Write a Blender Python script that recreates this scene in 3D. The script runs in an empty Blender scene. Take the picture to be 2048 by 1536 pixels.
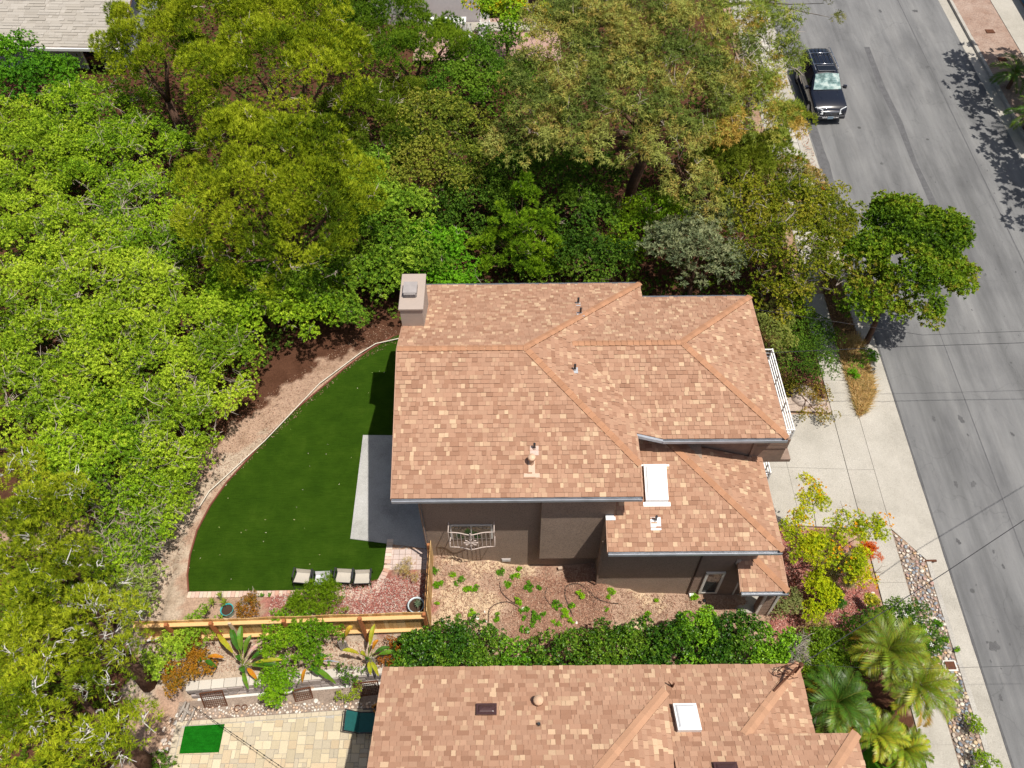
import bpy, math, random
import numpy as np
from mathutils import Matrix, Vector

scene = bpy.context.scene
col = scene.collection
# ---------------------------------------------------------------- camera
th, roll = math.radians(51.6), math.radians(.5)
fwd = Vector((0, math.cos(th), -math.sin(th)))
r0, d0 = Vector((1, 0, 0)), Vector((0, -math.sin(th), -math.cos(th)))
right = r0*math.cos(roll) - d0*math.sin(roll)
down = d0*math.cos(roll) + r0*math.sin(roll)
if right.z > 0:
    right = r0*math.cos(roll) + d0*math.sin(roll); down = d0*math.cos(roll) - r0*math.sin(roll)
cam_data = bpy.data.cameras.new('camera')
cam_data.sensor_width = 36; cam_data.lens = 1620/2048*36
cam_data.clip_start = .1; cam_data.clip_end = 400
cam = bpy.data.objects.new('camera', cam_data); col.objects.link(cam)
m = Matrix((right, -down, -fwd)).transposed().to_4x4(); m.translation = (0, 0, 28)
cam.matrix_world = m
scene.camera = cam
# ---------------------------------------------------------------- light
SUN = Vector((-1.5, 1.06, -5.0)).normalized()
w = bpy.data.worlds.new('World'); scene.world = w; w.use_nodes = True
nt = w.node_tree; nt.nodes.clear()
sky = nt.nodes.new('ShaderNodeTexSky'); sky.sky_type = 'NISHITA'; sky.sun_disc = False
el = math.asin(-SUN.z); az = math.atan2(-SUN.x, -SUN.y)
sky.dust_density = 3; sky.ozone_density = .4; sky.sun_elevation = el; sky.sun_rotation = az
bg = nt.nodes.new('ShaderNodeBackground'); bg.inputs['Strength'].default_value = .08
out = nt.nodes.new('ShaderNodeOutputWorld')
nt.links.new(sky.outputs[0], bg.inputs[0]); nt.links.new(bg.outputs[0], out.inputs[0])
sd = bpy.data.lights.new('sun', 'SUN'); sd.energy = 4.9; sd.angle = math.radians(.5); sd.color = (1, .945, .855)
so = bpy.data.objects.new('sun', sd); col.objects.link(so)
so.rotation_euler = (-SUN).to_track_quat('Z', 'Y').to_euler(); so.location = (10, -5, 40)
vs = scene.view_settings
vs.view_transform = 'Standard'; vs.look = 'None'; vs.exposure = .08; vs.gamma = 1; vs.use_curve_mapping = False
scene.render.engine = 'CYCLES'
scene.cycles.max_bounces = 6; scene.cycles.diffuse_bounces = 3; scene.cycles.glossy_bounces = 2
scene.cycles.transmission_bounces = 4; scene.cycles.transparent_max_bounces = 6
scene.cycles.use_denoising = True
scene.cycles.use_adaptive_sampling = True; scene.cycles.adaptive_threshold = .02

rng = random.Random(7)
NR = np.random.default_rng(11)
# ---- terrain ---------------------------------------------------------------
CTRL = [(-2.6,12.9,2.25),(-1.2,12.9,1.85),(0.4,12.9,1.45),(2,12.9,1.42),(2.9,12.2,1.6),(2.87,11.8,1.85),(3.8,11.8,1.35),
 (4.6,11.8,.9),(6.2,11.8,.85),(7.8,11.8,.75),(-2.6,11.5,2.0),(-2.6,10.3,1.55),(0,11,1.5),(2.5,11,1.35),(5,10.8,.85),
 (7.5,10.6,.6),(0,9.3,1.3),(4,9.3,.9),(8,9,.3),(8.4,11,.55),(10,12.5,.5),(10,10.5,.25),(12,11.5,.15),(13.3,12,-.1),(13.3,8,-.5),
 (10,8,-.1),(9.5,5.5,-.4),(12,6,-.6),(8.6,14.6,.62),(8.6,20.3,.85),(12,14.6,.3),(12,20.4,.6),(13.2,17,.2),(10,22,.95),(13,24,.85),
 (9,25,1.2),(13,30,1.35),(12,38,1.9),(5,22.5,1.6),(0,22.5,1.9),(-3,22.5,2.0),(-3,26,2.1),(4,27,1.9),(0,33,2.3),(7,33,2.0),
 (-10,27,2.5),(-10,35,2.9),(0,42,2.8),(8,44,2.6),(-10,46,3.3),(-22,46,3.6),(-24,35,3.4),(-20,24,2.9),(-14,20,2.4),(-12,16,2.1),
 (-13,12.5,1.9),(-13,10.5,1.6),(-18,14,2.0),(-18,8,1.2),(-12.5,7,.8),(-12.5,5,.7),(-8,9.9,1.5),(-4,9.9,1.5),(-3,9.0,1.3),(-11.5,9.9,1.5),(-2.5,7,.8),
 (-8,9.3,1.35),(-5,9.3,1.35),(-11.5,9.3,1.35),(4,5,.3),(0,4,.6),(-8,4,.7),(0,60,3.5),(-25,60,4),(12,60,3.6),(-30,0,1),(10,0,-.9),(0,0,.4)]
def road_z(y): return .08*(y-15.6)
def idw(x,y):
    s=w=0.
    for a,b,c in CTRL:
        d=(x-a)**2+(y-b)**2+.15
        k=1./(d*d); s+=k*c; w+=k
    return s/w
def ground(x,y):
    if x>13.4: return road_z(y)+.13
    g=idw(x,y)
    if x>12.4:
        t=x-12.4; g=g*(1-t)+(road_z(y)+.13)*t
    if x<-2.85:
        wl=retain_y(x)
        if y>10.25: 
            if x>-11.9 and y<23.5: g=g if y>23 else 2.0-.0 
        elif y>wl: g=min(g,1.5)
        elif y<wl-.25: g=.75
        else: g=.75
    return g
def retain_y(x): return 8.62+(x+9.2)*.08


# ---------------------------------------------------------------- object helpers
def tag(o, label=None, cat=None, group=None, kind=None):
    if label: o['label'] = label
    if cat: o['category'] = cat
    if group: o['group'] = group
    if kind: o['kind'] = kind
    return o
def thing(name, label, cat, loc=(0, 0, 0), rz=0, group=None):
    o = bpy.data.objects.new(name, None); col.objects.link(o); o.empty_display_size = .2
    o.location = loc; o.rotation_euler = (0, 0, rz)
    return tag(o, label, cat, group)
def link(name, me, parent=None, local=False):
    o = bpy.data.objects.new(name, me); col.objects.link(o)
    if parent:
        o.parent = parent
        if not local and parent.type == 'EMPTY':
            o.matrix_parent_inverse = Matrix.LocRotScale(parent.location, parent.rotation_euler, parent.scale).inverted()
    return o
class MB:
    def __init__(s): s.v = []; s.f = []; s.c = []; s.sm = False
    def add(s, vs_, fs, c=None):
        n = len(s.v); s.v += [tuple(p) for p in vs_]
        many = isinstance(c, list)
        for j, f in enumerate(fs): s.f.append(tuple(n+i for i in f)); s.c.append(c[j] if many else (c or (1, 1, 1)))
    def box(s, x0, x1, y0, y1, z0, z1, c=None):
        p = [(x, y, z) for z in (z0, z1) for y in (y0, y1) for x in (x0, x1)]
        s.add(p, [(0, 2, 3, 1), (4, 5, 7, 6), (0, 1, 5, 4), (2, 6, 7, 3), (0, 4, 6, 2), (1, 3, 7, 5)], c)
    def obox(s, cx, cy, cz, lx, ly, lz, rz=0, c=None, rx=0, taper=1):
        R = Matrix.Rotation(rz, 3, 'Z') @ Matrix.Rotation(rx, 3, 'X'); p = []
        for z in (-.5, .5):
            k = taper if z > 0 else 1
            for y in (-.5, .5):
                for x in (-.5, .5): p.append(R @ Vector((x*lx*k, y*ly*k, z*lz)) + Vector((cx, cy, cz)))
        s.add(p, [(0, 2, 3, 1), (4, 5, 7, 6), (0, 1, 5, 4), (2, 6, 7, 3), (0, 4, 6, 2), (1, 3, 7, 5)], c)
    def prism(s, poly, z0, z1, c=None, top=None):
        n = len(poly); zt = top if top else [z1]*n
        p = [(x, y, z0) for x, y in poly] + [(x, y, zt[i]) for i, (x, y) in enumerate(poly)]
        s.add(p, [tuple(range(n))[::-1], tuple(range(n, 2*n))] + [(i, (i+1) % n, n+(i+1) % n, n+i) for i in range(n)], c)
    def tube(s, pts, r, n=6, c=None, cap=True):
        pts = [Vector(p) for p in pts]; rr = r if isinstance(r, (list, tuple)) else [r]*len(pts)
        rings = []
        for i, p in enumerate(pts):
            d = (pts[min(i+1, len(pts)-1)]-pts[max(i-1, 0)]).normalized()
            a = d.cross(Vector((0, 0, 1)) if abs(d.z) < .9 else Vector((1, 0, 0))).normalized(); b = d.cross(a)
            rings.append([p + (a*math.cos(t)+b*math.sin(t))*rr[i] for t in [2*math.pi*k/n for k in range(n)]])
        vs_ = [q for g in rings for q in g]; fs = []
        for i in range(len(pts)-1):
            for k in range(n): fs.append((i*n+k, i*n+(k+1) % n, (i+1)*n+(k+1) % n, (i+1)*n+k))
        if cap: fs += [tuple(range(n))[::-1], tuple((len(pts)-1)*n+k for k in range(n))]
        s.add(vs_, fs, c)
    def lathe(s, prof, cx, cy, n=16, c=None):
        vs_ = [(cx+r*math.cos(2*math.pi*k/n), cy+r*math.sin(2*math.pi*k/n), z) for r, z in prof for k in range(n)]
        s.add(vs_, [(i*n+k, i*n+(k+1) % n, (i+1)*n+(k+1) % n, (i+1)*n+k) for i in range(len(prof)-1) for k in range(n)], c)
    def build(s, name, mat, parent=None, local=False, smooth=False, kind=None, color=False, bevel=0):
        me = bpy.data.meshes.new(name); me.from_pydata(s.v, [], s.f); me.materials.append(mat)
        if color or any(x != (1, 1, 1) for x in s.c):
            a = me.attributes.new('Col', 'FLOAT_COLOR', 'FACE')
            a.data.foreach_set('color', np.array([(*x[:3], 1) for x in s.c], dtype=np.float32).ravel())
        if smooth: me.polygons.foreach_set('use_smooth', [True]*len(me.polygons))
        me.update()
        o = link(name, me, parent, local)
        if bevel:
            bv = o.modifiers.new('bevel', 'BEVEL'); bv.width = bevel; bv.segments = 2; bv.limit_method = 'ANGLE'
        if kind: o['kind'] = kind
        return o
def npmesh(name, V, F, C, mat, parent=None, kind=None, smooth=False):
    """V (n,3), F (m,k) all with k corners, C (m,3) colour of each face"""
    me = bpy.data.meshes.new(name); m_, k = F.shape
    me.vertices.add(len(V)); me.vertices.foreach_set('co', V.astype(np.float32).ravel())
    me.loops.add(m_*k); me.loops.foreach_set('vertex_index', F.astype(np.int32).ravel())
    me.polygons.add(m_); me.polygons.foreach_set('loop_start', np.arange(0, m_*k, k, dtype=np.int32))
    me.polygons.foreach_set('loop_total', np.full(m_, k, dtype=np.int32))
    me.materials.append(mat)
    a = me.attributes.new('Col', 'FLOAT_COLOR', 'FACE')
    cc = np.ones((m_, 4), dtype=np.float32); cc[:, :3] = C; a.data.foreach_set('color', cc.ravel())
    me.update(calc_edges=True)
    o = link(name, me, parent)
    if kind: o['kind'] = kind
    return o

# ---------------------------------------------------------------- materials
def lin(h):
    v = [int(h[i:i+2], 16)/255 for i in (0, 2, 4)]
    return tuple(x/12.92 if x <= .04045 else ((x+.055)/1.055)**2.4 for x in v)
def base_mat(name, rough=.8, spec=.3, metal=0):
    m_ = bpy.data.materials.new(name); m_.use_nodes = True; t = m_.node_tree; b = t.nodes['Principled BSDF']
    b.inputs['Roughness'].default_value = rough; b.inputs['Specular IOR Level'].default_value = spec
    b.inputs['Metallic'].default_value = metal
    return m_, t, b
def N(t, kind, **kw):
    n = t.nodes.new(kind)
    for k, v in kw.items():
        if k in n.inputs: n.inputs[k].default_value = v
        else: setattr(n, k, v)
    return n
def ramp(t, src, stops):
    r = t.nodes.new('ShaderNodeValToRGB'); e = r.color_ramp.elements
    while len(e) > 1: e.remove(e[-1])
    e[0].position = stops[0][0]; e[0].color = (*stops[0][1], 1)
    for p, c in stops[1:]:
        x = e.new(p); x.color = (*c, 1)
    t.links.new(src, r.inputs[0]); return r.outputs[0]
def mixc(t, a, b, fac, mode='MIX'):
    n = t.nodes.new('ShaderNodeMix'); n.data_type = 'RGBA'; n.blend_type = mode
    for k, v in ((6, a), (7, b)):
        if isinstance(v, tuple): n.inputs[k].default_value = (*v, 1)
        else: t.links.new(v, n.inputs[k])
    if isinstance(fac, float): n.inputs[0].default_value = fac
    else: t.links.new(fac, n.inputs[0])
    return n.outputs[2]
def coords(t, scale=(1, 1, 1), rz=0):
    g = t.nodes.new('ShaderNodeNewGeometry'); mp = t.nodes.new('ShaderNodeMapping')
    mp.inputs['Scale'].default_value = scale; mp.inputs['Rotation'].default_value = (0, 0, rz)
    t.links.new(g.outputs['Position'], mp.inputs[0]); return mp.outputs[0]
def noise(t, vec, scale, detail=4, rough=.6):
    n = N(t, 'ShaderNodeTexNoise', Scale=scale, Detail=detail, Roughness=rough); t.links.new(vec, n.inputs['Vector']); return n.outputs[0]
def bump(t, b, h, strength=.4, dist=.02):
    n = N(t, 'ShaderNodeBump', Strength=strength, Distance=dist); t.links.new(h, n.inputs['Height']); t.links.new(n.outputs[0], b.inputs['Normal'])
def ground_mat(name, cols, s1=.6, s2=14, rough=.95, bs=.5, bd=.02, spec=.15):
    """large patches + fine grain"""
    m_, t, b = base_mat(name, rough, spec); v = coords(t)
    a = noise(t, v, s1, 5, .65); f = noise(t, v, s2, 6, .75)
    n = len(cols); c = ramp(t, a, [(.3+.4*i/(n-1), x) for i, x in enumerate(cols)])
    g = ramp(t, f, [(.3, (.55, .55, .55)), (.5, (1, 1, 1)), (.72, (1.35, 1.35, 1.35))])
    t.links.new(mixc(t, c, g, 1.0, 'MULTIPLY'), b.inputs['Base Color']); bump(t, b, f, bs, bd)
    return m_
def attr_mat(name, rough=.8, spec=.3, grain=0, gs=60, metal=0, bs=.3):
    m_, t, b = base_mat(name, rough, spec, metal); a = N(t, 'ShaderNodeAttribute', attribute_name='Col')
    if grain:
        v = coords(t); f = noise(t, v, gs, 3, .8)
        g = ramp(t, f, [(.3, (1-grain,)*3), (.7, (1+grain,)*3)])
        t.links.new(mixc(t, a.outputs[0], g, 1.0, 'MULTIPLY'), b.inputs['Base Color']); bump(t, b, f, bs, .004)
    else: t.links.new(a.outputs[0], b.inputs['Base Color'])
    return m_
def plain(name, c, rough=.6, spec=.4, metal=0, var=.12, scale=6, bs=0):
    m_, t, b = base_mat(name, rough, spec, metal); v = coords(t); f = noise(t, v, scale, 4, .6)
    g = ramp(t, f, [(.25, tuple(x*(1-var) for x in c)), (.75, tuple(min(1, x*(1+var)) for x in c))])
    t.links.new(g, b.inputs['Base Color'])
    if bs: bump(t, b, noise(t, v, scale*8, 4), bs, .006)
    return m_
def leaf_mat(name, rough=.5, trans=.3, spec=.35):
    m_, t, b = base_mat(name, rough, spec); a = N(t, 'ShaderNodeAttribute', attribute_name='Col')
    t.links.new(a.outputs[0], b.inputs['Base Color'])
    tr = t.nodes.new('ShaderNodeBsdfTranslucent')
    t.links.new(mixc(t, a.outputs[0], (1.25, 1.2, .55), 1.0, 'MULTIPLY'), tr.inputs[0])
    mx = t.nodes.new('ShaderNodeMixShader'); mx.inputs[0].default_value = trans
    t.links.new(b.outputs[0], mx.inputs[1]); t.links.new(tr.outputs[0], mx.inputs[2])
    t.links.new(mx.outputs[0], t.nodes['Material Output'].inputs[0]); return m_
M = {}
M['leaf'] = leaf_mat('leaf', .6, .30, .12)
M['leaf_gloss'] = leaf_mat('leaf_gloss', .4, .25, .3)
M['needle'] = leaf_mat('needle', .65, .26, .1)
M['bark'] = ground_mat('bark', [(.09, .05, .035), (.17, .10, .07)], 3, 30, bs=.8)
M['bark_pale'] = ground_mat('bark_pale', [(.22, .18, .15), (.42, .38, .34)], 3, 30, bs=.6)
M['twig'] = plain('twig', (.40, .34, .28), .85, .2)
M['twig_dark'] = plain('twig_dark', (.16, .12, .09), .85, .2)
M['soil'] = ground_mat('soil', [(.17, .085, .05), (.33, .22, .15), (.42, .31, .23)], .5, 9)
M['mulch'] = ground_mat('mulch', [(.20, .06, .05), (.33, .17, .13), (.30, .11, .09)], 1.1, 22, bs=.9, bd=.03)
M['concrete'] = ground_mat('concrete', [(.33, .31, .27), (.40, .375, .33), (.44, .415, .37)], .55, 40, .85, .2, .004)
M['concrete_patio'] = ground_mat('concrete_patio', [(.27, .265, .25), (.40, .395, .375), (.46, .455, .44)], .5, 40, .8, .15, .003)
M['kerb'] = ground_mat('kerb', [(.34, .32, .29), (.44, .42, .38)], 1.5, 30, .9, .3, .005)
M['stucco'] = ground_mat('stucco', [(.285, .212, .165), (.325, .245, .190)], 1.2, 26, .9, .3, .005)
M['stucco_light'] = plain('stucco_light', (.40, .33, .285), .9, .15, var=.06, scale=3, bs=.15)
M['siding'] = plain('siding', (.25, .175, .135), .7, .3, var=.15)
M['gutter'] = plain('gutter', (.36, .38, .42), .35, .5, .3, var=.2, scale=3)
M['trim'] = plain('trim', (.62, .60, .56), .5, .4, var=.05)
M['white'] = plain('white', (.80, .80, .79), .4, .4, var=.04)
M['shingle'] = attr_mat('shingle', .92, .12, .16, 90)
M['roof_deck'] = plain('roof_deck', (.28, .16, .10), .95, .1)
M['wood_trim'] = plain('wood_trim', (.42, .25, .17), .7, .3)
M['fence_wood'] = attr_mat('fence_wood', .7, .25, .12, 25)
M['paver'] = attr_mat('paver', .9, .15, .14, 45)
M['stone'] = attr_mat('stone', .55, .35, .15, 40)
M['litter'] = attr_mat('litter', .9, .1)
M['black_metal'] = plain('black_metal', (.02, .021, .024), .35, .5)
M['fabric_sling'] = plain('fabric_sling', (.47, .43, .37), .8, .2, var=.06, scale=20)
M['fabric_green'] = plain('fabric_green', (.008, .085, .08), .6, .3, var=.15, scale=12)
M['rust'] = plain('rust', (.11, .045, .025), .8, .2, var=.35, scale=14)
M['pipe'] = plain('pipe', (.62, .57, .48), .6, .3)
M['hose'] = plain('hose', (.05, .035, .028), .6, .3)
M['iron_pale'] = plain('iron_pale', (.60, .50, .45), .7, .3, var=.2, scale=30)
M['plastic_dark'] = plain('plastic_dark', (.07, .035, .035), .3, .5)
M['teal_glaze'] = plain('teal_glaze', (.05, .36, .36), .2, .6)
M['ceramic'] = plain('ceramic', (.45, .52, .55), .35, .5, var=.4, scale=9)
M['potting_soil'] = plain('potting_soil', (.06, .035, .025), .95, .1)
M['tyre'] = plain('tyre', (.015, .015, .016), .8, .2)
M['rim'] = plain('rim', (.45, .45, .46), .3, .5, .9)
M['wire'] = plain('wire', (.03, .03, .035), .6, .3)
M['wire_pale'] = plain('wire_pale', (.45, .45, .47), .5, .3)
def glass(name, c, rough=.05):
    m_, t, b = base_mat(name, rough, .9); b.inputs['Base Color'].default_value = (*c, 1); return m_
M['glass'] = glass('glass', (.035, .042, .042))
M['glass_car'] = glass('glass_car', (.06, .13, .13), .04)
t = M['glass_car'].node_tree; v = coords(t, (1, 1.6, 1), .5); t.links.new(ramp(t, noise(t, v, 2.6, 4, .6), [(.38, (.03, .10, .10)), (.5, (.18, .30, .30)), (.62, (.42, .52, .50))]), t.nodes['Principled BSDF'].inputs['Base Color'])  # sun reflection pattern painted into the windshield colour
M['glass_dark'] = glass('glass_dark', (.008, .010, .014), .05)
m_, t, b = base_mat('car_paint', .22, .5); b.inputs['Base Color'].default_value = (.006, .008, .016, 1)
b.inputs['Coat Weight'].default_value = .8; b.inputs['Coat Roughness'].default_value = .05; M['car_paint'] = m_
m_, t, b = base_mat('chrome', .15, .5, 1); b.inputs['Base Color'].default_value = (.75, .76, .78, 1); M['chrome'] = m_
m_, t, b = base_mat('headlight', .08, .8); b.inputs['Base Color'].default_value = (.7, .73, .76, 1); M['headlight'] = m_
# white acrylic dome
m_, t, b = base_mat('acrylic', .25, .5); b.inputs['Base Color'].default_value = (.74, .76, .78, 1); M['acrylic'] = m_
# asphalt: worn lanes, cracks, spots
def asphalt():
    m_, t, b = base_mat('asphalt', .9, .25); v = coords(t)
    big = noise(t, coords(t, (1, .05, 1)), 1.1, 4, .55)
    c = ramp(t, big, [(.30, (.125, .126, .128)), (.5, (.170, .171, .173)), (.68, (.205, .205, .204))])
    fine_l = noise(t, coords(t, (1, .03, 1)), 5.5, 4, .65); c = mixc(t, c, ramp(t, fine_l, [(.3, (.90,)*3), (.7, (1.09,)*3)]), 1.0, 'MULTIPLY')
    f = noise(t, v, 75, 4, .9); g = ramp(t, f, [(.25, (.72,)*3), (.5, (1, 1, 1)), (.75, (1.26,)*3)])
    c = mixc(t, c, g, 1.0, 'MULTIPLY')
    mid = noise(t, coords(t, (1, .45, 1)), .55, 6, .62); c = mixc(t, c, ramp(t, mid, [(.35, (.80, .80, .81)), (.55, (1.03,)*3)]), 1.0, 'MULTIPLY')
    # oil drops
    vo = N(t, 'ShaderNodeTexVoronoi', Scale=.9, Randomness=1.0); t.links.new(v, vo.inputs['Vector'])
    sp = ramp(t, vo.outputs['Distance'], [(0, (.45,)*3), (.07, (.5,)*3), (.10, (1, 1, 1))])
    gate = ramp(t, noise(t, v, .35, 2), [(.52, (0, 0, 0)), (.60, (1, 1, 1))])
    c = mixc(t, c, mixc(t, c, sp, 1.0, 'MULTIPLY'), gate)
    # fine cracks running with the road
    vc = N(t, 'ShaderNodeTexVoronoi', Scale=.28, feature='DISTANCE_TO_EDGE')
    wv = N(t, 'ShaderNodeVectorMath', operation='ADD'); nz = N(t, 'ShaderNodeTexNoise', Scale=1.3, Detail=5)
    t.links.new(v, nz.inputs['Vector']); t.links.new(v, wv.inputs[0]); t.links.new(nz.outputs['Color'], wv.inputs[1])
    t.links.new(wv.outputs[0], vc.inputs['Vector'])
    cr = ramp(t, vc.outputs['Distance'], [(0, (.5,)*3), (.002, (.65,)*3), (.0045, (1, 1, 1))])
    c = mixc(t, c, mixc(t, c, cr, 1.0, 'MULTIPLY'), .4)
    t.links.new(c, b.inputs['Base Color']); bump(t, b, f, .5, .006); return m_
M['asphalt'] = asphalt()
M['asphalt_seam'] = ground_mat('asphalt_seam', [(.095, .095, .1), (.135, .135, .14)], 3, 50, .9, .4, .006)
M['asphalt_stain'] = ground_mat('asphalt_stain', [(.085, .085, .088), (.12, .12, .123)], 3, 50, .8, .3, .004)
def turf(name, c1, c2, c3, s=3.0):
    m_, t, b = base_mat(name, .95, .04); v = coords(t)
    a = noise(t, v, s, 4, .6); c = ramp(t, a, [(.3, c1), (.55, c2), (.75, c3)])
    rows = noise(t, coords(t, (1, 14, 1)), 3.2, 3, .6); c = mixc(t, c, ramp(t, rows, [(.35, (.86,)*3), (.65, (1.12,)*3)]), 1.0, 'MULTIPLY')
    f = noise(t, v, 70, 4, .8); g = ramp(t, f, [(.3, (.45,)*3), (.55, (1, 1, 1)), (.75, (1.7, 1.6, 1.3))])
    t.links.new(mixc(t, c, g, 1.0, 'MULTIPLY'), b.inputs['Base Color']); bump(t, b, f, 1.0, .03); return m_
M['turf'] = turf('turf', (.025, .062, .004), (.034, .078, .005), (.046, .094, .007), 1.2)
M['turf_mat'] = turf('turf_mat', (.008, .125, .006), (.010, .155, .008), (.014, .18, .01), 6)
M['grass'] = turf('grass', (.05, .17, .01), (.08, .22, .012), (.13, .26, .02))

# ================================================================ TERRAIN
SOIL = [  # (polygon, colour, coverage) painted softly into the soil
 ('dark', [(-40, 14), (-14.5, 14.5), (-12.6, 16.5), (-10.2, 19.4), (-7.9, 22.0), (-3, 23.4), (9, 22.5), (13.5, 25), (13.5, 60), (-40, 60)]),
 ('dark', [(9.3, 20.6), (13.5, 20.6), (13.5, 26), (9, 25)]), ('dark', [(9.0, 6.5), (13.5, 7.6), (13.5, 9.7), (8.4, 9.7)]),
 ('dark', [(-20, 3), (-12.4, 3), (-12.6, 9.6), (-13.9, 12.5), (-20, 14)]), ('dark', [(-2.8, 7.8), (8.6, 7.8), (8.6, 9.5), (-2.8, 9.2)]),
 ('sand', [(-2.8, 10.2), (-1.6, 9.9), (-.6, 10.6), (-.5, 11.7), (-1.4, 12.0), (-2.8, 11.7)]), ('sand', [(3.0, 9.4), (4.6, 9.3), (5.3, 10.2), (4.3, 11.1), (3.2, 10.5)]),
 ('sand', [(-2.5, 12.5), (.5, 12.3), (.6, 12.9), (-2.5, 12.9)]), ('sand', [(4.2, 11.6), (5.4, 11.5), (5.4, 12), (4.2, 12)]),
 ('pale', [(-13.4, 10.2), (-11.2, 10.4), (-11.4, 12), (-11.6, 14.6), (-9.8, 17.3), (-9.0, 18.6), (-9.8, 18.3), (-11.6, 16.2), (-13.2, 13.8)]),
 ('pale', [(-12.6, 8.4), (-2.9, 8.9), (-2.9, 10.3), (-12.6, 10.2)]),
 ('red', [(9.0, 9.7), (13.45, 9.5), (13.45, 12.2), (12.4, 14.85), (8.6, 14.85), (8.6, 12.9), (8.9, 11.5)]),
 ('red', [(-8.6, 10.4), (-2.9, 10.4), (-2.9, 12.4), (-4.3, 12.4), (-4.9, 11.6), (-8.6, 11.6)]),
 ('litter', [(.1, 9.3), (3.0, 9.3), (3.2, 12.4), (1.0, 12.7), (-.4, 11.8)])]
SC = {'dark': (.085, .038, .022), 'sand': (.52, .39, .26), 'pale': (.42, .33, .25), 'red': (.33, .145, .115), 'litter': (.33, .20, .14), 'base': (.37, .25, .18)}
def ground_sheet():
    xs = np.concatenate([np.arange(-70, -16, 2.), np.arange(-16, 13.35, .17), [13.4]]); ys = np.concatenate([np.arange(-20, 4, 2.), np.arange(4, 24, .17), np.arange(24, 48, .5), np.arange(48, 131, 5.)])
    X, Y = np.meshgrid(xs, ys); x, y = X.ravel(), Y.ravel(); s_ = np.zeros_like(x); w_ = np.zeros_like(x)
    for a, b_, c in CTRL: k = 1/((x-a)**2+(y-b_)**2+.15)**2; s_ += k*c; w_ += k
    g = s_/w_; pv = .08*(y-15.6)+.13; t = np.clip(x-12.4, 0, 1); g = g*(1-t)+pv*t
    west = x < -2.85; wl = 8.62+(x+9.2)*.08
    g = np.where(west & (y > 10.25) & (x > -11.9) & (y < 23), 2.0, g); g = np.where(west & (y <= 10.25) & (y > wl+.1), np.minimum(g, 1.5), g)
    g = np.where(west & (y <= wl+.1) & (x > -11.6), .70, g)
    g = np.where((x > 7.9) & (y > 14.8) & (y < 20.1), np.minimum(g, dz_v(x, y)-.12), g)
    lawn = np.array([inside((a, b_), lawn_poly) for a, b_ in zip(x, y)]); g = np.where(lawn, 1.93, g)
    bumpz = .022*np.sin(x*5.1+y*3.3)*np.sin(y*4.7-x*2.2)+.012*np.sin(x*13.1-y*9.3)*np.sin(y*14.7+x*4.2); g = g+np.where(lawn, 0, bumpz)
    C = np.tile(np.array(SC['base']), (len(x), 1))
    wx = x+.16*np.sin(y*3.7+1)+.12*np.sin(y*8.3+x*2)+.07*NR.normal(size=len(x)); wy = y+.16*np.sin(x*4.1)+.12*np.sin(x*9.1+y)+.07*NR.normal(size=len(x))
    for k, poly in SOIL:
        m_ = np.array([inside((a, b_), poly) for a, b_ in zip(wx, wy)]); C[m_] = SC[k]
    nx, ny = len(xs), len(ys); i, j = np.meshgrid(np.arange(nx-1), np.arange(ny-1)); a = (j*nx+i).ravel(); F = np.stack([a, a+1, a+nx+1, a+nx], 1)
    me = bpy.data.meshes.new('ground'); me.from_pydata(np.stack([x, y, g], 1).tolist(), [], F.tolist())
    at = me.attributes.new('Col', 'FLOAT_COLOR', 'POINT'); at.data.foreach_set('color', np.concatenate([C, np.ones((len(x), 1))], 1).astype(np.float32).ravel())
    me.polygons.foreach_set('use_smooth', [True]*len(F)); m2, t2, b2 = base_mat('soil_patches', .95, .12); v = coords(t2); at2 = N(t2, 'ShaderNodeAttribute', attribute_name='Col')
    a1 = noise(t2, v, 1.6, 5, .7); f = noise(t2, v, 16, 6, .78); c = mixc(t2, at2.outputs[0], ramp(t2, a1, [(.3, (.70, .66, .62)), (.5, (1, 1, 1)), (.7, (1.18, 1.2, 1.22))]), 1.0, 'MULTIPLY')
    c = mixc(t2, c, ramp(t2, f, [(.28, (.5,)*3), (.5, (1, 1, 1)), (.72, (1.35,)*3)]), 1.0, 'MULTIPLY'); t2.links.new(c, b2.inputs['Base Color']); bump(t2, b2, f, .7, .03)
    me.materials.append(m2); me.update(); link('ground', me)['kind'] = 'structure'
def dz_v(x, y):
    t = np.clip((13.44-x)/4.8, 0, 1); return (.08*(y-15.6)+.13)*(1-t)+.62*t
def sheet(name, poly, zf, mat, thick=.0, parent=None, kind='structure', sub=0):
    """flat-ish polygon draped on height function zf, with a skirt of thickness thick"""
    mb = MB(); n = len(poly)
    top = [(x, y, zf(x, y)) for x, y in poly]
    mb.add(top, [tuple(range(n))])
    if thick:
        b_ = [(x, y, z-thick) for x, y, z in top]; mb.add(top+b_, [(i, n+i, n+(i+1) % n, (i+1) % n) for i in range(n)])
    return mb.build(name, mat, parent, kind=kind)
lawn_poly = [(-5.02,23.3),(-6.05,22.46),(-6.95,21.48),(-7.83,20.38),(-8.68,19.33),(-9.4,18.26),(-10.05,17.11),(-10.68,16.02),(-11.08,15.02),(-11.32,14),(-11.34,13.06),(-11.25,12.3),(-11.07,11.7),(-8.32,11.71),(-5.59,11.74),(-5,11.8),(-4.69,12.06),(-4.5,12.52),(-4.48,13.62),(-2.95,14.6),(-2.95,24.0)]
def inside(p, poly):
    x, y = p; c = False; n = len(poly)
    for i in range(n):
        x1, y1 = poly[i]; x2, y2 = poly[(i+1) % n]
        if (y1 > y) != (y2 > y) and x < (x2-x1)*(y-y1)/(y2-y1)+x1: c = not c
    return c
ground_sheet()
R = lambda x, y: road_z(y)
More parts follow.
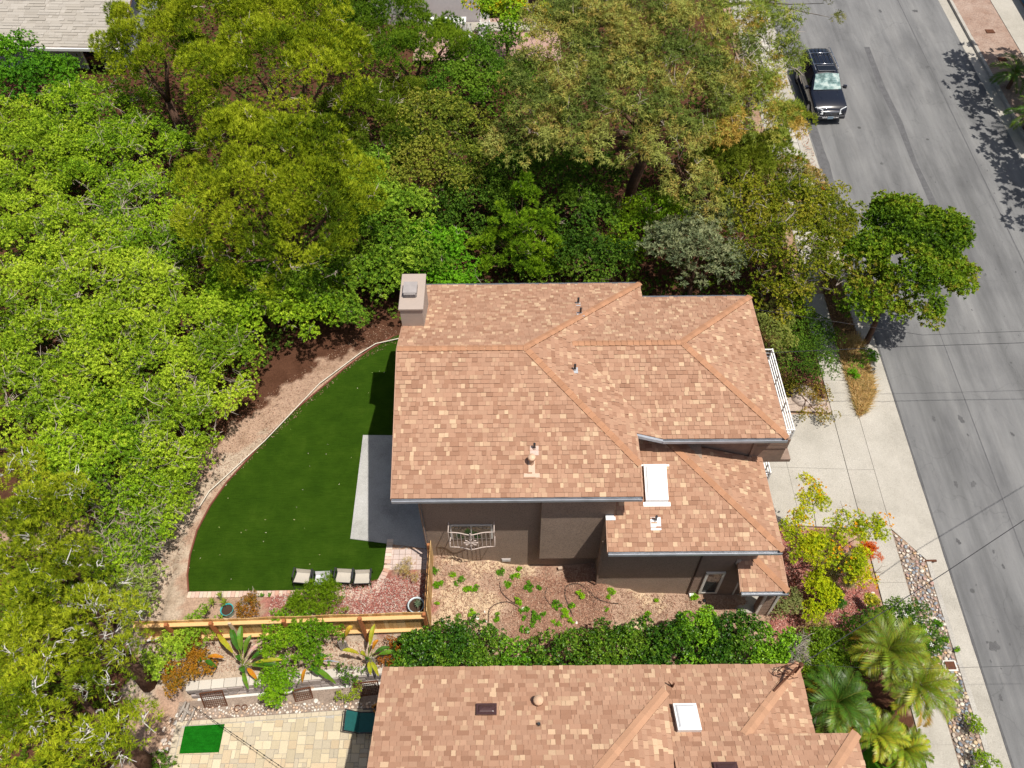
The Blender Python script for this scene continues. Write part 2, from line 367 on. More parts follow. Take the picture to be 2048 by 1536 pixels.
def quad(name, x0, x1, y0, y1, zf, mat, **k): return sheet(name, [(x0, y0), (x1, y0), (x1, y1), (x0, y1)], zf, mat, **k)
road = quad('road', 16.29, 27.15, -20, 130, R, M['asphalt'])
quad('gutter_pan', 15.68, 16.285, -20, 130, lambda x, y: R(x, y)-.004-.05*(16.29-x), M['concrete'])
quad('gutter_pan_far', 27.155, 27.75, -20, 130, lambda x, y: R(x, y)-.004-.05*(x-27.155), M['concrete'])
# kerbs; the driveway apron interrupts the near one
for y0, y1 in ((-20, 13.55), (21.35, 130)):
    mb = MB(); mb.prism([(15.50, y0), (15.675, y0), (15.675, y1), (15.50, y1)], 0, 1, top=None)
    mb.v = [(x, y, R(x, y)+(.12 if z else -.3)) for x, y, z in mb.v]; mb.build('kerb', M['kerb'], kind='structure')
mb = MB(); mb.prism([(27.755, -20), (27.93, -20), (27.93, 130), (27.755, 130)], 0, 1)
mb.v = [(x, y, R(x, y)+(.12 if z else -.3)) for x, y, z in mb.v]; mb.build('kerb_far', M['kerb'], kind='structure')
# far verge, pavement and wall
quad('verge_far', 27.935, 30.3, -20, 130, lambda x, y: R(x, y)+.10, ground_mat('verge_soil', [(.26, .17, .13), (.38, .29, .24)], 1.2, 12))
quad('pavement_far', 30.3, 32.1, -20, 130, lambda x, y: R(x, y)+.125, M['concrete'])
quad('ground_far', 32.1, 90, -20, 130, lambda x, y: R(x, y)+.05, M['soil'])
# dark lengthwise seam and repairs in the asphalt
def ribbon(name, pts, wds, mat, dz=.004, kind='structure'):
    mb = MB(); L_ = []; Rr = []
    for i, (x, y) in enumerate(pts):
        dx = pts[min(i+1, len(pts)-1)][0]-pts[max(i-1, 0)][0]; dy = pts[min(i+1, len(pts)-1)][1]-pts[max(i-1, 0)][1]
        l = math.hypot(dx, dy); nx_, ny_ = -dy/l, dx/l; w_ = wds[i % len(wds)]/2*rng.uniform(.85, 1.15)
        L_.append((x+nx_*w_, y+ny_*w_, R(x, y+ny_*w_)+dz)); Rr.append((x-nx_*w_, y-ny_*w_, R(x, y-ny_*w_)+dz))
    n = len(pts); mb.add(L_+Rr, [(i, i+1, n+i+1, n+i) for i in range(n-1)]); return mb.build(name, mat, kind=kind)
seam = [((21.41,45.78,2.54)),((21.31,41.97,2.24)),((21.46,38.9,1.99)),((21.37,35.66,1.73)),((21.44,33.4,1.55)),((21.48,31.26,1.38)),((21.55,29.91,1.28))]
ribbon('asphalt_seam', [(a, b_) for a, b_, c in seam], [.34, .4, .36, .3], M['asphalt_seam'])
ribbon('asphalt_seam.001', [(19.3+.0*i, 26-1.2*i) for i in range(22)], [.035], M['asphalt_seam'], .006)
ribbon('asphalt_seam.002', [(24.6, 60-3*i) for i in range(12)], [.05], M['asphalt_seam'], .006)
ribbon('asphalt_seam.003', [(16.33, 26-1.1*i+rng.uniform(-.05, .05)) for i in range(24)], [.07, .05, .11], M['asphalt_stain'], .005)
ribbon('asphalt_seam.004', [(16.6, 40-1.1*i) for i in range(13)], [.42, .5, .45], M['asphalt_seam'], .005)
def stain(u, r, st=1.0, asp=1.4):
    x, y = u[0], u[1]; mb = MB(); n = 22; v = []; p1, p2 = rng.uniform(0, 6), rng.uniform(0, 6)
    for k in range(n):
        a = 2*math.pi*k/n; q = r*(.8+.22*math.sin(2*a+p1)+.16*math.sin(5*a+p2)+rng.uniform(-.08, .08)); X = x+q*math.cos(a); Y = y+q*math.sin(a)*asp; v.append((X, Y, R(X, Y)+.008))
    mb.add(v, [tuple(range(n))]); mb.build('road_stain', M['asphalt_stain'], kind='structure')
for u, r in (((17.04,10.44,-0.28),.19),((16.84,10.59,-0.27),.05),((16.67,8.71,-0.42),.08),((17.7,19.86,0.47),.1),((18.83,19.82,0.47),.14),((24,27.94,1.12),.05),
             ((18.87,19.07,0.41),.05),((17.68,16.82,0.23),.1),((18.37,16.81,0.23),.12),((18.38,13.39,-0.05),.07),((17.01,14.39,0.03),.1),((24.47,43.79,2.38),.12),((24.95,41.02,2.16),.07),
             ((25.36,49.46,2.84),.16),((23.19,49.49,2.84),.12),((17.36,10.97,-0.24),.04),((16.74,9.93,-0.32),.04),((20.73,19.08,0.41),.08),((18.21,13.98,0),.06)): stain(u, r)
for k in range(46): stain((rng.uniform(21, 25.5), rng.uniform(24, 38), 0), rng.uniform(.015, .045))
for k in range(26): stain((rng.uniform(17, 20), rng.uniform(5, 14), 0), rng.uniform(.015, .04))
# pavement slabs, driveway, apron: every slab a part
PV = lambda x, y: road_z(y)+.13
pav = quad('pavement', 13.45, 14.52, -20, 26.5, lambda x, y: PV(x, y)-.02, M['kerb'])
ys_ = [-4, -1.6, .8, 3.2, 5.35, 7.2, 9.35, 10.98, 12.75, 14.85, 17.42, 19.99, 21.75, 23.4, 25.0, 26.6]
for a, b_ in zip(ys_, ys_[1:]):
    o = quad('pavement_slab', 13.455, 14.515, a+.006, b_-.006, PV, M['concrete'], thick=.05, parent=pav, kind=None)
def dz_(x, y):
    t = max(0, min(1, (13.44-x)/4.8)); return PV(x, y)*(1-t)+.62*t + 0
drv = quad('driveway', 8.0, 13.44, 14.9, 20.02, lambda x, y: dz_(x, y)-.14, M['kerb'])
for x0, x1, y0, y1 in ((8.0, 11.0, 14.9, 17.45), (8.0, 11.0, 17.46, 20.02), (11.01, 13.43, 14.9, 17.45), (11.01, 13.43, 17.46, 20.02)):
    sheet('driveway_slab', [(x0, y0), (x1, y0), (x1, y1), (x0, y1)], dz_, M['concrete'], .06, drv, None)
AP = lambda x, y: road_z(y)+.13-.12*max(0, (x-14.53)/1.14)
sheet('driveway_apron', [(14.53, 14.87), (15.675, 13.55), (15.675, 21.35), (14.53, 19.98)], AP, M['concrete'], .06)
# ================================================================ LAWN, PATIO, EDGING
Zl = lambda x, y: 2.0
sheet('artificial_lawn', lawn_poly, Zl, M['turf'])
patio = sheet('patio_slab', [(-5.83,18.11),(-2.95,18.05),(-2.95,13.2),(-5.8,13.63)], lambda x, y: 2.03, M['concrete_patio'], .08)
sheet('verge', [(13.38, -20), (15.51, -20), (15.51, 13.6), (14.6, 14.9), (14.6, 20), (15.51, 21.3), (15.51, 130), (13.38, 130)], lambda x, y: PV(x, y)-.06, M['soil'])
# curved border: thin bender board
mb = MB(); L2 = lawn_poly[:13]
for (x1, y1), (x2, y2) in zip(L2, L2[1:]):
    d = math.hypot(x2-x1, y2-y1); nx_, ny_ = (y2-y1)/d*.05, -(x2-x1)/d*.05
    mb.prism([(x1, y1), (x2, y2), (x2-nx_*-1, y2-ny_*-1), (x1+nx_, y1+ny_)], 1.9, 2.05)
o = mb.build('lawn_edging', plain('redwood', (.17, .06, .04), .8, .2)); tag(o, 'thin dark red bender board along the curved edge of the lawn', 'edging')
# brick border
be = thing('brick_edging', 'row of pale pink edging bricks along the straight side of the lawn', 'edging', (-6, 11.6, 2))
bpath = [(-11.03,11.62),(-8.31,11.63),(-5.58,11.64),(-4.96,11.73),(-4.59,12),(-4.4,12.5),(-4.37,13.62)]
def walk(path, step):
    out_ = []; rest = 0
    for (x1, y1), (x2, y2) in zip(path, path[1:]):
        d = math.hypot(x2-x1, y2-y1); s_ = rest
        while s_ < d: out_.append((x1+(x2-x1)*s_/d, y1+(y2-y1)*s_/d, math.atan2(y2-y1, x2-x1))); s_ += step
        rest = s_-d
    return out_
PC = [(.52, .36, .29), (.56, .42, .35), (.60, .50, .42), (.50, .30, .22), (.58, .46, .36)]
def jit(c, a=.1):
    k = 1+rng.uniform(-a, a); return tuple(min(.95, x*k) for x in c)
for x, y, a in walk(bpath, .135):
    mb = MB(); mb.obox(x, y-.06 if y < 12.6 else y, 2.0+rng.uniform(-.006, .006), .126, .22, .09, a+rng.uniform(-.04, .04), jit(rng.choice(PC))); mb.build('brick', M['paver'], be, bevel=.006)
for u in ((-5.53,11.45,2),(-5.32,11.43,2),(-5.08,11.41,2),(-4.85,11.42,2),(-4.62,11.69,2),(-4.51,11.84,2)):
    mb = MB(); mb.obox(u[0], u[1], 2.02, .14, .22, .06, rng.uniform(-.3, .3), jit(rng.choice(PC))); mb.build('brick', M['paver'], be, bevel=.006)
# little paved path at the corner of the house
pp = sheet('garden_path', [(-4.35,13.77),(-2.95,13.35),(-2.95,12.35),(-4.35,12.94)], lambda x, y: 1.985, M['kerb'])
y = 12.42
while y < 13.2:
    x = -4.42
    while x < -3.1:
        mb = MB(); mb.box(x+.006, x+.20, y+.006, y+.19, 1.95, 2.015+rng.uniform(0, .008), jit((.52, .42, .38), .12)); mb.build('paving_brick', M['paver'], pp, bevel=.004)
        x += .206
    y += .197
# white pipe round the bank
mb = MB(); pts = [(*p, 2.10) for p in ((-11.48,14.86),(-11.24,15.59),(-10.52,16.57),(-9.61,17.82),(-8.68,19.33),(-7.87,20.64),(-7,21.59),(-6.41,22.24),(-5.78,22.79),(-4.82,23.07))]
mb.tube(pts, .022, 6); tag(mb.build('irrigation_pipe', M['pipe'], smooth=True), 'thin pale pipe lying on the bank along the curved lawn edge', 'pipe')

# ================================================================ SHINGLE ROOFS
CAM = Vector((0, 0, 28))
SH = [((.345, .195, .128), 22), ((.38, .222, .148), 34), ((.405, .243, .163), 26), ((.45, .29, .19), 14), ((.52, .36, .235), 8), ((.31, .17, .11), 10)]
SHc = [c for c, k in SH for _ in range(k)]
def clip(poly, a, b_):
    """keep the part of 2D polygon left of a->b"""
    out_ = []; n = len(poly); ex, ey = b_[0]-a[0], b_[1]-a[1]
    f = lambda p: ex*(p[1]-a[1])-ey*(p[0]-a[0])
    for i in range(n):
        p, q = poly[i], poly[(i+1) % n]; fp, fq = f(p), f(q)
        if fp >= 0: out_.append(p)
        if (fp > 0 > fq) or (fp < 0 < fq):
            s_ = fp/(fp-fq); out_.append((p[0]+(q[0]-p[0])*s_, p[1]+(q[1]-p[1])*s_))
    return out_
def area2(p): return .5*sum(p[i][0]*p[(i+1) % len(p)][1]-p[(i+1) % len(p)][0]*p[i][1] for i in range(len(p)))
def roof_tabs(polys, u, O, course=.143, wmin=.12, wmax=.31, colors=None, seed=0):
    """polys: convex 3D polygons of one plane (counter-clockwise from above); u along the eave; O on the eave"""
    rr = random.Random(seed); u = Vector(u).normalized(); P0 = [Vector(p) for p in polys[0]]
    n = (P0[1]-P0[0]).cross(P0[2]-P0[0]).normalized()
    if n.z < 0: n = -n
    v = n.cross(u).normalized()
    if v.z < 0: v = -v; 
    O = Vector(O); tabs = []
    P2 = []
    for p in polys:
        q = [((Vector(a)-O).dot(u), (Vector(a)-O).dot(v)) for a in p]
        if area2(q) < 0: q = q[::-1]
        P2.append(q)
    us = [a[0] for q in P2 for a in q]; vs2 = [a[1] for q in P2 for a in q]
    k0 = math.floor(min(vs2)/course); k1 = math.ceil(max(vs2)/course)
    cl = colors or SHc
    for k in range(k0, k1):
        x = min(us)-rr.random()*.4; v0 = k*course
        while x < max(us):
            w_ = rr.choice((rr.uniform(wmin, .19), rr.uniform(.15, wmax))); c = rr.choice(cl); kk = rr.uniform(.93, 1.07); c = tuple(a*kk for a in c); lift = rr.choice((.001, .006, .016, .024)); w_ = w_*(.72 if c[0] > .4 else 1)
            rect = [(x+.003, v0), (x+w_-.003, v0), (x+w_-.003, v0+course*1.02), (x+.003, v0+course*1.02)]
            for q in P2:
                r_ = rect
                for i in range(len(q)):
                    r_ = clip(r_, q[i], q[(i+1) % len(q)])
                    if len(r_) < 3: break
                if len(r_) >= 3 and abs(area2(r_)) > .0006:
                    hh = lambda b2: .004+(lift+.002)*max(0, 1-(b2-v0)/course)
                    top = [O+u*a+v*b2+n*hh(b2) for a, b2 in r_]; bot = [O+u*a+v*b2 for a, b2 in r_]; m2 = len(r_)
                    cen = sum(top, Vector())/m2
                    tabs.append((top+bot, [tuple(range(m2))]+[(i, m2+i, m2+(i+1) % m2, (i+1) % m2) for i in range(m2)], [c]+[tuple(a*(.36 if lift > .01 else .75) for a in c)]*m2, cen, abs(area2(r_))))  # skirts: dark asphalt edge, with the thick tabs' shadow line put into the colour
            x += w_
    return tabs
def cap_c(c): d = tuple(x*.3 for x in c); return [c, c, c, c, d, d, d, d]  # dark edge faces: piece joints, and the cap's shadow line painted in
class Roof:
    def __init__(s, house, name='roof'): s.deck = MB(); s.tabs = []; s.caps = []; s.house = house; s.name = name
    def plane(s, polys, u, O, seed=0, **k):
        for p in polys:
            n = len(p); top = [tuple(a) for a in p]; bot = [(a[0], a[1], a[2]-.13) for a in p]
            s.deck.add(top+bot, [tuple(range(n)), tuple(range(n, 2*n))[::-1]]+[(i, n+i, n+(i+1) % n, (i+1) % n) for i in range(n)])
        s.tabs += roof_tabs(polys, u, O, seed=seed, **k)
    def cap(s, a, b_, sa, sb, step=.2, w_=.115, c=(.39, .205, .12)):
        """ridge or hip from a (low) to b; sa, sb downhill directions of both planes (3D)"""
        a, b_ = Vector(a), Vector(b_); d = (b_-a); L_ = d.length; d.normalize(); sa = Vector(sa).normalized(); sb = Vector(sb).normalized()
        up = -(sa+sb); up = (up-d*up.dot(d)).normalized(); sa = (sa-d*sa.dot(d)).normalized(); sb = (sb-d*sb.dot(d)).normalized(); k = 0.
        while k < L_-.02:
            e = min(step, L_-k)+.03; p = a+d*k+up*.045; q = a+d*(k+e)+up*.022; vs_ = []
            for pt in (p, q):
                vs_ += [pt+sa*w_, pt, pt+sb*w_]
            vs_ += [x-up*.032 for x in vs_]
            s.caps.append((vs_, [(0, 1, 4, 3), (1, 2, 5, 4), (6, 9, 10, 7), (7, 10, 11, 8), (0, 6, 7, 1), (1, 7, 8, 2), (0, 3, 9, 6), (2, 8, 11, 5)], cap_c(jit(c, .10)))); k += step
    def build(s, budget):
        d = s.deck.build(s.name, M['roof_deck'], s.house)
        def score(t_):
            full = t_[4] > .02
            return (0 if full else 50) + (t_[3]-CAM).length
        vis = [t_ for t_ in s.tabs if t_[3].y > 4.9]
        rest = [t_ for t_ in s.tabs if t_[3].y <= 4.9]; vis.sort(key=score)
        for t_ in vis[:budget]:
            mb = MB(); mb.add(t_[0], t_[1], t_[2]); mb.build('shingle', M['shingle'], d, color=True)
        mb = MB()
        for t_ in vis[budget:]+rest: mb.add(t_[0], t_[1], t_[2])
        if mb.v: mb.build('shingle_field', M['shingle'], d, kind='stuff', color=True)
        for c in s.caps:
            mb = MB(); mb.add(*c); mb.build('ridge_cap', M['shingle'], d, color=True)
        return d
# ---------------------------------------------------------------- main house
house = thing('house', 'brown stucco house with tan shingle roof, centre of the photo', 'house', (2, 16, 1))
rf = Roof(house)
RA, RB = (-3.62, 16.8, 8.66), (.42, 16.8, 8.66)
zE = lambda x: 8.66-.386*(x-.42)
rf.plane([[(-3.62, 12.33, 7), (3.85, 12.33, 7), (3.85, 13.235, 7.336), (.42, 16.8, 8.66), (-3.62, 16.8, 8.66)]], (1, 0, 0), (-3.62, 12.33, 7), 1)
rf.plane([[(-3.62, 16.8, 8.66), (.42, 16.8, 8.66), (4.72, 21.29, 7), (-3.62, 21.29, 7)]], (1, 0, 0), (-3.62, 21.29, 7), 2)
A = (.42, 16.8, 8.66); V0 = (1.98, 17.485, zE(1.98)); VF = (3.85, 15.372, zE(3.85)); VE = (4.72, 14.39, 7.0); VB = (4.72, 20.58, 7.0); Bk = (4.72, 21.29, 7.0); Cc = (3.85, 13.235, zE(3.85)); Cd = (3.85, 14.39, zE(3.85))
rf.plane([[A, Cc, VF, V0], [Cd, VE, VF], [A, V0, VB, Bk]], (0, 1, 0), (4.72, 14, 7), 3)
RE = (5.56, 17.485, 8.058)
rf.plane([[VE, (8.62, 14.39, 7), RE, V0]], (1, 0, 0), (4.72, 14.39, 7), 4)
rf.plane([[V0, RE, (8.62, 20.58, 7), VB]], (1, 0, 0), (4.72, 20.58, 7), 5)
rf.plane([[(8.62, 14.39, 7), (8.62, 20.58, 7), RE]], (0, 1, 0), (8.62, 14.39, 7), 6)
dn = lambda x, y, z: (x, y, z)
FS, BS, ES = (0, -1, -.371), (0, 1, -.371), (1, 0, -.386)
rf.cap(RA, RB, FS, BS); rf.cap(Cc, A, FS, ES); rf.cap(Bk, A, BS, ES)
rf.cap(V0, RE, (0, -1, -.343), (0, 1, -.343)); rf.cap((8.62, 14.39, 7), RE, (0, -1, -.343), (1, 0, -.343)); rf.cap((8.62, 20.58, 7), RE, (0, 1, -.343), (1, 0, -.343))
# lower wing roof
ez = 5.15; s35 = .35
W0, W1 = (2.93, 11.46, ez), (8.33, 11.46, ez); H1 = (4.99, 14.8, ez+3.34*s35)
Wm = (7.39, 12.40, ez+.94*s35)
rf.plane([[W0, W1, Wm, (2.93, 12.40, ez+.94*s35)], [(3.16, 12.40, ez+.94*s35), Wm, H1, (3.16, 14.8, H1[2])]], (1, 0, 0), W0, 7)
rf.plane([[W1, (8.33, 14.8, ez), H1], [(7.92, 14.8, ez+.41*s35), (8.33, 14.8, ez), (8.33, 16.0, ez), (7.92, 16.0, ez+.41*s35)]], (0, 1, 0), W1, 8)
rf.cap(W1, H1, (0, -1, -s35), (1, 0, -s35))
# porch roof
pz = 3.05; Q0, Q1 = (7.42, 11.05, pz), (8.95, 11.05, pz)
rf.plane([[Q0, Q1, (7.9, 12.10, pz+.40), (7.42, 12.10, pz+.40)]], (1, 0, 0), Q0, 9)
rf.plane([[Q1, (9.0, 12.45, pz), (8.3, 12.8, pz+.27), (7.9, 12.45, pz+.42), (7.9, 12.10, pz+.40)]], (0, 1, 0), Q1, 10)
rf.cap(Q1, (7.9, 12.1, pz+.40), (0, -1, -.38), (1, 0, -.38), w_=.12)
roof = rf.build(300)
# walls
mb = MB()
prof = [(12.84, .6), (20.85, .6), (20.85, 6.98), (16.8, 8.46), (12.84, 6.98)]
for x0, x1 in ((-2.9, 1.0),):
    n = 5; mb.add([(x0, a, b_) for a, b_ in prof]+[(x1, a, b_) for a, b_ in prof], [tuple(range(n)), tuple(range(n, 2*n))[::-1]]+[(i, n+i, n+(i+1) % n, (i+1) % n) for i in range(n)])
mb.prism([(1.0, 12.84), (3.2, 12.84), (3.2, 14.8), (4.3, 14.8), (4.3, 20.85), (1.0, 20.85)], .4, 6.93)
mb.build('wall', M['stucco'], house)
mb = MB(); mb.prism([(4.303, 14.85), (7.92, 14.85), (7.92, 20.2), (4.303, 20.2)], .3, 6.86); mb.build('wall', M['siding'], house)
mb = MB(); mb.box(.885, 3.16, 12.56, 12.838, 2.5, 6.9); mb.build('wall_bay', M['stucco'], house)          # bump-out
mb = MB(); mb.prism([(2.885, 11.97), (6.13, 11.97), (6.13, 14.84), (2.885, 14.84)], .3, 5.2, top=[5.2, 5.2, 6.1, 6.1]); mb.build('wall_wing', M['stucco'], house)
mb = MB(); mb.prism([(6.16, 11.985), (7.78, 11.985), (7.78, 14.84), (6.16, 14.84)], .3, 5.2); mb.build('wall_wing', M['siding'], house)
mb = MB(); mb.box(6.12, 6.17, 11.94, 12.0, .6, 5.15); mb.build('corner_trim', plain('dark_trim', (.06, .035, .028), .7, .3), house)
mb = MB(); mb.box(7.86, 7.96, 14.79, 14.9, 5.2, 6.9); mb.build('corner_trim', M['siding'], house)
# lap siding on the wing end
mb = MB(); z = .75
while z < 5.1:
    mb.add([(6.17, 11.955, z), (7.785, 11.955, z), (7.785, 11.975, z+.13), (6.17, 11.975, z+.13), (6.17, 11.984, z), (7.785, 11.984, z)], [(0, 1, 2, 3), (0, 4, 5, 1)]); z += .135
mb.build('siding_boards', M['siding'], house)
# fascia and gutters
def gut(x0, x1, y, z, d=1):
    mb = MB(); y0, y1 = (y-.10, y-.004) if d > 0 else (y+.004, y+.10)
    mb.add([(x0, y0, z-.02), (x1, y0, z-.02), (x1, y0+.02*d*0, z-.13), (x0, y0, z-.13), (x0, y1, z-.13), (x1, y1, z-.13), (x1, y1, z-.02), (x0, y1, z-.02), (x0, y0+.02, z-.02), (x1, y0+.02, z-.02), (x1, y0+.025, z-.10), (x0, y0+.025, z-.10), (x1, y1-.01, z-.10), (x0, y1-.01, z-.10)],
           [(0, 1, 2, 3), (3, 2, 5, 4), (4, 5, 6, 7), (0, 8, 9, 1), (8, 11, 10, 9), (11, 13, 12, 10), (0, 3, 4, 7), (1, 6, 5, 2)])
    mb.build('gutter', M['gutter'], house)
gut(-3.62, 3.86, 12.33, 7); gut(4.72, 8.62, 14.39, 7); gut(2.93, 8.3, 11.46, ez); gut(7.42, 8.95, 11.05, pz)
gut(-3.62, 4.72, 21.29, 7, -1); gut(4.75, 8.62, 20.58, 7, -1)
mb = MB(); mb.add([(3.85, 14.375, 7.33), (4.72, 14.375, 7.0), (4.72, 14.375, 6.86), (3.85, 14.375, 7.18), (3.85, 14.31, 7.31), (4.72, 14.31, 6.98), (4.72, 14.31, 6.86), (3.85, 14.31, 7.18)], [(0, 1, 2, 3), (4, 7, 6, 5), (0, 4, 5, 1), (3, 2, 6, 7), (0, 3, 7, 4)])
mb.build('gutter', M['gutter'], house)
def fascia(a, b_, off, h=.17):
    a, b_, o_ = Vector(a), Vector(b_), Vector(off); mb = MB(); z = Vector((0, 0, -h)); e = Vector((0, 0, -.003))
    mb.add([a+e, b_+e, b_+z, a+z, a+e+o_, b_+e+o_, b_+z+o_, a+z+o_], [(0, 1, 2, 3), (4, 7, 6, 5), (0, 4, 5, 1), (2, 6, 7, 3), (0, 3, 7, 4), (1, 5, 6, 2)]); mb.build('fascia', M['wood_trim'], house)
fascia((-3.623, 12.33, 7), (-3.623, 16.8, 8.66), (-.03, 0, 0)); fascia((-3.623, 21.29, 7), (-3.623, 16.8, 8.66), (-.03, 0, 0))
fascia((3.853, 12.33, 7), (3.853, 13.235, 7.336), (.03, 0, 0)); fascia((3.853, 13.235, 7.336), (3.853, 14.3, 7.336), (.03, 0, 0))
fascia((8.623, 14.39, 7), (8.623, 20.58, 7), (.03, 0, 0)); fascia((8.333, 11.46, ez), (8.333, 16, ez), (.03, 0, 0)); fascia((8.953, 11.05, pz), (9.003, 12.45, pz), (.03, 0, 0))
fascia((2.927, 11.46, ez), (2.927, 12.40, ez+.33), (-.03, 0, 0)); fascia((7.417, 11.05, pz), (7.417, 12.1, pz+.4), (-.03, 0, 0))
mb = MB(); mb.box(2.9, 3.2, 12.37, 12.55, 5.4, 5.52); mb.build('roof_flashing', M['white'], house)
mb = MB(); mb.box(7.34, 7.48, 11.92, 12.1, 3.25, 3.52); mb.build('roof_flashing', M['stucco_light'], house)
# chimney
ch = MB(); ch.box(-3.62, -2.89, 18.22, 19.78, 6.6, 8.93); chim = ch.build('chimney', M['stucco_light'], house)
mb = MB(); mb.box(-3.66, -2.85, 18.18, 19.82, 8.93, 9.0); mb.build('chimney_cap', M['stucco_light'], chim, bevel=.01)
mb = MB(); mb.box(-3.52, -3.09, 18.72, 19.2, 9.003, 9.12)
for k in range(4): mb.box(-3.5, -3.11, 18.70-.015*k, 18.74, 9.02+.05*k, 9.045+.05*k)
mb.box(-3.53, -3.08, 18.70, 19.22, 9.20, 9.225)
for x in (-3.51, -3.11): mb.box(x, x+.02, 18.74, 19.2, 9.1, 9.2)
mb.build('chimney_louvre', plain('louvre', (.33, .30, .29), .6, .4), chim)
# side window with bulging grille
win = MB(); win.box(-2.08, -.68, 12.80, 12.835, 3.5, 4.45); wo = win.build('window', M['trim'], house)
mb = MB(); mb.box(-2.02, -1.40, 12.79, 12.799, 3.56, 4.39); mb.build('pane', M['glass'], wo); mb = MB(); mb.box(-1.36, -.74, 12.79, 12.799, 3.56, 4.39); mb.build('pane', M['glass'], wo)
g = MB()
def gx(x): return 12.46-.10*math.exp(-((x+1.38)/.3)**2)
xs_ = [-2.1+.1345*i for i in range(12)]
for z in (3.62, 4.62): g.tube([(-2.1, 12.83, z)]+[(x, gx(x), z) for x in xs_]+[(-.62, 12.83, z)], .016, 5)
for x in xs_: g.tube([(x, gx(x), 3.62), (x, gx(x), 4.62)], .011, 4)
for k in range(8):
    a = k*math.pi/4; g.tube([(-1.38, 12.34, 4.12), (-1.38+.2*math.cos(a), 12.34, 4.12+.2*math.sin(a))], .014, 4)
    g.obox(-1.38+.2*math.cos(a), 12.335, 4.12+.2*math.sin(a), .07, .02, .07, 0)
g.tube([(-1.38, 12.34, 3.6), (-1.38, 12.34, 4.75)], .018, 5)
g.build('window_grille', M['iron_pale'], wo)
mb = MB(); mb.box(-.42, -.10, 12.815, 12.838, 1.78, 1.98, (.45, .40, .38))
for k in range(5): mb.box(-.40, -.12, 12.80, 12.814, 1.80+.035*k, 1.82+.035*k, (.55, .52, .50))
mb.build('foundation_vent', M['paver'], house)
# wing windows
def window(x0, x1, z0, z1, y=11.95, fw=.09, name='window'):
    mb = MB(); f = fw
    mb.box(x0, x1, y-.045, y+.02, z0, z0+f); mb.box(x0, x1, y-.045, y+.02, z1-f, z1); mb.box(x0, x0+f, y-.044, y+.02, z0+f, z1-f); mb.box(x1-f, x1, y-.044, y+.02, z0+f, z1-f)
    o = mb.build(name, M['trim'], house, bevel=.006)
    g2 = MB(); g2.box(x0+f, x1-f, y-.012, y, z0+f, z1-f); g2.build('pane', M['glass'], o)
    s2 = MB(); s2.box(x0+f, x1-f, y-.035, y-.0125, z0+f, z0+f+.035); s2.build('sash', M['black_metal'], o); return o
window(6.50, 7.16, .98, 2.62); window(6.25, 7.35, 4.08, 5.0, 11.945)
mb = MB(); mb.box(6.2, 6.35, 11.82, 11.94, .78, .95); mb.build('meter_box', M['white'], house)
# porch walls and entrance
mb = MB(); mb.box(8.44, 8.95, 11.30, 11.55, .35, 2.93); pc = mb.build('porch_column', M['siding'], house)
mb = MB(); z = .45
while z < 2.85:
    mb.add([(8.52, 11.27, z), (8.87, 11.27, z), (8.87, 11.297, z+.12), (8.52, 11.297, z+.12), (8.52, 11.298, z), (8.87, 11.298, z)], [(0, 1, 2, 3), (0, 4, 5, 1)]); z += .125
mb.build('siding_boards', M['siding'], pc)
mb = MB(); mb.box(8.43, 8.52, 11.25, 11.3, .35, 2.93); mb.box(8.87, 8.96, 11.25, 11.3, .35, 2.93); mb.build('corner_trim', M['trim'], pc)
mb = MB(); mb.box(7.78, 8.0, 12.0, 14.8, .3, 5.1); mb.build('wall_entry', M['siding'], house)
mb = MB(); mb.box(7.74, 7.80, 11.95, 11.99, .7, 3.1); mb.build('corner_trim', M['trim'], house)
sheet('porch_floor', [(7.8, 11.3), (9.0, 11.3), (9.0, 14.6), (7.8, 14.6)], lambda x, y: .72, M['concrete'], .1)
mb = MB(); mb.box(7.5, 8.95, 11.1, 12.6, 2.80, 2.88); mb.build('porch_ceiling', M['siding'], house)
# balconies
mb = MB(); mb.box(7.93, 9.0, 14.86, 14.95, 4.9, 6.28); mb.build('balcony_wall', M['siding'], house)
mb = MB()
for k in range(3): mb.box(7.96, 9.03, 14.83, 14.858, 5.75+.18*k, 5.90+.18*k)
mb.build('siding_boards', M['siding'], house)
mb = MB(); mb.box(7.93, 9.4, 14.955, 19.7, 4.75, 4.9); mb.build('balcony_floor', M['siding'], house)
def railing(x, y0, y1, z0, z1, nb=4, name='balcony_railing'):
    t_ = MB(); h = (z1-z0)/nb
    for k in range(nb+1): t_.box(x-.02, x+.02, y0, y1, z0+h*k-.018, z0+h*k+.018)
    for y in np.linspace(y0, y1, 4): t_.box(x-.025, x+.025, y-.03, y+.03, z0-.1, z1+.02)
    for k in range(nb+1):
        for yy in (y0, y1): t_.box(8.0, x-.021, yy-.018, yy+.018, z0+h*k-.018, z0+h*k+.018)
    return t_.build(name, M['white'], house)
railing(9.45, 15.6, 19.15, 4.95, 5.72); railing(9.1, 15.25, 16.3, 2.95, 3.62, 3)
mb = MB()
for k in range(9): mb.tube([(8.75, 15.3-.02*k, 2.8+.08*k), (9.08, 15.28, 2.85+.08*k)], .012, 4); 
mb.build('trellis', M['white'], house)
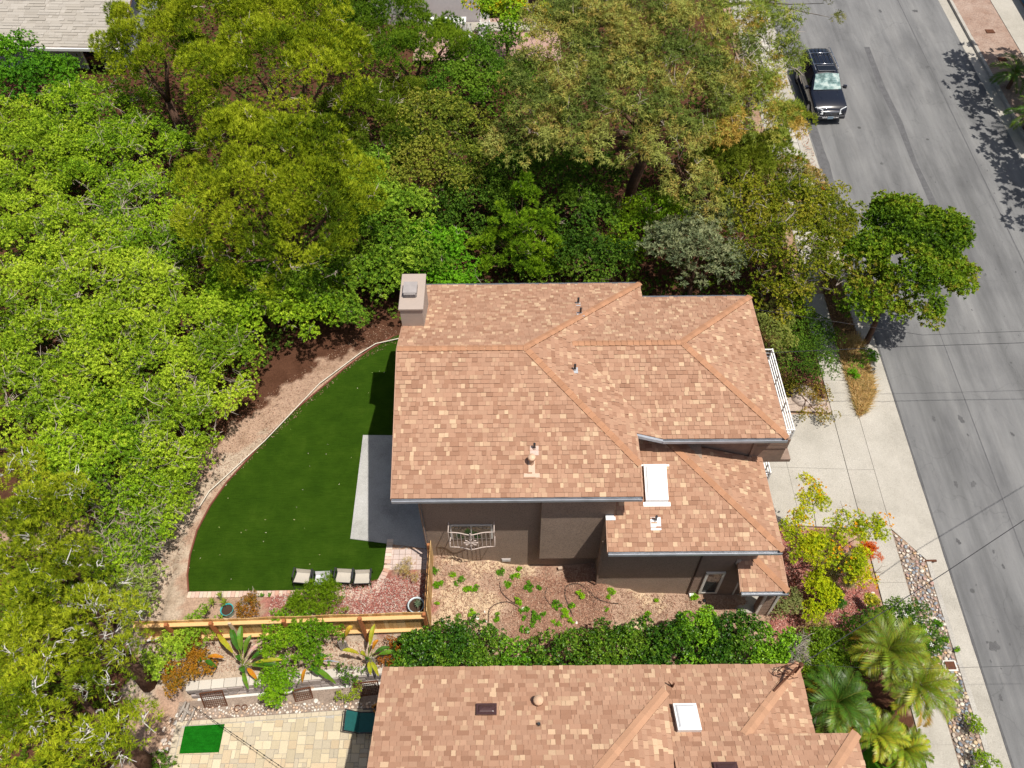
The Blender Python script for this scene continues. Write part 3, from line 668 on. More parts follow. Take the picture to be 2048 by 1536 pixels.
# roof furniture ------------------------------------------------------------
def pipe_vent(x, y, z, n, flash=(.3, .3, .31), h=.28, parent=None, wide=.26, tall=.2):
    o = MB(); o.tube([(x, y, z-.05), (x, y, z+h)], .038, 10); b_ = o.build('roof_vent', M['black_metal'], parent, smooth=False)
    f = MB(); sl = .36*n
    f.add([(x-wide/2, y-tall, z-sl*tall+.022), (x+wide/2, y-tall, z-sl*tall+.022), (x+wide/2, y+.1, z+sl*.1+.022), (x-wide/2, y+.1, z+sl*.1+.022)], [(0, 1, 2, 3)], flash)
    f.lathe([(.06, z-.02), (.045, z+.09)], x, y, 10, flash); f.build('flashing', M['paver'], b_, color=True)
    return b_
PLm = lambda y: 7+.371*(y-12.33); PLb = lambda y: 8.66-.371*(y-16.8)
pipe_vent(.66, 13.72, PLm(13.72), 1, (.55, .42, .36), parent=house)
pipe_vent(2.0, 16.35, zE(2.0), 0, (.42, .43, .45), parent=house, wide=.2, tall=.14)
pipe_vent(2.35, 19.0, PLb(19.0), -1, (.40, .40, .42), parent=house); pipe_vent(2.33, 19.75, PLb(19.75), -1, (.45, .44, .44), parent=house, wide=.16)
pipe_vent(4.45, 12.35, ez+.89*s35, 1, (.85, .85, .86), h=.3, parent=house, wide=.32, tall=.28)
def flue(x, y, z, parent, c=(.52, .36, .25), n=1, r=.10, h=.3, T=True):
    o = MB(); o.tube([(x, y, z-.05), (x, y, z+h)], r*.75, 12, c); b_ = o.build('flue', M['paver'], parent, color=True)
    o = MB(); o.lathe([(.001, z+h+.10), (r*1.1, z+h+.07), (r*1.15, z+h-.04), (r*.8, z+h-.05)], x, y, 16, tuple(min(.8, a*1.3) for a in c)); o.build('flue_cap', M['paver'], b_, color=True, smooth=True)
    if T:
        o = MB(); sl = .371*n; y0, y1 = y-.42, y-.30
        o.add([(x-.24, y0, z-sl*.42+.024), (x+.24, y0, z-sl*.42+.024), (x+.24, y1, z-sl*.3+.024), (x+.1, y1, z-sl*.3+.024), (x+.1, y+.1, z+sl*.1+.024), (x-.1, y+.1, z+sl*.1+.024), (x-.1, y1, z-sl*.3+.024), (x-.24, y1, z-sl*.3+.024)], [(0, 1, 2, 7), (6, 3, 4, 5)], (.58, .42, .32)); o.build('flashing', M['paver'], b_, color=True)
    return b_
flue(.57, 13.30, PLm(13.30), house)
def skylight(x0, x1, y0, y1, zf, parent, h=.16, name='skylight', flash=True):
    def slab(a0, a1, b0, b1, lo, hi, top=0):
        mb = MB(); t_ = top; p = [(a0, b0), (a1, b0), (a1, b1), (a0, b1)]; q = [(a0+t_, b0+t_), (a1-t_, b0+t_), (a1-t_, b1-t_), (a0+t_, b1-t_)]
        mb.add([(x, y, zf(y)+lo) for x, y in p]+[(x, y, zf(y)+hi) for x, y in q], [(0, 1, 2, 3)[::-1], (4, 5, 6, 7)]+[(i, (i+1) % 4, 4+(i+1) % 4, 4+i) for i in range(4)]); return mb
    o = slab(x0, x1, y0, y1, 0, h).build(name, M['white'], parent)
    slab(x0+.04, x1-.04, y0+.04, y1-.04, h, h+.05, .05).build('dome', M['acrylic'], o, bevel=.02)
    slab(x0+.1, x1-.1, y0+.1, y1-.1, h+.05, h+.07, .08).build('dome', M['acrylic'], o, bevel=.01)
    if flash:
        slab(x0-.07, x1+.07, y0-.13, y0-.005, .01, .03).build('flashing', M['white'], o); slab(x0-.06, x1+.12, y1+.005, y1+.06, .01, .03).build('flashing', M['white'], o)
    return o
skylight(4.17, 4.88, 12.9, 13.98, lambda y: ez+s35*(y-11.46), house)

# ================================================================ NEIGHBOUR HOUSE (south)
nb = thing('house', 'neighbouring house with tan shingle roof and dark small skylight, cut by the bottom edge', 'house', (1, 4, 0))
nr = Roof(nb)
z1 = lambda y: 5.3+.35*(7.9-y); z2 = lambda y: 4.65+.35*(8.12-y)
# upper volume: north slope up to a ridge at y=3, hip A, east slope
hx, hy = 4.09, 7.09; zh = z1(hy)
k_ = hy-2.6; zr = z1(2.6)
nr.plane([[(-3.69, 7.9, z1(7.9)), (4.04, 7.9, z1(7.9)), (hx, hy, zh), (hx-k_*.94, 2.6, zr), (-3.69, 2.6, zr)]], (1, 0, 0), (-3.69, 7.9, 5.3), 21)
se = .35/.94
nr.plane([[(hx, hy, zh), (hx-k_*.94, 2.6, zr), (hx, 2.6-k_, zh)]], (0, 1, 0), (hx, hy, zh), 22)
nr.plane([[(-3.69, 2.6, zr), (hx-k_*.94, 2.6, zr), (hx, 2.6-k_, zh), (hx, -2.7, z1(7.9)), (-3.69, -2.7, z1(7.9))]], (1, 0, 0), (-3.69, -2.7, 5.3), 23)
# lower east volume
yr = 2.6; z2r = z2(yr)
nr.plane([[(4.1, 8.12, z2(8.12)), (8.2, 8.12, z2(8.12)), (6.1, 6.02, z2(6.02)), (4.1, 6.02, z2(6.02))],
          [(4.1, 6.02, z2(6.02)), (9.05, 6.02, z2(6.02)), (5.63, 2.6, z2r), (4.1, 2.6, z2r)]], (1, 0, 0), (4.1, 8.12, 4.65), 24)
nr.plane([[(8.2, 8.12, z2(8.12)), (8.2, 6.02, z2(8.12)), (6.1, 6.02, z2(6.02))]], (0, 1, 0), (8.2, 8.12, 4.65), 25)
nr.plane([[(9.05, 6.02, z2(6.02)), (5.63, 2.6, z2r), (9.05, -.82, z2(6.02))]], (0, 1, 0), (9.05, 6.02, z2(6.02)), 26)
nr.plane([[(4.1, 2.6, z2r), (5.63, 2.6, z2r), (9.05, -.82, z2(6.02)), (4.1, -.82, z2(6.02))]], (1, 0, 0), (4.1, -.82, z2(6.02)), 27)
NS, EA = (0, 1, -.35), (1, 0, -.35)
cc = (.42, .24, .15)
nr.cap((hx, hy, zh), (hx-k_*.94, 2.6, zr), NS, EA, c=cc, w_=.14); nr.cap((8.2, 8.12, 4.65), (6.1, 6.02, z2(6.02)), NS, EA, c=cc, w_=.14); nr.cap((9.05, 6.02, z2(6.02)), (5.63, 2.6, z2r), NS, EA, c=cc, w_=.14)
nr.build(300)
mb = MB(); mb.box(-3.3, 3.7, -2.3, 7.5, .2, 5.1); mb.box(3.703, 7.8, 2.0, 7.7, -.6, 4.45); mb.box(7.803, 8.6, 0, 5.6, -.8, 4.9); mb.build('wall', M['stucco'], nb)
skylight(-1.02, -.48, 6.42, 6.74, z1, nb, .12, flash=False)
for o in list(bpy.data.objects):
    if o.name.startswith('dome') and o.parent and o.parent.parent is nb: o.data = o.data.copy(); o.data.materials[0] = M['plastic_dark']
sk = [o for o in bpy.data.objects if o.name.startswith('skylight') and o.parent is nb][0]; sk.data.materials[0] = M['plastic_dark']
skylight(4.30, 4.93, 6.08, 6.85, z2, nb, .22, flash=False)
s3 = skylight(5.05, 5.65, 4.75, 5.25, z2, nb, .12, flash=False); s3.data.materials[0] = M['plastic_dark']
for c in s3.children: c.data.materials[0] = M['plastic_dark']
flue(.63, 6.78, z1(6.78), nb, (.45, .30, .20), -1, .12, .2, False)
pipe_vent(.62, 6.15, z1(6.15), -1, (.3, .2, .14), .12, nb, .1, .06)
mb = MB(); mb.tube([(4.42, 7.42, z2(7.42)), (4.42, 7.42, z2(7.42)+.3)], .03, 8); mb.tube([(4.42, 7.42, z2(7.42)+.05), (4.30, 7.5, z2(7.42)+.2)], .02, 6); mb.build('roof_vent', M['rust'], nb)
# service mast with looped cable on the corner of the roof
mb = MB(); mb.tube([(8.0, 7.85, 4.6), (8.0, 7.85, 5.35)], .035, 8); mb.lathe([(.001, 5.46), (.07, 5.40), (.06, 5.33)], 8.0, 7.85, 10); mast = mb.build('service_mast', M['rust'], nb)
for k, (r_, ph) in enumerate(((.30, 0), (.22, 1.2), (.16, 2.6))):
    mb = MB(); mb.tube([(7.75-.1*k+r_*math.cos(a+ph), 7.75+r_*.6*math.sin(a+ph), 5.15+.16*math.sin(2*a+ph)) for a in [i*.55 for i in range(11)]], .012, 5, cap=False); mb.build('cable_loop', M['rust'], mast)
mb = MB(); mb.tube([(7.9, 7.8, 5.3), (7.5, 7.5, 4.98), (7.2, 7.25, 5.0)], .03, 6); mb.build('cable_loop', M['rust'], mast)
# ================================================================ FAR HOUSES at the top
fh = thing('house', 'low house with pale grey shingle roof and white eave, top left corner', 'house', (-27, 45, 3))
fr = Roof(fh); g3 = [((.36, .33, .29), 3), ((.385, .355, .315), 3), ((.34, .31, .27), 2)]; G3 = [c for c, k in g3 for _ in range(k)]
fr.plane([[(-40, 42.2, 5.2), (-20.9, 41.4, 5.2), (-20.9, 47.5, 7.1), (-40, 48.3, 7.1)]], (19.1, -.8, 0), (-40, 42.2, 5.2), 31, course=.2, wmin=.4, wmax=1.0, colors=G3)
fr.build(0)
mb = MB(); mb.prism([(-40, 42.9), (-21.4, 42.1), (-21.4, 52), (-40, 52)], 2.2, 5.2); mb.build('wall', plain('pale_wall', (.42, .45, .50), .7, .3), fh)
mb = MB(); mb.prism([(-40, 42.06), (-20.9, 41.26), (-20.9, 41.385), (-40, 42.185)], 5.03, 5.17); mb.build('gutter', M['white'], fh)
mb = MB(); mb.prism([(-23.6, 42.15), (-22.4, 42.1), (-22.4, 42.13), (-23.6, 42.18)], 3.0, 4.9); wf = mb.build('window', M['white'], fh)
mb = MB(); mb.prism([(-23.45, 42.12), (-22.55, 42.085), (-22.55, 42.09), (-23.45, 42.13)], 3.2, 4.75); mb.build('pane', M['glass_dark'], wf)
n2 = thing('house', 'white walled house behind garden chairs, at the top edge', 'house', (-2, 50, 3))
mb = MB(); mb.box(-8, -1.75, 47.3, 58, 2.5, 8.2); mb.build('wall', plain('pale_wall2', (.56, .53, .55), .7, .3, var=.05), n2)
mb = MB(); mb.box(-1.747, 8, 48.6, 58, 2.5, 8); mb.build('wall', plain('brown_wall', (.07, .045, .04), .7, .3), n2)
mb = MB(); mb.box(-.2, 1.2, 48.54, 48.58, 3.6, 5.2); wf = mb.build('window', M['white'], n2)
mb = MB(); mb.box(-.08, 1.08, 48.52, 48.535, 3.72, 5.1); mb.build('pane', M['glass_dark'], wf)
mb = MB(); mb.box(-9, 8.5, 46.8, 58.5, 8.25, 8.4); mb.build('roof', M['white'], n2)
sheet('patio_north', [(-5.5, 43.2), (3, 43.0), (3, 48.5), (-5.5, 47.3)], lambda x, y: 3.3, ground_mat('pink_paving', [(.38, .24, .20), (.44, .30, .26)], 1, 20))
quad('patio_kerb', -4.9, 3, 46.2, 47.2, lambda x, y: 3.42, M["concrete"], thick=.1)

# ================================================================ GROUND COVERS (soil patches, mulch, litter)
def scatter(name, poly, n, cols, lmin=.03, lmax=.12, wd=.012, dz=.01, zf=None, kind='stuff', curl=.02, seed=1):
    """loose twigs, bark chips, dry leaves lying on the ground"""
    rr = np.random.default_rng(seed); xs = [p[0] for p in poly]; ys = [p[1] for p in poly]; P = []
    while len(P) < n:
        x, y = rr.uniform(min(xs), max(xs)), rr.uniform(min(ys), max(ys))
        if inside((x, y), poly): P.append((x, y, (zf or ground)(x, y)+dz+rr.uniform(0, .015)))
    P = np.array(P); a = rr.uniform(0, 2*np.pi, n); L_ = rr.uniform(lmin, lmax, n); W_ = L_*0+wd*rr.uniform(.6, 1.6, n)
    d = np.stack([np.cos(a), np.sin(a), rr.uniform(-.2, .3, n)], 1)*L_[:, None]/2; s_ = np.stack([-np.sin(a), np.cos(a), rr.uniform(-.4, .4, n)], 1)*W_[:, None]
    mid = rr.normal(0, curl, (n, 3)); mid[:, 2] = abs(mid[:, 2])*.5
    V = np.stack([P-d, P+mid-s_, P+d, P+mid+s_], 1).reshape(-1, 3); F = np.arange(4*n).reshape(n, 4)
    C = np.array(cols)[rr.integers(0, len(cols), n)]*rr.uniform(.75, 1.25, (n, 1))
    return npmesh(name, V, F, np.clip(C, 0, .9), M['litter'], kind=kind)
def drape(name, poly, mat, dz=.03, step=.3, jag=.15):
    """patch of other soil following the ground"""
    xs = [p[0] for p in poly]; ys = [p[1] for p in poly]; nx = max(2, int((max(xs)-min(xs))/step)); ny = max(2, int((max(ys)-min(ys))/step))
    mb = MB(); idx = {}
    for j in range(ny+1):
        for i in range(nx+1):
            x = min(xs)+(max(xs)-min(xs))*i/nx+rng.uniform(-jag, jag)*step; y = min(ys)+(max(ys)-min(ys))*j/ny+rng.uniform(-jag, jag)*step
            idx[i, j] = len(mb.v); mb.v.append((x, y, ground(x, y)+dz+.02*math.sin(x*5.1+y*3.3)*math.sin(y*4.7-x*2.2)))
    for j in range(ny):
        for i in range(nx):
            q = (idx[i, j], idx[i+1, j], idx[i+1, j+1], idx[i, j+1]); c = [sum(mb.v[k][a] for k in q)/4 for a in (0, 1)]
            if inside(c, poly): mb.f.append(q); mb.c.append((1, 1, 1))
    return mb.build(name, mat, kind='structure', smooth=True)
M['sand'] = ground_mat('sand', [(.40, .27, .16), (.52, .38, .25), (.56, .44, .31)], 1.2, 16, bs=.4)
M['sand_pale'] = ground_mat('sand_pale', [(.34, .26, .19), (.46, .37, .28), (.55, .46, .37)], .9, 12, bs=.5)
M['dark_soil'] = ground_mat('dark_soil', [(.07, .035, .025), (.14, .07, .045)], 1.5, 12, bs=.8)
side = [(-2.75, 9.1), (-2.75, 12.8), (2.9, 12.7), (2.9, 11.9), (8.3, 11.9), (8.3, 9.0)]
straw = [(.34, .20, .13), (.42, .28, .20), (.26, .13, .09), (.50, .37, .27), (.30, .16, .11), (.18, .085, .06)]
scatter('dry_litter', side, 15000, straw, .04, .16, .007, .02, seed=1)
scatter('dry_litter', [(.3, 9.4), (3.4, 9.4), (3.3, 12.2), (-.1, 12.4)], 5000, [(.30, .16, .11), (.37, .21, .14), (.24, .12, .08)], .05, .18, .009, .02, seed=2)
scatter('dry_litter', [(2.2, 9.1), (5.2, 9.1), (4.8, 9.8), (2.4, 9.8)], 2500, [(.45, .20, .12), (.38, .15, .09), (.52, .30, .2)], .05, .14, .02, .03, seed=3)
redm = [(.32, .10, .08), (.40, .16, .13), (.24, .07, .06), (.52, .34, .28), (.30, .13, .11)]
scatter('mulch_chips', [(9.0, 9.8), (13.3, 9.8), (13.2, 12.2), (12.0, 14.5), (8.8, 14.6)], 14000, redm, .03, .09, .012, .055, seed=4)
scatter('mulch_chips', [(-8.2, 10.45), (-3, 10.45), (-3, 12.3), (-8.2, 11.5)], 9000, redm+[(.50, .42, .36), (.44, .36, .31)], .03, .08, .011, .055, seed=5)
scatter('bank_litter', [(-13.2, 10.5), (-11.8, 12.0), (-11.2, 15.2), (-9.2, 18.2), (-6.5, 21.8), (-4, 23.4), (-6, 24), (-10.2, 20), (-13.6, 16)], 5000, straw+[(.15, .07, .05)], .02, .08, .007, .02, seed=6)
scatter('bank_litter', [(-12.4, 9.0), (-2.9, 9.4), (-2.9, 10.2), (-12.4, 10.2)], 4500, straw+[(.48, .42, .35)], .02, .10, .009, .035, seed=7)
scatter('leaf_litter', [(9.2, 20.2), (13.3, 20.2), (13.3, 26), (9, 24.5)], 5000, [(.18, .08, .05), (.32, .2, .10), (.10, .05, .035)], .04, .12, .02, .06, seed=8)
scatter('leaf_litter', [(14.55, 21.3), (15.5, 21.9), (15.5, 27), (14.55, 27)], 3500, [(.18, .09, .06), (.34, .22, .12), (.24, .11, .07)], .05, .16, .012, .02, seed=9)
scatter('kerb_leaves', [(15.72, 27), (16.2, 27), (16.2, 40), (15.72, 40)], 500, [(.30, .12, .07), (.38, .17, .10)], .04, .10, .02, -.1, seed=10)
scatter('lawn_debris', [p for p in lawn_poly], 45, [(.45, .42, .22), (.30, .36, .12), (.55, .5, .38)], .03, .07, .010, .012, zf=Zl, seed=12)
# dry grass between pavement and kerb
def blades(name, poly, n, cols, h=.3, wd=.006, seed=1, mat='leaf', lean=.5, kind='stuff'):
    rr = np.random.default_rng(seed); xs = [p[0] for p in poly]; ys = [p[1] for p in poly]; P = []
    while len(P) < n:
        x, y = rr.uniform(min(xs), max(xs)), rr.uniform(min(ys), max(ys))
        if inside((x, y), poly): P.append((x, y, ground(x, y)-.02))
    P = np.array(P); a = rr.uniform(0, 2*np.pi, n); H_ = h*rr.uniform(.4, 1.2, n)
    d = np.stack([np.cos(a)*lean*H_, np.sin(a)*lean*H_, H_], 1)*rr.uniform(.7, 1.3, (n, 1)); s_ = np.stack([-np.sin(a), np.cos(a), a*0], 1)*wd
    V = np.stack([P-s_, P+s_, P+d], 1).reshape(-1, 3); F = np.arange(3*n).reshape(n, 3)
    C = np.array(cols)[rr.integers(0, len(cols), n)]*rr.uniform(.7, 1.3, (n, 1)); return npmesh(name, V, F, np.clip(C, 0, .9), M[mat], kind=kind)
blades('dry_grass', [(14.53, 19.9), (15.0, 20.3), (15.5, 21.3), (15.5, 24.0), (14.53, 24.0)], 9000, [(.62, .42, .18), (.50, .32, .13), (.68, .50, .25), (.36, .30, .10)], .24, .016, 21, lean=1.3)
blades('dry_grass', [(14.6, 24), (15.4, 24), (15.4, 30), (14.6, 30)], 3500, [(.30, .18, .09), (.22, .12, .06), (.4, .28, .13)], .22, .012, 22, lean=1.2)
blades('dry_grass', [(9.8, 22.6), (13.3, 24.0), (13.3, 25.5), (10.5, 24.6)], 3500, [(.42, .27, .08), (.30, .2, .07), (.2, .2, .04)], .3, .008, 23, lean=.7)
# front lawn of the neighbour
nl = [(9.3, 4.0), (13.4, 4.0), (13.4, 7.3), (12.4, 7.9), (9.3, 6.3)]
drape('neighbour_lawn', nl, M['grass'], .07)
blades('lawn_grass', nl, 14000, [(.10, .28, .015), (.16, .34, .03), (.07, .2, .01)], .07, .006, 24)
# ---------------------------------------------------------------- cobbles between pavement and kerb
cob = sheet('cobble_strip', [(14.53, -4), (15.49, -4), (15.49, 13.5), (14.53, 14.8)], lambda x, y: PV(x, y)-.035, ground_mat('cobble_bed', [(.16, .12, .10), (.30, .23, .18)], 2, 18))
CB = [(.44, .34, .25), (.52, .43, .34), (.36, .25, .20), (.50, .33, .18), (.30, .31, .33), (.24, .26, .29), (.56, .50, .43), (.40, .26, .22), (.60, .55, .48), (.33, .28, .26)]
CB2 = [(.15, .17, .21), (.20, .22, .26), (.27, .30, .33), (.55, .46, .34), (.62, .56, .46), (.50, .38, .24), (.42, .36, .30)]
def stone_mesh(seed, n=7):
    rr = random.Random(seed); v = []; rows = ((-.35, .75), (.12, 1.0), (.62, .72)); f = []
    for z, r_ in rows:
        for k in range(n):
            a = 2*math.pi*k/n; q = r_*rr.uniform(.86, 1.12); v.append((q*math.cos(a), q*math.sin(a)*.78, z))
    v.append((0, 0, .85)); 
    for j in range(2):
        for k in range(n): f.append((j*n+k, j*n+(k+1) % n, (j+1)*n+(k+1) % n, (j+1)*n+k))
    for k in range(n): f.append((2*n+k, 2*n+(k+1) % n, 3*n))
    return v, f
SM = [stone_mesh(k) for k in range(6)]; cache = {}
def stone_obj(name, x, y, z, r_, col_, parent, flat=.55):
    ci = tuple(round(a, 3) for a in col_); k = rng.randrange(6); key = (k, ci)
    if key not in cache:
        mb = MB(); mb.add(SM[k][0], SM[k][1], ci); tmp = mb.build('stone', M['stone'], color=True, smooth=True); cache[key] = tmp.data; bpy.data.objects.remove(tmp)
    o = bpy.data.objects.new(name, cache[key]); col.objects.link(o); o.parent = parent
    o.location = (x, y, z); o.rotation_euler = (rng.uniform(-.25, .25), rng.uniform(-.25, .25), rng.uniform(0, 6.28)); o.scale = (r_, r_*rng.uniform(.8, 1.15), r_*flat)
    if parent and parent.type == 'EMPTY': o.matrix_parent_inverse = Matrix.Translation(parent.location).inverted()
    return o
def stone_stuff(name, pts, parent, cols):
    mb = MB()
    for x, y, z, r_ in pts:
        v, f = SM[rng.randrange(6)]; a = rng.uniform(0, 6.28); ca, sa = math.cos(a), math.sin(a)
        mb.add([(x+(p[0]*ca-p[1]*sa)*r_, y+(p[0]*sa+p[1]*ca)*r_, z+p[2]*r_*.55) for p in v], f, jit(rng.choice(cols), .15))
    return mb.build(name, M['stone'], parent, color=True, smooth=True, kind='stuff')
def pack(x0, x1, y0, y1, rmin, rmax, n, ok=None, keep=.78):
    pts = []; grid = {}
    for _ in range(n):
        x, y, r_ = rng.uniform(x0, x1), rng.uniform(y0, y1), rng.uniform(rmin, rmax)
        if ok and not ok(x, y): continue
        gx_, gy_ = int(x/.25), int(y/.25); good = True
        for i in (-1, 0, 1):
            for j in (-1, 0, 1):
                for q in grid.get((gx_+i, gy_+j), ()):
                    if (q[0]-x)**2+(q[1]-y)**2 < ((q[2]+r_)*keep)**2: good = False; break
                if not good: break
            if not good: break
        if good: pts.append((x, y, r_)); grid.setdefault((gx_, gy_), []).append((x, y, r_))
    return pts
okc = lambda x, y: y < 14.75-(x-14.55)*1.25 and not (15.0 < x < 15.42 and 9.55 < y < 9.95) and not (14.9 < x < 15.35 and 6.15 < y < 6.6)
st = pack(14.58, 15.45, 4.6, 14.7, .055, .10, 9000, okc)
st.sort(key=lambda q: -q[2])
for x, y, r_ in st[:300]: stone_obj('cobble', x, y, PV(x, y)-.01, r_, rng.choice(CB if y > 9.2 else CB2+CB[:3]), cob)
stone_stuff('cobble_fill', [(x, y, PV(x, y)-.015, r_) for x, y, r_ in st[300:]] + [(rng.uniform(14.58, 15.45), y_, PV(15, y_)-.03, rng.uniform(.02, .04)) for y_ in [rng.uniform(4.6, 13.7) for _ in range(1100)]], cob, CB+CB2[:3])
def box_thing(name, label, cat, u, w_, d_, h, mat, lidmat, group=None, rz=0):
    x, y = u[0], u[1]; z = PV(x, y)
    t_ = thing(name, label, cat, (x, y, z), rz, group)
    mb = MB(); mb.obox(0, 0, -.01, w_, d_, h); mb.build('rim', mat, t_, local=True, bevel=.015)
    mb = MB(); mb.obox(0, 0, h/2+.0, w_*.74, d_*.74, .02); mb.build('lid', lidmat, t_, local=True, bevel=.006); return t_
box_thing('utility_box', 'concrete utility box with rust brown lid set in the cobble strip', 'utility cover', (15.2, 9.75), .46, .38, .06, M['trim'], M['rust'])
box_thing('utility_box', 'pale cream utility box set in the cobbles near the lower kerb', 'utility cover', (15.12, 6.38), .40, .40, .08, M['trim'], M['trim'])
mb = MB(); u = (15.78,13.59,-0.03); mb.tube([(u[0]-.5, u[1], u[2]-.05), (u[0]+.1, u[1], u[2]-.03)], .05, 8); tag(mb.build('drain_pipe', M['rust']), 'short rusty drain pipe poking from the cobbles to the kerb', 'pipe')
# paved strip beside the far kerb section (individual pavers)
psx = sheet('paver_strip', [(13.9, 27.4), (15.49, 27.4), (15.49, 52), (13.9, 52)], lambda x, y: PV(x, y)-.03, M['kerb'])
cnt = 0; y = 27.5
while y < 52:
    for k in range(4):
        if cnt < 300:
            x0 = 14.02+k*.37; mb = MB(); z = PV(x0, y); mb.box(x0+.012, x0+.355, y+.012, y+.52, z-.05, z+rng.uniform(0, .01), jit((.46, .44, .39), .06)); mb.build('paver', M['paver'], psx, color=True, bevel=.006); cnt += 1
    y += .535
# ================================================================ FENCE
WOODC = [(.52, .32, .13), (.58, .37, .16), (.48, .28, .10), (.60, .40, .19), (.46, .25, .09)]
fence = thing('wooden_fence', 'new cedar board fence running below the artificial lawn with rails on its near side', 'fence', (-7, 10.3, 1.5))
fx0, fx1 = -12.1, -2.86
fy = lambda x: 10.31-(x+2.8)*.0 - (x+2.8)*(-.0)-.0
fy = lambda x: 10.31+(x+2.8)*.025
x = fx0; i = 0
while x < fx1:
    z0 = 1.42; zt = 3.32+.02*math.sin(x*3)+rng.uniform(-.01, .012)-(.0 if x > -8 else .02)
    mb = MB(); mb.obox(x+.067, fy(x)+.03, (z0+zt)/2, .132, .02, zt-z0, rng.uniform(-.015, .015), jit(rng.choice(WOODC), .08)); mb.build('board', M['fence_wood'], fence, color=True); x += .138
for zz, d in ((3.1, .12), (2.05, .12)):
    xs_ = [fx0, -9.6, -7.3, -4.9, fx1]
    for a, b_ in zip(xs_, xs_[1:]):
        mb = MB(); mb.obox((a+b_)/2, fy((a+b_)/2)-.04, zz, b_-a-.01, d, .05, .025, jit((.66, .42, .19), .05)); mb.build('rail', M['fence_wood'], fence, color=True)
for px in (-11.0, -9.6, -7.3, -4.9, -2.86):
    mb = MB(); mb.obox(px, fy(px)-.10 if px < -3 else fy(px)-.03, 2.35, .10, .11, 1.95, 0, (.36, .13, .05)); mb.build('post', M['fence_wood'], fence, color=True)
mb = MB(); mb.obox(-9.0, fy(-9)-.12, 2.5, .1, .05, 1.6, 0, (.55, .42, .30)); mb.build('post', M['fence_wood'], fence, color=True)
f2 = thing('wooden_fence', 'short return of the cedar fence meeting the brown house wall', 'fence', (-2.85, 11.6, 1.8))
y = 10.36
while y < 12.80:
    z0 = 1.5; zt = 3.36+rng.uniform(-.015, .015)+(.02 if int(y*7) % 2 else -.02)
    mb = MB(); mb.obox(-2.79, y+.067, (z0+zt)/2, .02, .132, zt-z0, 0, jit(rng.choice(WOODC), .08)); mb.build('board', M['fence_wood'], f2, color=True); y += .138
for zz in (3.05, 2.1):
    mb = MB(); mb.obox(-2.85, 11.6, zz, .09, 2.4, .05, 0, (.48, .24, .10)); mb.build('rail', M['fence_wood'], f2, color=True)
mb = MB(); mb.obox(-2.86, 12.7, 2.4, .09, .09, 1.9, 0, (.36, .15, .06)); mb.build('post', M['fence_wood'], f2, color=True)
# ================================================================ LOWER PATIO, RETAINING WALL
pat = sheet('paver_patio', [(-10.95, 7.79), (-4.6, 8.17), (-3.2, 8.2), (-3.2, 2.0), (-10.95, 2.0)], lambda x, y: .74, M['kerb'], .1)
U = .135; gridN = {}
X0, Y0 = -10.72, 3.0; nxp, nyp = int(7.4/U), int(5.2/U); used = set(); cnt = 0; restp = MB()
sizes = [(3, 2), (2, 2), (2, 3), (2, 1), (1, 2), (1, 1)]; wts = [8, 22, 6, 10, 9, 4]
PVC = [(.50, .42, .28), (.53, .45, .31), (.47, .40, .28), (.56, .48, .34), (.45, .39, .29), (.50, .40, .27)]
cells = sorted([(i, j) for i in range(nxp) for j in range(nyp)], key=lambda q: (-q[1], q[0])); pl_ = []
for i, j in cells:
    if (i, j) in used: continue
    for a, b_ in rng.choices(sizes, wts, k=5)+[(1, 1)]:
        cs = [(i+p, j-q) for p in range(a) for q in range(b_)]
        if all(c not in used and c[0] < nxp and c[1] >= 0 for c in cs): used.update(cs); pl_.append((i, j-b_+1, a, b_)); break
for i, j, a, b_ in pl_:
    x0, y0 = X0+i*U, Y0+j*U; x1, y1 = x0+a*U, y0+b_*U
    ytop = 7.79+(x0+10.95)*.06-.16
    if y0 > ytop: continue
    y1 = min(y1, ytop)
    if y1-y0 < .06: continue
    h = .765+rng.uniform(-.004, .005); c = jit(rng.choice(PVC), .08)
    if y0 > 4.9 and cnt < 255: mb = MB(); mb.box(x0+.006, x1-.006, y0+.006, y1-.006, .70, h, c); mb.build('paver', M['paver'], pat, color=True, bevel=.006); cnt += 1
    else: restp.box(x0+.006, x1-.006, y0+.006, y1-.006, .70, h, c)
restp.build('paver_field', M['paver'], pat, color=True, kind='stuff')
x = -10.92
while x < -4.7:
    yb = 7.79+(x+10.95)*.06; mb = MB(); mb.obox(x+.12, yb-.075, .735, .23, .13, .07, .06, jit((.50, .43, .32), .06)); mb.build('border_paver', M['paver'], pat, color=True, bevel=.006); x += .24
y = 5.0
while y < 7.6:
    mb = MB(); mb.box(-10.93, -10.74, y+.006, y+.16, .7, .77, jit((.50, .43, .32), .08)); mb.build('border_paver', M['paver'], pat, color=True, bevel=.006); y += .166
mat_ = thing('turf_mat', 'small bright green turf mat lying on the beige pavers', 'mat', (-10, 7.3, .78))
mb = MB(); mb.add([(-10.62, 7.63, .795), (-9.36, 7.69, .795), (-9.36, 6.84, .795), (-10.60, 6.81, .795), (-10.62, 7.63, .767), (-9.36, 7.69, .767), (-9.36, 6.84, .767), (-10.60, 6.81, .767)], [(0, 3, 2, 1), (0, 1, 5, 4), (1, 2, 6, 5), (2, 3, 7, 6), (3, 0, 4, 7)]); mb.build('turf_sheet', M['turf_mat'], mat_)
rw = thing('retaining_wall', 'grey block retaining wall with pale cap stones above the beige patio', 'wall', (-7.5, 8.6, 1))
xx = -10.6
while xx < -3.3:
    yy = retain_y(xx); mb = MB(); mb.obox(xx+.2, yy+.17, 1.5, .388, .30, .07, .08, jit((.52, .48, .42), .06)); mb.build('cap_stone', M['paver'], rw, color=True, bevel=.01); xx += .40
rows_ = [(.72, .98), (.98, 1.22), (1.22, 1.462)]
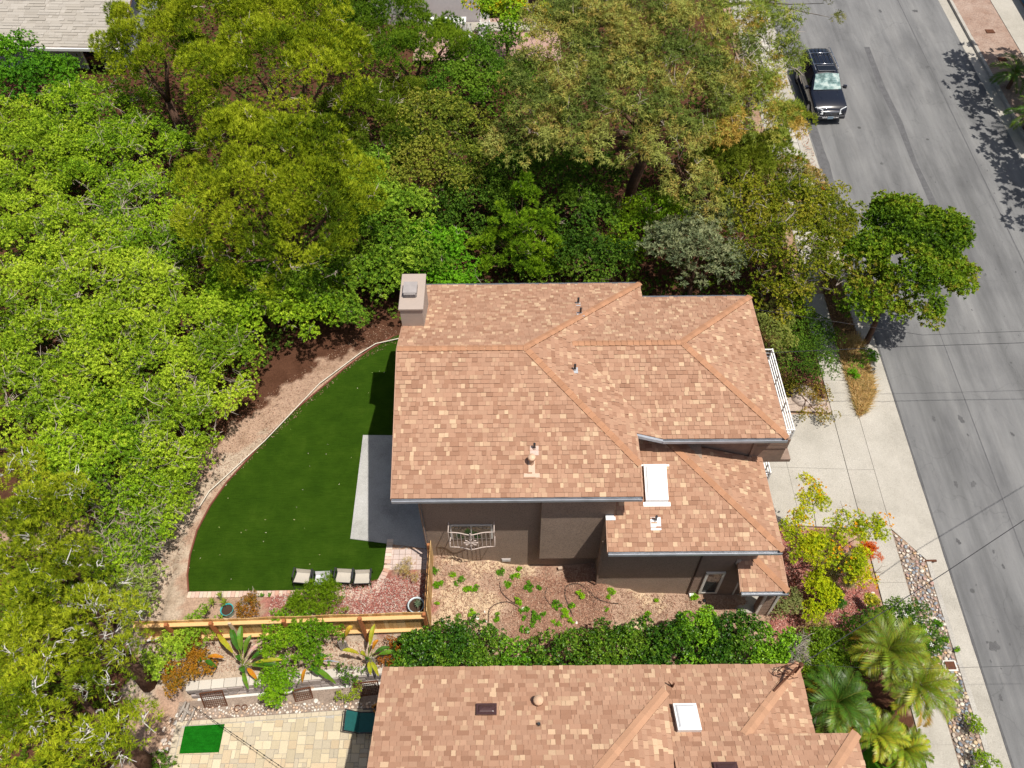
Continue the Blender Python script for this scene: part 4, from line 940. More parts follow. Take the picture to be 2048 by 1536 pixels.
for k, (a, b_) in enumerate(rows_):
    xx = -10.6+(k % 2)*.2
    while xx < -3.4:
        yy = retain_y(xx); L3 = rng.choice((.3, .4, .5)); mb = MB(); mb.obox(xx+L3/2, yy+.11+rng.uniform(-.012, .012), (a+b_)/2, L3-.012, .2, b_-a-.012, .08, jit((.36, .31, .29), .15)); mb.build('block', M['stone'], rw, color=True, bevel=.02); xx += L3
mb = MB(); mb.prism([(-10.4, retain_y(-10.4)-.10), (-3.4, retain_y(-3.4)-.10), (-3.4, retain_y(-3.4)-.02), (-10.4, retain_y(-10.4)-.02)], .6, .80); mb.build('footing', M['trim'], rw)
bed = sheet('planting_bed', [(-11.0, 7.8), (-3.3, 8.24), (-3.3, 8.98), (-11.0, 8.40)], lambda x, y: .765, ground_mat('bed_soil', [(.20, .15, .12), (.34, .27, .22)], 1.5, 20))
rs = pack(-10.9, -4.3, 7.82, 8.35, .03, .065, 2600, lambda x, y: 7.82+(x+10.95)*.06 < y < 8.02+(x+10.95)*.06+rng.uniform(0, .16), .85)
pebC = [(.58, .47, .38), (.62, .55, .47), (.50, .36, .25), (.60, .42, .30), (.45, .38, .33), (.64, .60, .54)]
rs.sort(key=lambda q: -q[2])
for x, y, r_ in rs[:200]: stone_obj('pebble', x, y, .78, r_, rng.choice(pebC), bed)
stone_stuff('pebble_fill', [(x, y, .775, r_) for x, y, r_ in rs[200:]]+[(rng.uniform(-11.3, -10.95), rng.uniform(4.8, 8.0), .76, rng.uniform(.04, .09)) for _ in range(120)], bed, pebC)
# garden trellis panels leaning on the wall
def panel(cx, cy, cz, w_, h, lean, rz, label):
    t_ = thing('metal_trellis', label, 'trellis', (cx, cy, cz), rz); t_.rotation_euler = (lean, 0, rz)
    mb = MB()
    for x in (-w_/2, w_/2): mb.box(x-.02, x+.02, 0, .03, 0, h)
    for z in (0, h): mb.box(-w_/2, w_/2, 0, .03, z-.02, z+.02)
    mb.build('frame', M['rust'], t_, local=True); mb = MB()
    n = int(w_/.06)
    for k in range(1, n): x = -w_/2+w_*k/n; mb.box(x-.006, x+.006, .008, .02, 0, h*.98)
    for k in range(1, int(h/.09)): mb.box(-w_/2, w_/2, .0085, .0195, .09*k-.006, .09*k+.006)
    mb.build('mesh_bars', M['rust'], t_, local=True)
panel(-9.75, 8.22, .76, .7, .75, -.35, .12, 'rusty metal trellis leaning on the left end of the block wall')
panel(-4.8, 8.55, .76, .75, .75, -.25, .12, 'rusty metal trellis leaning on the wall near the neighbour roof')
panel(-6.9, 8.42, .76, .55, .5, -.45, .2, 'small rusty trellis behind the green creeper on the wall')
# heap of driftwood
t_ = thing('driftwood_pile', 'grey driftwood logs heaped at the left corner of the beige patio', 'driftwood', (-10.6, 8.0, .8))
for p, q, r_ in (((-10.75, 7.75, .85), (-10.6, 8.3, .98), .05), ((-10.9, 8.2, .86), (-10.45, 7.95, 1.02), .045), ((-10.55, 7.65, .82), (-10.35, 8.15, 1.0), .035), ((-10.85, 7.9, .95), (-10.7, 8.35, 1.0), .04)):
    mb = MB(); mb.tube([p, ((p[0]+q[0])/2+.03, (p[1]+q[1])/2, (p[2]+q[2])/2+.03), q], [r_, r_*1.15, r_*.8], 7); mb.build('log', M['bark_pale'], t_)
mb = MB(); mb.lathe([(.1, .70), (.11, .80), (.085, .80), (.08, .76)], -9.05, 8.18, 14); mb.lathe([(.09, .70), (.1, .81), (.075, .81), (.07, .76)], -8.82, 8.2, 14); tag(mb.build('stump_pair', M['rust']), 'pair of dark cut palm stumps in the bed by the patio', 'stump')
# ================================================================ POTS, PLANTER
def pot(x, y, z, r_, h, mat, label):
    t_ = thing('plant_pot', label, 'plant pot', (x, y, z))
    mb = MB(); mb.lathe([(r_*.62, 0), (r_*.85, h*.4), (r_, h), (r_*1.06, h+.02), (r_*1.0, h+.03), (r_*.88, h-.02)], 0, 0, 24); mb.build('bowl', mat, t_, local=True, smooth=True)
    mb = MB(); mb.lathe([(.001, h-.05), (r_*.89, h-.05)], 0, 0, 20); mb.build('potting_soil', M['potting_soil'], t_, local=True); return t_
u = (-9.53,10.88,2.25); pot(u[0], u[1]+.02, 1.95, .21, .38, M['teal_glaze'], 'round turquoise pot of spiky plants beside the cedar fence')
u = (-3.26,11.01,2.3); pot(u[0], u[1], 1.95, .27, .36, M['ceramic'], 'mottled grey ceramic pot in the corner of the cedar fence')
t_ = thing('planter_box', 'orange cedar planter box beside the neighbour roof edge', 'planter', (-4.25, 8.0, .8), .5)
for a in range(4):
    mb = MB(); mb.obox(.26*math.cos(a*math.pi/2), .26*math.sin(a*math.pi/2), .16, .05, .57, .34, a*math.pi/2, (.55, .26, .06)); mb.build('side', M['fence_wood'], t_, local=True, color=True)
mb = MB(); mb.obox(0, 0, .2, .48, .48, .1); mb.build('potting_soil', M['potting_soil'], t_, local=True)
# ================================================================ CHAIRS
def sling_chair(x, y, z, rz, mat, label, recl=.55, group='sling chairs on the artificial lawn'):
    t_ = thing('lounge_chair', label, 'lounge chair', (x, y, z), rz, group)
    w_ = .27; seat = [(.0, -.28, .36), (0, .12, .30)]; back = (0, .12+.62*math.cos(recl), .30+.62*math.sin(recl))
    mb = MB(); n = 6
    for i in range(n):   # sling with a sag, near edge (knees) at -y
        for sx in (-1, 1):
            a = i/(n-1); mb.v.append((sx*(w_-.02), -.30+.42*a, .40-.10*a-.02*math.sin(a*math.pi)))
    for i in range(n-1): mb.f.append((2*i, 2*i+1, 2*i+3, 2*i+2)); mb.c.append((1, 1, 1))
    mb.build('seat', mat, t_, local=True)
    mb = MB()
    for i in range(n):
        for sx in (-1, 1): a = i/(n-1); mb.v.append((sx*(w_-.02), .10+.05*a, .33+.16*a))
    for i in range(n-1): mb.f.append((2*i, 2*i+1, 2*i+3, 2*i+2)); mb.c.append((1, 1, 1))
    mb.build('backrest', mat, t_, local=True)
    for sx in (-1, 1):
        mb = MB(); mb.tube([(sx*w_, -.32, .40), (sx*w_, .12, .31), (sx*w_, .17, .50)], .015, 6); mb.build('side_rail', M['black_metal'], t_, local=True)
        mb = MB(); mb.obox(sx*(w_+.035), .0, .52, .045, .34, .02, 0, None, .12); mb.build('armrest', M['black_metal'], t_, local=True, bevel=.006)
        mb = MB(); mb.tube([(sx*(w_+.03), -.14, .50), (sx*(w_+.02), -.36, .0)], .013, 6); mb.build('leg', M['black_metal'], t_, local=True)
        mb = MB(); mb.tube([(sx*(w_+.03), .18, .50), (sx*(w_+.02), .26, .0)], .013, 6); mb.build('leg', M['black_metal'], t_, local=True)
    mb = MB(); mb.tube([(-w_-.02, -.36, .015), (w_+.02, -.36, .015)], .013, 6); mb.build('cross_bar', M['black_metal'], t_, local=True); mb = MB(); mb.tube([(-w_, -.32, .40), (w_, -.32, .40)], .014, 6); mb.build('cross_bar', M['black_metal'], t_, local=True); return t_
M['fabric_white'] = plain('fabric_white', (.60, .60, .62), .8, .2, var=.05)
sling_chair(-7.18, 12.10, 2.0, -.10, M['fabric_sling'], 'leftmost beige sling chair on the artificial lawn')
sling_chair(-6.50, 12.02, 2.0, .03, M['fabric_white'], 'whiter, lower sling chair partly behind the round garden bush', .35)
sling_chair(-5.78, 12.10, 2.0, -.06, M['fabric_sling'], 'beige sling chair right of the white one on the lawn')
sling_chair(-5.15, 12.06, 2.0, .02, M['fabric_sling'], 'beige sling chair nearest the curved brick corner of the lawn')
t_ = thing('chaise_longue', 'dark green mesh chaise longue on the beige patio under the roof edge', 'chaise longue', (-4.6, 7.6, .77))
mb = MB(); mb.add([(-.35, -.3, .36), (.9, -.3, .36), (.9, .3, .36), (-.35, .3, .36)], [(0, 1, 2, 3)]); mb.build('seat', M['fabric_green'], t_, local=True)
mb = MB(); mb.add([(-.35, -.3, .37), (-.35, .3, .37), (-.75, .3, .68), (-.75, -.3, .68)], [(0, 1, 2, 3)]); mb.build('backrest', M['fabric_green'], t_, local=True)
mb = MB()
for s_ in (-1, 1): mb.tube([(.95, s_*.32, .35), (-.35, s_*.32, .35), (-.78, s_*.32, .69)], .018, 6); mb.tube([(-.25, s_*.36, .55), (.25, s_*.36, .55)], .022, 6)
mb.tube([(-.78, -.32, .69), (-.78, .32, .69)], .018, 6); mb.build('frame', M['black_metal'], t_, local=True)
for x in (-.4, .8):
    for s_ in (-1, 1): mb = MB(); mb.tube([(x, s_*.32, .36), (x-.05, s_*.33, 0)], .016, 6); mb.build('leg', M['black_metal'], t_, local=True)
def white_chair(x, y, z, rz, label):
    t_ = thing('patio_chair', label, 'chair', (x, y, z), rz, 'white garden chairs by the far house')
    for sx in (-1, 1):
        mb = MB(); mb.tube([(sx*.28, -.28, 0), (sx*.28, -.3, .62), (sx*.28, .2, .66), (sx*.28, .25, 0)], .022, 6); mb.build('leg', M['white'], t_, local=True)
        mb = MB(); mb.tube([(sx*.25, -.28, .42), (sx*.25, .2, .40), (sx*.25, .38, 1.05)], .02, 6); mb.build('frame', M['white'], t_, local=True)
    mb = MB()
    for k in range(9): mb.box(-.25, .25, -.26+.052*k, -.225+.052*k, .41, .425)
    mb.build('seat', M['white'], t_, local=True); mb = MB()
    for k in range(11): a = k/11; mb.box(-.25, .25, .21+.17*a, .225+.17*a, .42+.62*a, .455+.62*a)
    mb.build('backrest', M['white'], t_, local=True)
u = (-1.81,43.88,3.5); u = (u[0], u[1]+1.0, 0); white_chair(u[0]-.6, u[1]-.2, 3.42, .05, 'white slatted garden chair nearer the pale wall'); white_chair(u[0]+.35, u[1]-.3, 3.42, -.15, 'white garden chair in front of the dark doorway'); white_chair(u[0]+.4, u[1]+1.1, 3.4, .0, 'white garden chair in shade against the dark wall')
# ================================================================ HOSES, ROCKS, SIDE-YARD BITS
def hose(pts, r_, label):
    mb = MB(); P3 = [Vector((p[0], p[1], ground(p[0], p[1])+.04)) for p in pts]; out_ = []
    for i in range(len(P3)-1):
        a, b_, c, d = P3[max(i-1, 0)], P3[i], P3[i+1], P3[min(i+2, len(P3)-1)]
        for k in range(5):
            t = k/5; out_.append(.5*((2*b_)+(c-a)*t+(2*a-5*b_+4*c-d)*t*t+(3*b_-a-3*c+d)*t**3))
    mb.tube(out_, r_, 5); tag(mb.build('garden_hose', M['hose'], smooth=True), label, 'hose')
hose([(-0.48,12.06,1.63),(-0.43,11.76,1.55),(-0.1,11.45,1.5),(0.21,11.29,1.5)], .013, 'black drip hose curling under the window wall')
hose([(-0.85,10.58,1.51),(-0.85,11.1,1.54),(-0.56,11.36,1.52),(-0.13,11.4,1.5),(0.29,11.11,1.5)], .013, 'black drip hose looping among the green weeds')
hose([(2,10.96,1.38),(1.77,11.63,1.51),(1.87,11.98,1.54),(2.3,11.96,1.66),(2.78,11.48,1.7),(3.2,11.33,1.59),(3.66,11.38,1.37)], .014, 'black drip hose arching over the bare sand patch')
hose([(1.17,11.96,1.48),(1.08,11.59,1.49),(1.4,11.15,1.45)], .012, 'short black drip hose by the sandy mound')
for k, (u, r_, lb) in enumerate((((0.31,11.18,1.5),.07,'upright pale stone beside the largest weed clump'),((0.45,10.43,1.47),.11,'flat white stone slab at the hedge foot'),((-1.24,10.81,1.61),.09,'white stone nearest the black hose loop'),
      ((-0.95,10.73,1.53),.06,'small white stone below the hose loop'),((-2.24,10.6,1.59),.08,'white stone beside the fence post'),((-1,11.05,1.57),.05,'small white stone inside the hose loop'),((2.12,10.72,1.37),.06,'thin white stone at the foot of the hedge'),
      ((13.15,12.34,-0.12),.08,'round white stone in the red mulch'),((15.13,11.35,-0.21),.13,'white rock at the edge of the cobble strip'),((-6.52,8.4,0.75),.09,'white shell stone beside the lower patio'),((-6.99,8.04,0.75),.05,'cream stone among the patio pebbles'))):
    t_ = stone_obj('rock', u[0], u[1], u[2]+.03, r_, (.66, .62, .56), None, .35); tag(t_, lb, 'rock')
mb = MB(); mb.add([(0, 0, 0)], []); 
u = (12.23,20.85,0.6); v, f = stone_mesh(44, 9); mb = MB(); mb.add([(u[0]+.1+p[0]*.62, u[1]+p[1]*.85, u[2]+.05+p[2]*.35) for p in v], f, (.44, .36, .31)); tag(mb.build('boulder', M['stone'], color=True, smooth=True), 'big pale boulder beside the white balcony railing', 'boulder')
quad('gravel_patch', 9.4, 13.4, 20.06, 20.75, lambda x, y: max(ground(x, y), .3)+.07, ground_mat('pale_gravel', [(.36, .28, .23), (.46, .38, .32)], 3, 30, bs=1))
mb = MB(); u = (-2.12,12.61,2.16); mb.obox(u[0], u[1]+.15, u[2]+.03, .06, .55, .04, 0, (.5, .38, .27)); tag(mb.build('timber_offcut', M['fence_wood'], color=True), 'weathered timber lying against the foot of the window wall', 'plank')
mb = MB(); u = (1.64,12.64,1.43); mb.obox(u[0], u[1], u[2]+.08, .14, .10, .2, .2, (.45, .34, .26)); tag(mb.build('broken_block', M['fence_wood'], color=True), 'broken pale block at the dark recess below the bay', 'block')
t_ = thing('path_light', 'dark small garden light in the shade by the porch wall', 'light', (6.63,11.58,0.83))
mb = MB(); mb.tube([(0, 0, 0), (0, 0, .3)], .015, 6); mb.build('stem', M['black_metal'], t_, local=True); mb = MB(); mb.lathe([(.001, .36), (.07, .31), (.06, .29)], 0, 0, 12); mb.build('lamp_head', M['black_metal'], t_, local=True, smooth=True)
# ================================================================ PARKED SUV
def suv(x, y, label):
    zr = road_z(y); car = thing('parked_car', label, 'car', (x, y, zr), 0); car.rotation_euler = (math.radians(4.57), 0, math.radians(1))
    # lengthwise sections: y, half width low, half width belt, z bottom, z belt, z top, half width top ; front at -y
    S = [(-2.36, .70, .72, .42, .66, .72, .66), (-2.30, .82, .84, .34, .72, .84, .74), (-2.10, .90, .90, .30, .86, .98, .80), (-1.6, .93, .92, .30, .93, 1.05, .80), (-1.05, .94, .93, .30, .98, 1.11, .80), (-.92, .94, .93, .30, 1.0, 1.13, .79),
         (-.15, .94, .93, .30, 1.04, 1.66, .62), (.1, .94, .93, .30, 1.05, 1.72, .62), (1.2, .94, .93, .30, 1.06, 1.73, .61), (1.95, .93, .92, .30, 1.06, 1.69, .60), (2.15, .92, .90, .32, 1.05, 1.62, .57), (2.34, .88, .86, .38, .98, 1.08, .80), (2.38, .80, .80, .45, .9, .95, .7)]
    def ring(s_):
        y_, a, b_, zb, zm, zt, c = s_
        R_ = [(-a*.9, zb), (-a, zb+.12), (-b_-.01, (zb+zm)/2+.08), (-b_, zm), (-(b_*.25+c*.75), zm+(zt-zm)*.72), (-c, zt-.03), (-c*.8, zt), (0, zt+.02)]
        return [(p[0], y_, p[1]) for p in R_]+[(-p[0], y_, p[1]) for p in R_[::-1][1:]]
    mb = MB(); rr_ = [ring(s_) for s_ in S]; n = len(rr_[0]); v = [p for r_ in rr_ for p in r_]; f = []
    for i in range(len(S)-1):
        for k in range(n): f.append((i*n+k, i*n+(k+1) % n, (i+1)*n+(k+1) % n, (i+1)*n+k))
    f += [tuple(range(n)), tuple((len(S)-1)*n+k for k in range(n))[::-1]]; mb.add(v, f); b = mb.build('body', M['car_paint'], car, local=True, smooth=True)
    for p in b.data.polygons: p.use_smooth = abs(p.normal.y) < .9
    mb = MB(); mb.add([(-.76, -.90, 1.145), (.76, -.90, 1.145), (.64, -.22, 1.645), (-.64, -.22, 1.645), (0, -.93, 1.165), (0, -.2, 1.70)], [(0, 4, 5, 3), (4, 1, 2, 5)]); 
    mb.v = [(p[0], p[1]-.02, p[2]+.015) for p in mb.v]; mb.build('windshield', M['glass_car'], car, local=True, smooth=True)
    for s_ in (-1, 1):
        mb = MB(); mb.add([(s_*.93, -.55, 1.12), (s_*.94, .55, 1.13), (s_*.70, .5, 1.62), (s_*.70, -.1, 1.60), (s_*.94, .62, 1.13), (s_*.93, 1.9, 1.13), (s_*.68, 1.85, 1.60), (s_*.70, .57, 1.62)], [(0, 1, 2, 3), (4, 5, 6, 7)]); mb.build('side_window', M['glass_dark'], car, local=True)
        mb = MB(); mb.obox(s_*1.06, -.62, 1.10, .2, .14, .16, s_*-.25); mb.tube([(s_*.9, -.6, 1.08), (s_*1.0, -.62, 1.1)], .025, 6); mb.build('door_mirror', M['car_paint'], car, local=True, bevel=.03)
        mb = MB(); mb.add([(s_*.44, -2.42, .66), (s_*.84, -2.28, .68), (s_*.87, -2.10, .90), (s_*.80, -2.12, .965), (s_*.47, -2.28, .90)], [(0, 1, 2, 3, 4)]); mb.build('headlight', M['headlight'], car, local=True)
        mb = MB(); mb.tube([(s_*.60, -.05, 1.77), (s_*.64, .1, 1.83), (s_*.62, 1.9, 1.81), (s_*.58, 2.02, 1.72)], .022, 6); mb.build('roof_rail', M['chrome'], car, local=True, smooth=True)
        mb = MB(); mb.obox(s_*.97, -.1, .42, .12, 2.3, .05); mb.build('running_board', M['black_metal'], car, local=True, bevel=.01)
        for yy in (-1.45, 1.35):
            w_ = MB(); 
            prof_ = [(.20, -.12), (.36, -.12), (.385, -.08), (.385, .08), (.36, .12), (.20, .12)]; vv = []; nn = 20
            for k in range(nn):
                a = 2*math.pi*k/nn
                for r_, o_ in prof_: vv.append((s_*.83+o_, yy+r_*math.cos(a), .385+r_*math.sin(a)))
            m6 = len(prof_); w_.add(vv, [(k*m6+j, k*m6+(j+1) % m6, ((k+1) % nn)*m6+(j+1) % m6, ((k+1) % nn)*m6+j) for k in range(nn) for j in range(m6)]); wheel = w_.build('wheel', M['tyre'], car, local=True, smooth=True)
            w2 = MB(); w2.tube([(s_*.90, yy, .385), (s_*.955, yy, .385)], .2, 16)
            for k in range(6): a = k*math.pi/3; w2.obox(s_*.96, yy+.1*math.cos(a), .385+.1*math.sin(a), .02, .05, .16, 0, None, a+math.pi/2)
            rim = w2.build('rim', M['rim'], wheel, local=True)
    for yy in (.45, 1.45): mb = MB(); mb.tube([(-.62, yy, 1.80), (.62, yy, 1.80)], .024, 6); mb.build('roof_cross_bar', M['chrome'], car, local=True, smooth=True)
    for k in range(5): mb = MB(); mb.box(-.42+.2*k, -.39+.2*k, .55, 1.95, 1.738, 1.752); mb.build('roof_groove', M['black_metal'], car, local=True)
    mb = MB(); mb.add([(-.46, -.08, 1.742), (.46, -.08, 1.742), (.48, .36, 1.768), (-.48, .36, 1.768)], [(0, 1, 2, 3)]); mb.build('sunroof', M['glass_dark'], car, local=True)
    mb = MB(); mb.tube([(-.46, -.08, 1.745), (.46, -.08, 1.745), (.48, .36, 1.77), (-.48, .36, 1.77), (-.46, -.08, 1.745)], .010, 4); mb.build('sunroof_trim', M['rim'], car, local=True)
    mb = MB(); mb.obox(0, -2.385, .70, .78, .03, .20); mb.build('grille', M['black_metal'], car, local=True)
    mb = MB()
    for zz in (.655, .72): mb.obox(0, -2.402, zz, .70, .012, .012)
    mb.obox(0, -2.39, .80, .80, .04, .03); mb.lathe([(.001, .70), (.05, .70)], 0, -2.40, 10); mb.build('grille_trim', M['chrome'], car, local=True)
    mb = MB(); mb.obox(0, -2.40, .48, 1.62, .14, .2); mb.build('bumper', M['car_paint'], car, local=True, bevel=.05)
    mb = MB(); mb.obox(0, -2.475, .50, .9, .02, .05); mb.build('bumper_strip', M['chrome'], car, local=True)
    mb = MB(); mb.obox(0, -2.49, .50, .31, .012, .15); pl = mb.build('number_plate', plain('plate', (.30, .42, .52), .5, .3), car, local=True)
    mb = MB(); mb.tube([(-.70, -.93, 1.155), (-.1, -.96, 1.17)], .012, 5); mb.tube([(0, -.95, 1.17), (.6, -.92, 1.155)], .012, 5); mb.build('wiper', M['black_metal'], car, local=True)
    for s_ in (-1, 1):
        mb = MB(); mb.tube([(s_*.50, -2.2, .93), (s_*.42, -1.6, 1.055), (s_*.56, -1.0, 1.115)], .014, 5); mb.build('bonnet_crease', M['car_paint'], car, local=True, smooth=True)
suv(17.42, 41.15, 'black SUV with roof rails and sunroof parked at the kerb, nose towards the camera')
# ================================================================ WIRES
def wire(pts, r_, mat, label, sag=.0):
    mb = MB(); out_ = []; a, b_ = Vector(pts[0]), Vector(pts[-1])
    P3 = [Vector(p) for p in pts]
    for i in range(len(P3)-1):
        for k in range(10): t = k/10; out_.append(P3[i].lerp(P3[i+1], t)-Vector((0, 0, sag*4*t*(1-t))))
    out_.append(P3[-1]); mb.tube(out_, r_, 5); tag(mb.build('overhead_wire', mat, smooth=True), label, 'wire')
wire([(8.45, 20.0, 7.0), (15.31,20.07,5.4), (19.21,20.05,5.6), (40, 20, 8)],   .008, M['wire'], 'thin overhead wire from the house corner crossing the road')
wire([(8.79,18.24,6.6), (14.24,19.67,5.2), (19.23,19.74,5.3), (40, 19.3, 8)], .011, M['wire'], 'thin black overhead wire crossing the road just below the wire from the house')
wire([(8.0, 7.85, 5.4), (13.27,10.84,4.8), (16.09,12.33,5.6), (30, 19, 8)], .013, M['wire'], 'black overhead wire rising diagonally from the neighbour roof across the road')
wire([(8.0, 7.85, 5.38), (11.22,8.06,4.3), (14.07,8.15,4.2), (30, 7.6, 7)], .005, M['wire'], 'very thin wire passing above the palms to the road')
# festoon string above the patio
mb = MB(); a, b_ = Vector((-10.21,8.02,1.6)), Vector((-6.07,5.48,3.2)); pts = [a.lerp(b_, k/16) for k in range(17)]; mb.tube(pts, .008, 4)
sl = tag(mb.build('string_light', M['wire'], smooth=True), 'dark string of small bulbs strung diagonally over the beige patio', 'string light')
for k in range(2, 16):
    mb = MB(); p = pts[k]; mb.lathe([(.001, p.z), (.02, p.z-.02), (.022, p.z-.05), (.001, p.z-.08)], p.x, p.y, 8); mb.build('bulb', M['wire'], sl, smooth=True)
# blue car / van edge at the right top border: parked beyond the pavement
mb = MB(); mb.prism([(32.3, 36), (34.5, 36), (34.5, 56), (32.3, 56)], 1.6, 4.6); gw = mb.build('garden_wall', plain('blue_wall', (.10, .22, .34), .7, .3)); tag(gw, 'blue garden wall with white coping beyond the far pavement, top right corner', 'wall')
mb = MB(); mb.prism([(32.2, 36), (34.6, 36), (34.6, 56), (32.2, 56)], 4.6, 4.75); mb.build('coping', M['white'], gw)
for u, lb in (((29.17,47.08,2.65),'square dark grate in the far verge nearer the top edge'),((28.97,44.3,2.42),'square dark grate in the far verge nearer the small palm')):
    mb = MB(); mb.obox(u[0], u[1], R(u[0], u[1])+.11, .5, .4, .04); tag(mb.build('drain_grate', M['rust']), lb, 'grate')

M['wire_pale'].node_tree.nodes['Principled BSDF'].inputs['Roughness'].default_value = .8
# low table by the far chairs
t_ = thing('garden_table', 'white garden table against the pale wall at the top edge', 'table', (-3.6, 46.0, 3.42))
mb = MB(); mb.obox(0, 0, .72, 2.2, .8, .05); mb.build('table_top', M['white'], t_, local=True)
for x in (-1, 1):
    for y in (-.35, .35): mb = MB(); mb.obox(x, y, .35, .06, .06, .70); mb.build('leg', M['black_metal'], t_, local=True)
# downpipes and wall fittings of the main house
for x, y, za, zb in ((-2.93, 12.78, 2.3, 6.85), (2.83, 11.92, 1.9, 5.0)):
    mb = MB(); mb.tube([(x, y-.02, zb), (x, y-.02, za)], .035, 6); mb.build('downpipe', M['siding'], house)

# ================================================================ VEGETATION
Q = 1.0; LG = (1.72, 1.62, 1.0)   # leaf colours gain (albedo palettes below are given dark)
def nz3(p, seed, fr):
    r_ = np.random.default_rng(seed); s_ = np.zeros(len(p))
    for k in range(6):
        d = r_.normal(size=3); d /= np.linalg.norm(d); s_ += np.sin(p@(d*fr*(1+.35*k))+r_.uniform(0, 6.28))
    return s_/3.2
def unit(v): return v/np.maximum(np.linalg.norm(v, axis=-1, keepdims=True), 1e-6)
def shell_dirs(rr, n, zmin=-.25):
    z = rr.uniform(zmin, 1, n); a = rr.uniform(0, 2*np.pi, n); q = np.sqrt(1-z*z); return np.stack([q*np.cos(a), q*np.sin(a), z], 1)
def sublobes(lobes, rs, rr, dens=1.0, zmin=-.05, kr=(.72, 1.04)):
    """lobes (x,y,z,r,rz) -> many small clumps (x,y,z,r) spread over their upper surface"""
    out_ = []
    for x, y, z, r_, rz_ in lobes:
        n = max(5, int(dens*2.6*(r_/rs)**2)); d = shell_dirs(rr, n, zmin); k = rr.uniform(kr[0], kr[1], n)
        for i in range(n): out_.append((x+d[i, 0]*r_*k[i], y+d[i, 1]*r_*k[i], z+d[i, 2]*rz_*k[i], rs*rr.uniform(.65, 1.25)))
    return np.array(out_)
def tufts(subs, spacing, rr, zmin=-.2, gap=.0, seed=1, inner=.45):
    """points + outward directions over the small clumps"""
    P, D = [], []
    for x, y, z, r_ in subs:
        n = max(4, int(4.6*(r_/spacing)**2)); d = shell_dirs(rr, n, zmin); k = 1-inner*rr.random(n)**2
        P.append(np.array([x, y, z])+d*(r_*k)[:, None]); D.append(d)
    P = np.concatenate(P); D = np.concatenate(D)
    if gap: m_ = nz3(P, seed+5, 2.1) > -1.3+gap; P, D = P[m_], D[m_]
    return P, D
def outer(P, D, zfloor, cell=.4, keep=.95):
    """drop the leaves buried deep inside a crown, where no light or eye gets to"""
    k = np.round(P[:, :2]/cell).astype(int); k -= k.min(0); w_ = k[:, 1].max()+1; h = k[:, 0]*w_+k[:, 1]; top = np.full(h.max()+1, -1e9); np.maximum.at(top, h, P[:, 2])
    # the side towards the open (south) stays full: compare with the column one cell south as well
    hs = k[:, 0]*w_+np.maximum(k[:, 1]-1, 0); ref = np.minimum(top[h], np.maximum(top[hs], top[h]-2.2)); m_ = (P[:, 2] > ref-keep) & (P[:, 2] > zfloor); return P[m_], D[m_]
def colors(P, cols, rr, var=.18, patch=.35, seed=3, n=1):
    """leaf colours: species palette, patches of it, single-leaf variation"""
    cols = np.array(cols); k = len(cols); t = np.clip((nz3(P, seed, 1.3)*patch+.5+rr.normal(0, .22, len(P))), 0, .999)*(k-1)
    i = t.astype(int); f = (t-i)[:, None]; c = cols[i]*(1-f)+cols[np.minimum(i+1, k-1)]*f
    c = np.repeat(c, n, 0)*np.array([LG[0], LG[1], LG[2]]); return np.clip(c*(1+rr.normal(0, var, (len(c), 1))), .002, .7)
def rosettes(P, D, m_, L_, W_, rr, up=.5, spread=(.55, 1.25), droop=0., fold=.0, tri=False):
    """m leaves of length L and width W round each tuft point; returns verts, quads"""
    n = len(P); ax = unit(D*.7+np.array([0, 0, up])+rr.normal(0, .25, (n, 3))); t1 = unit(np.cross(ax, rr.normal(size=(n, 3)))); t2 = np.cross(ax, t1)
    ang = (np.arange(m_)*2*np.pi/m_)[None]+rr.uniform(0, 6.28, (n, 1))+rr.normal(0, .25, (n, m_)); ph = rr.uniform(spread[0], spread[1], (n, m_))
    rad = t1[:, None]*np.cos(ang)[..., None]+t2[:, None]*np.sin(ang)[..., None]
    d = ax[:, None]*np.cos(ph)[..., None]+rad*np.sin(ph)[..., None]; d[..., 2] -= droop; d = unit(d)
    side = unit(np.cross(d, ax[:, None]+rr.normal(0, .3, (n, m_, 3)))); L2 = (L_*rr.uniform(.6, 1.2, (n, m_)))[..., None]; W2 = (W_*rr.uniform(.7, 1.2, (n, m_)))[..., None]/2
    b_ = np.repeat(P[:, None], m_, 1); mid = b_+d*L2*.48; nrm = np.cross(side, d)
    if tri:
        s2 = side*W2*1.15; b1 = b_+d*L2*.22; V = np.stack([b1-s2, b1+s2, b_+d*L2], 2).reshape(-1, 3); return V, np.arange(len(V)).reshape(-1, 3)
    V = np.stack([b_, mid-side*W2+nrm*W2*fold, b_+d*L2, mid+side*W2+nrm*W2*fold], 2).reshape(-1, 3); return V, np.arange(len(V)).reshape(-1, 4)
def needles(P, D, m_, L_, W_, rr, up=.6, spread=(.1, .95)):
    n = len(P); ax = unit(D*.6+np.array([0, 0, up])+rr.normal(0, .3, (n, 3))); t1 = unit(np.cross(ax, rr.normal(size=(n, 3)))); t2 = np.cross(ax, t1)
    ang = rr.uniform(0, 6.28, (n, m_)); ph = rr.uniform(spread[0], spread[1], (n, m_)); rad = t1[:, None]*np.cos(ang)[..., None]+t2[:, None]*np.sin(ang)[..., None]
    d = unit(ax[:, None]*np.cos(ph)[..., None]+rad*np.sin(ph)[..., None]); side = unit(np.cross(d, rr.normal(size=(n, m_, 3)))); L2 = (L_*rr.uniform(.7, 1.2, (n, m_)))[..., None]
    b_ = np.repeat(P[:, None], m_, 1)-ax[:, None]*L_*.3; V = np.stack([b_-side*W_/2, b_+side*W_/2, b_+d*L2], 2).reshape(-1, 3); return V, np.arange(len(V)).reshape(-1, 3)
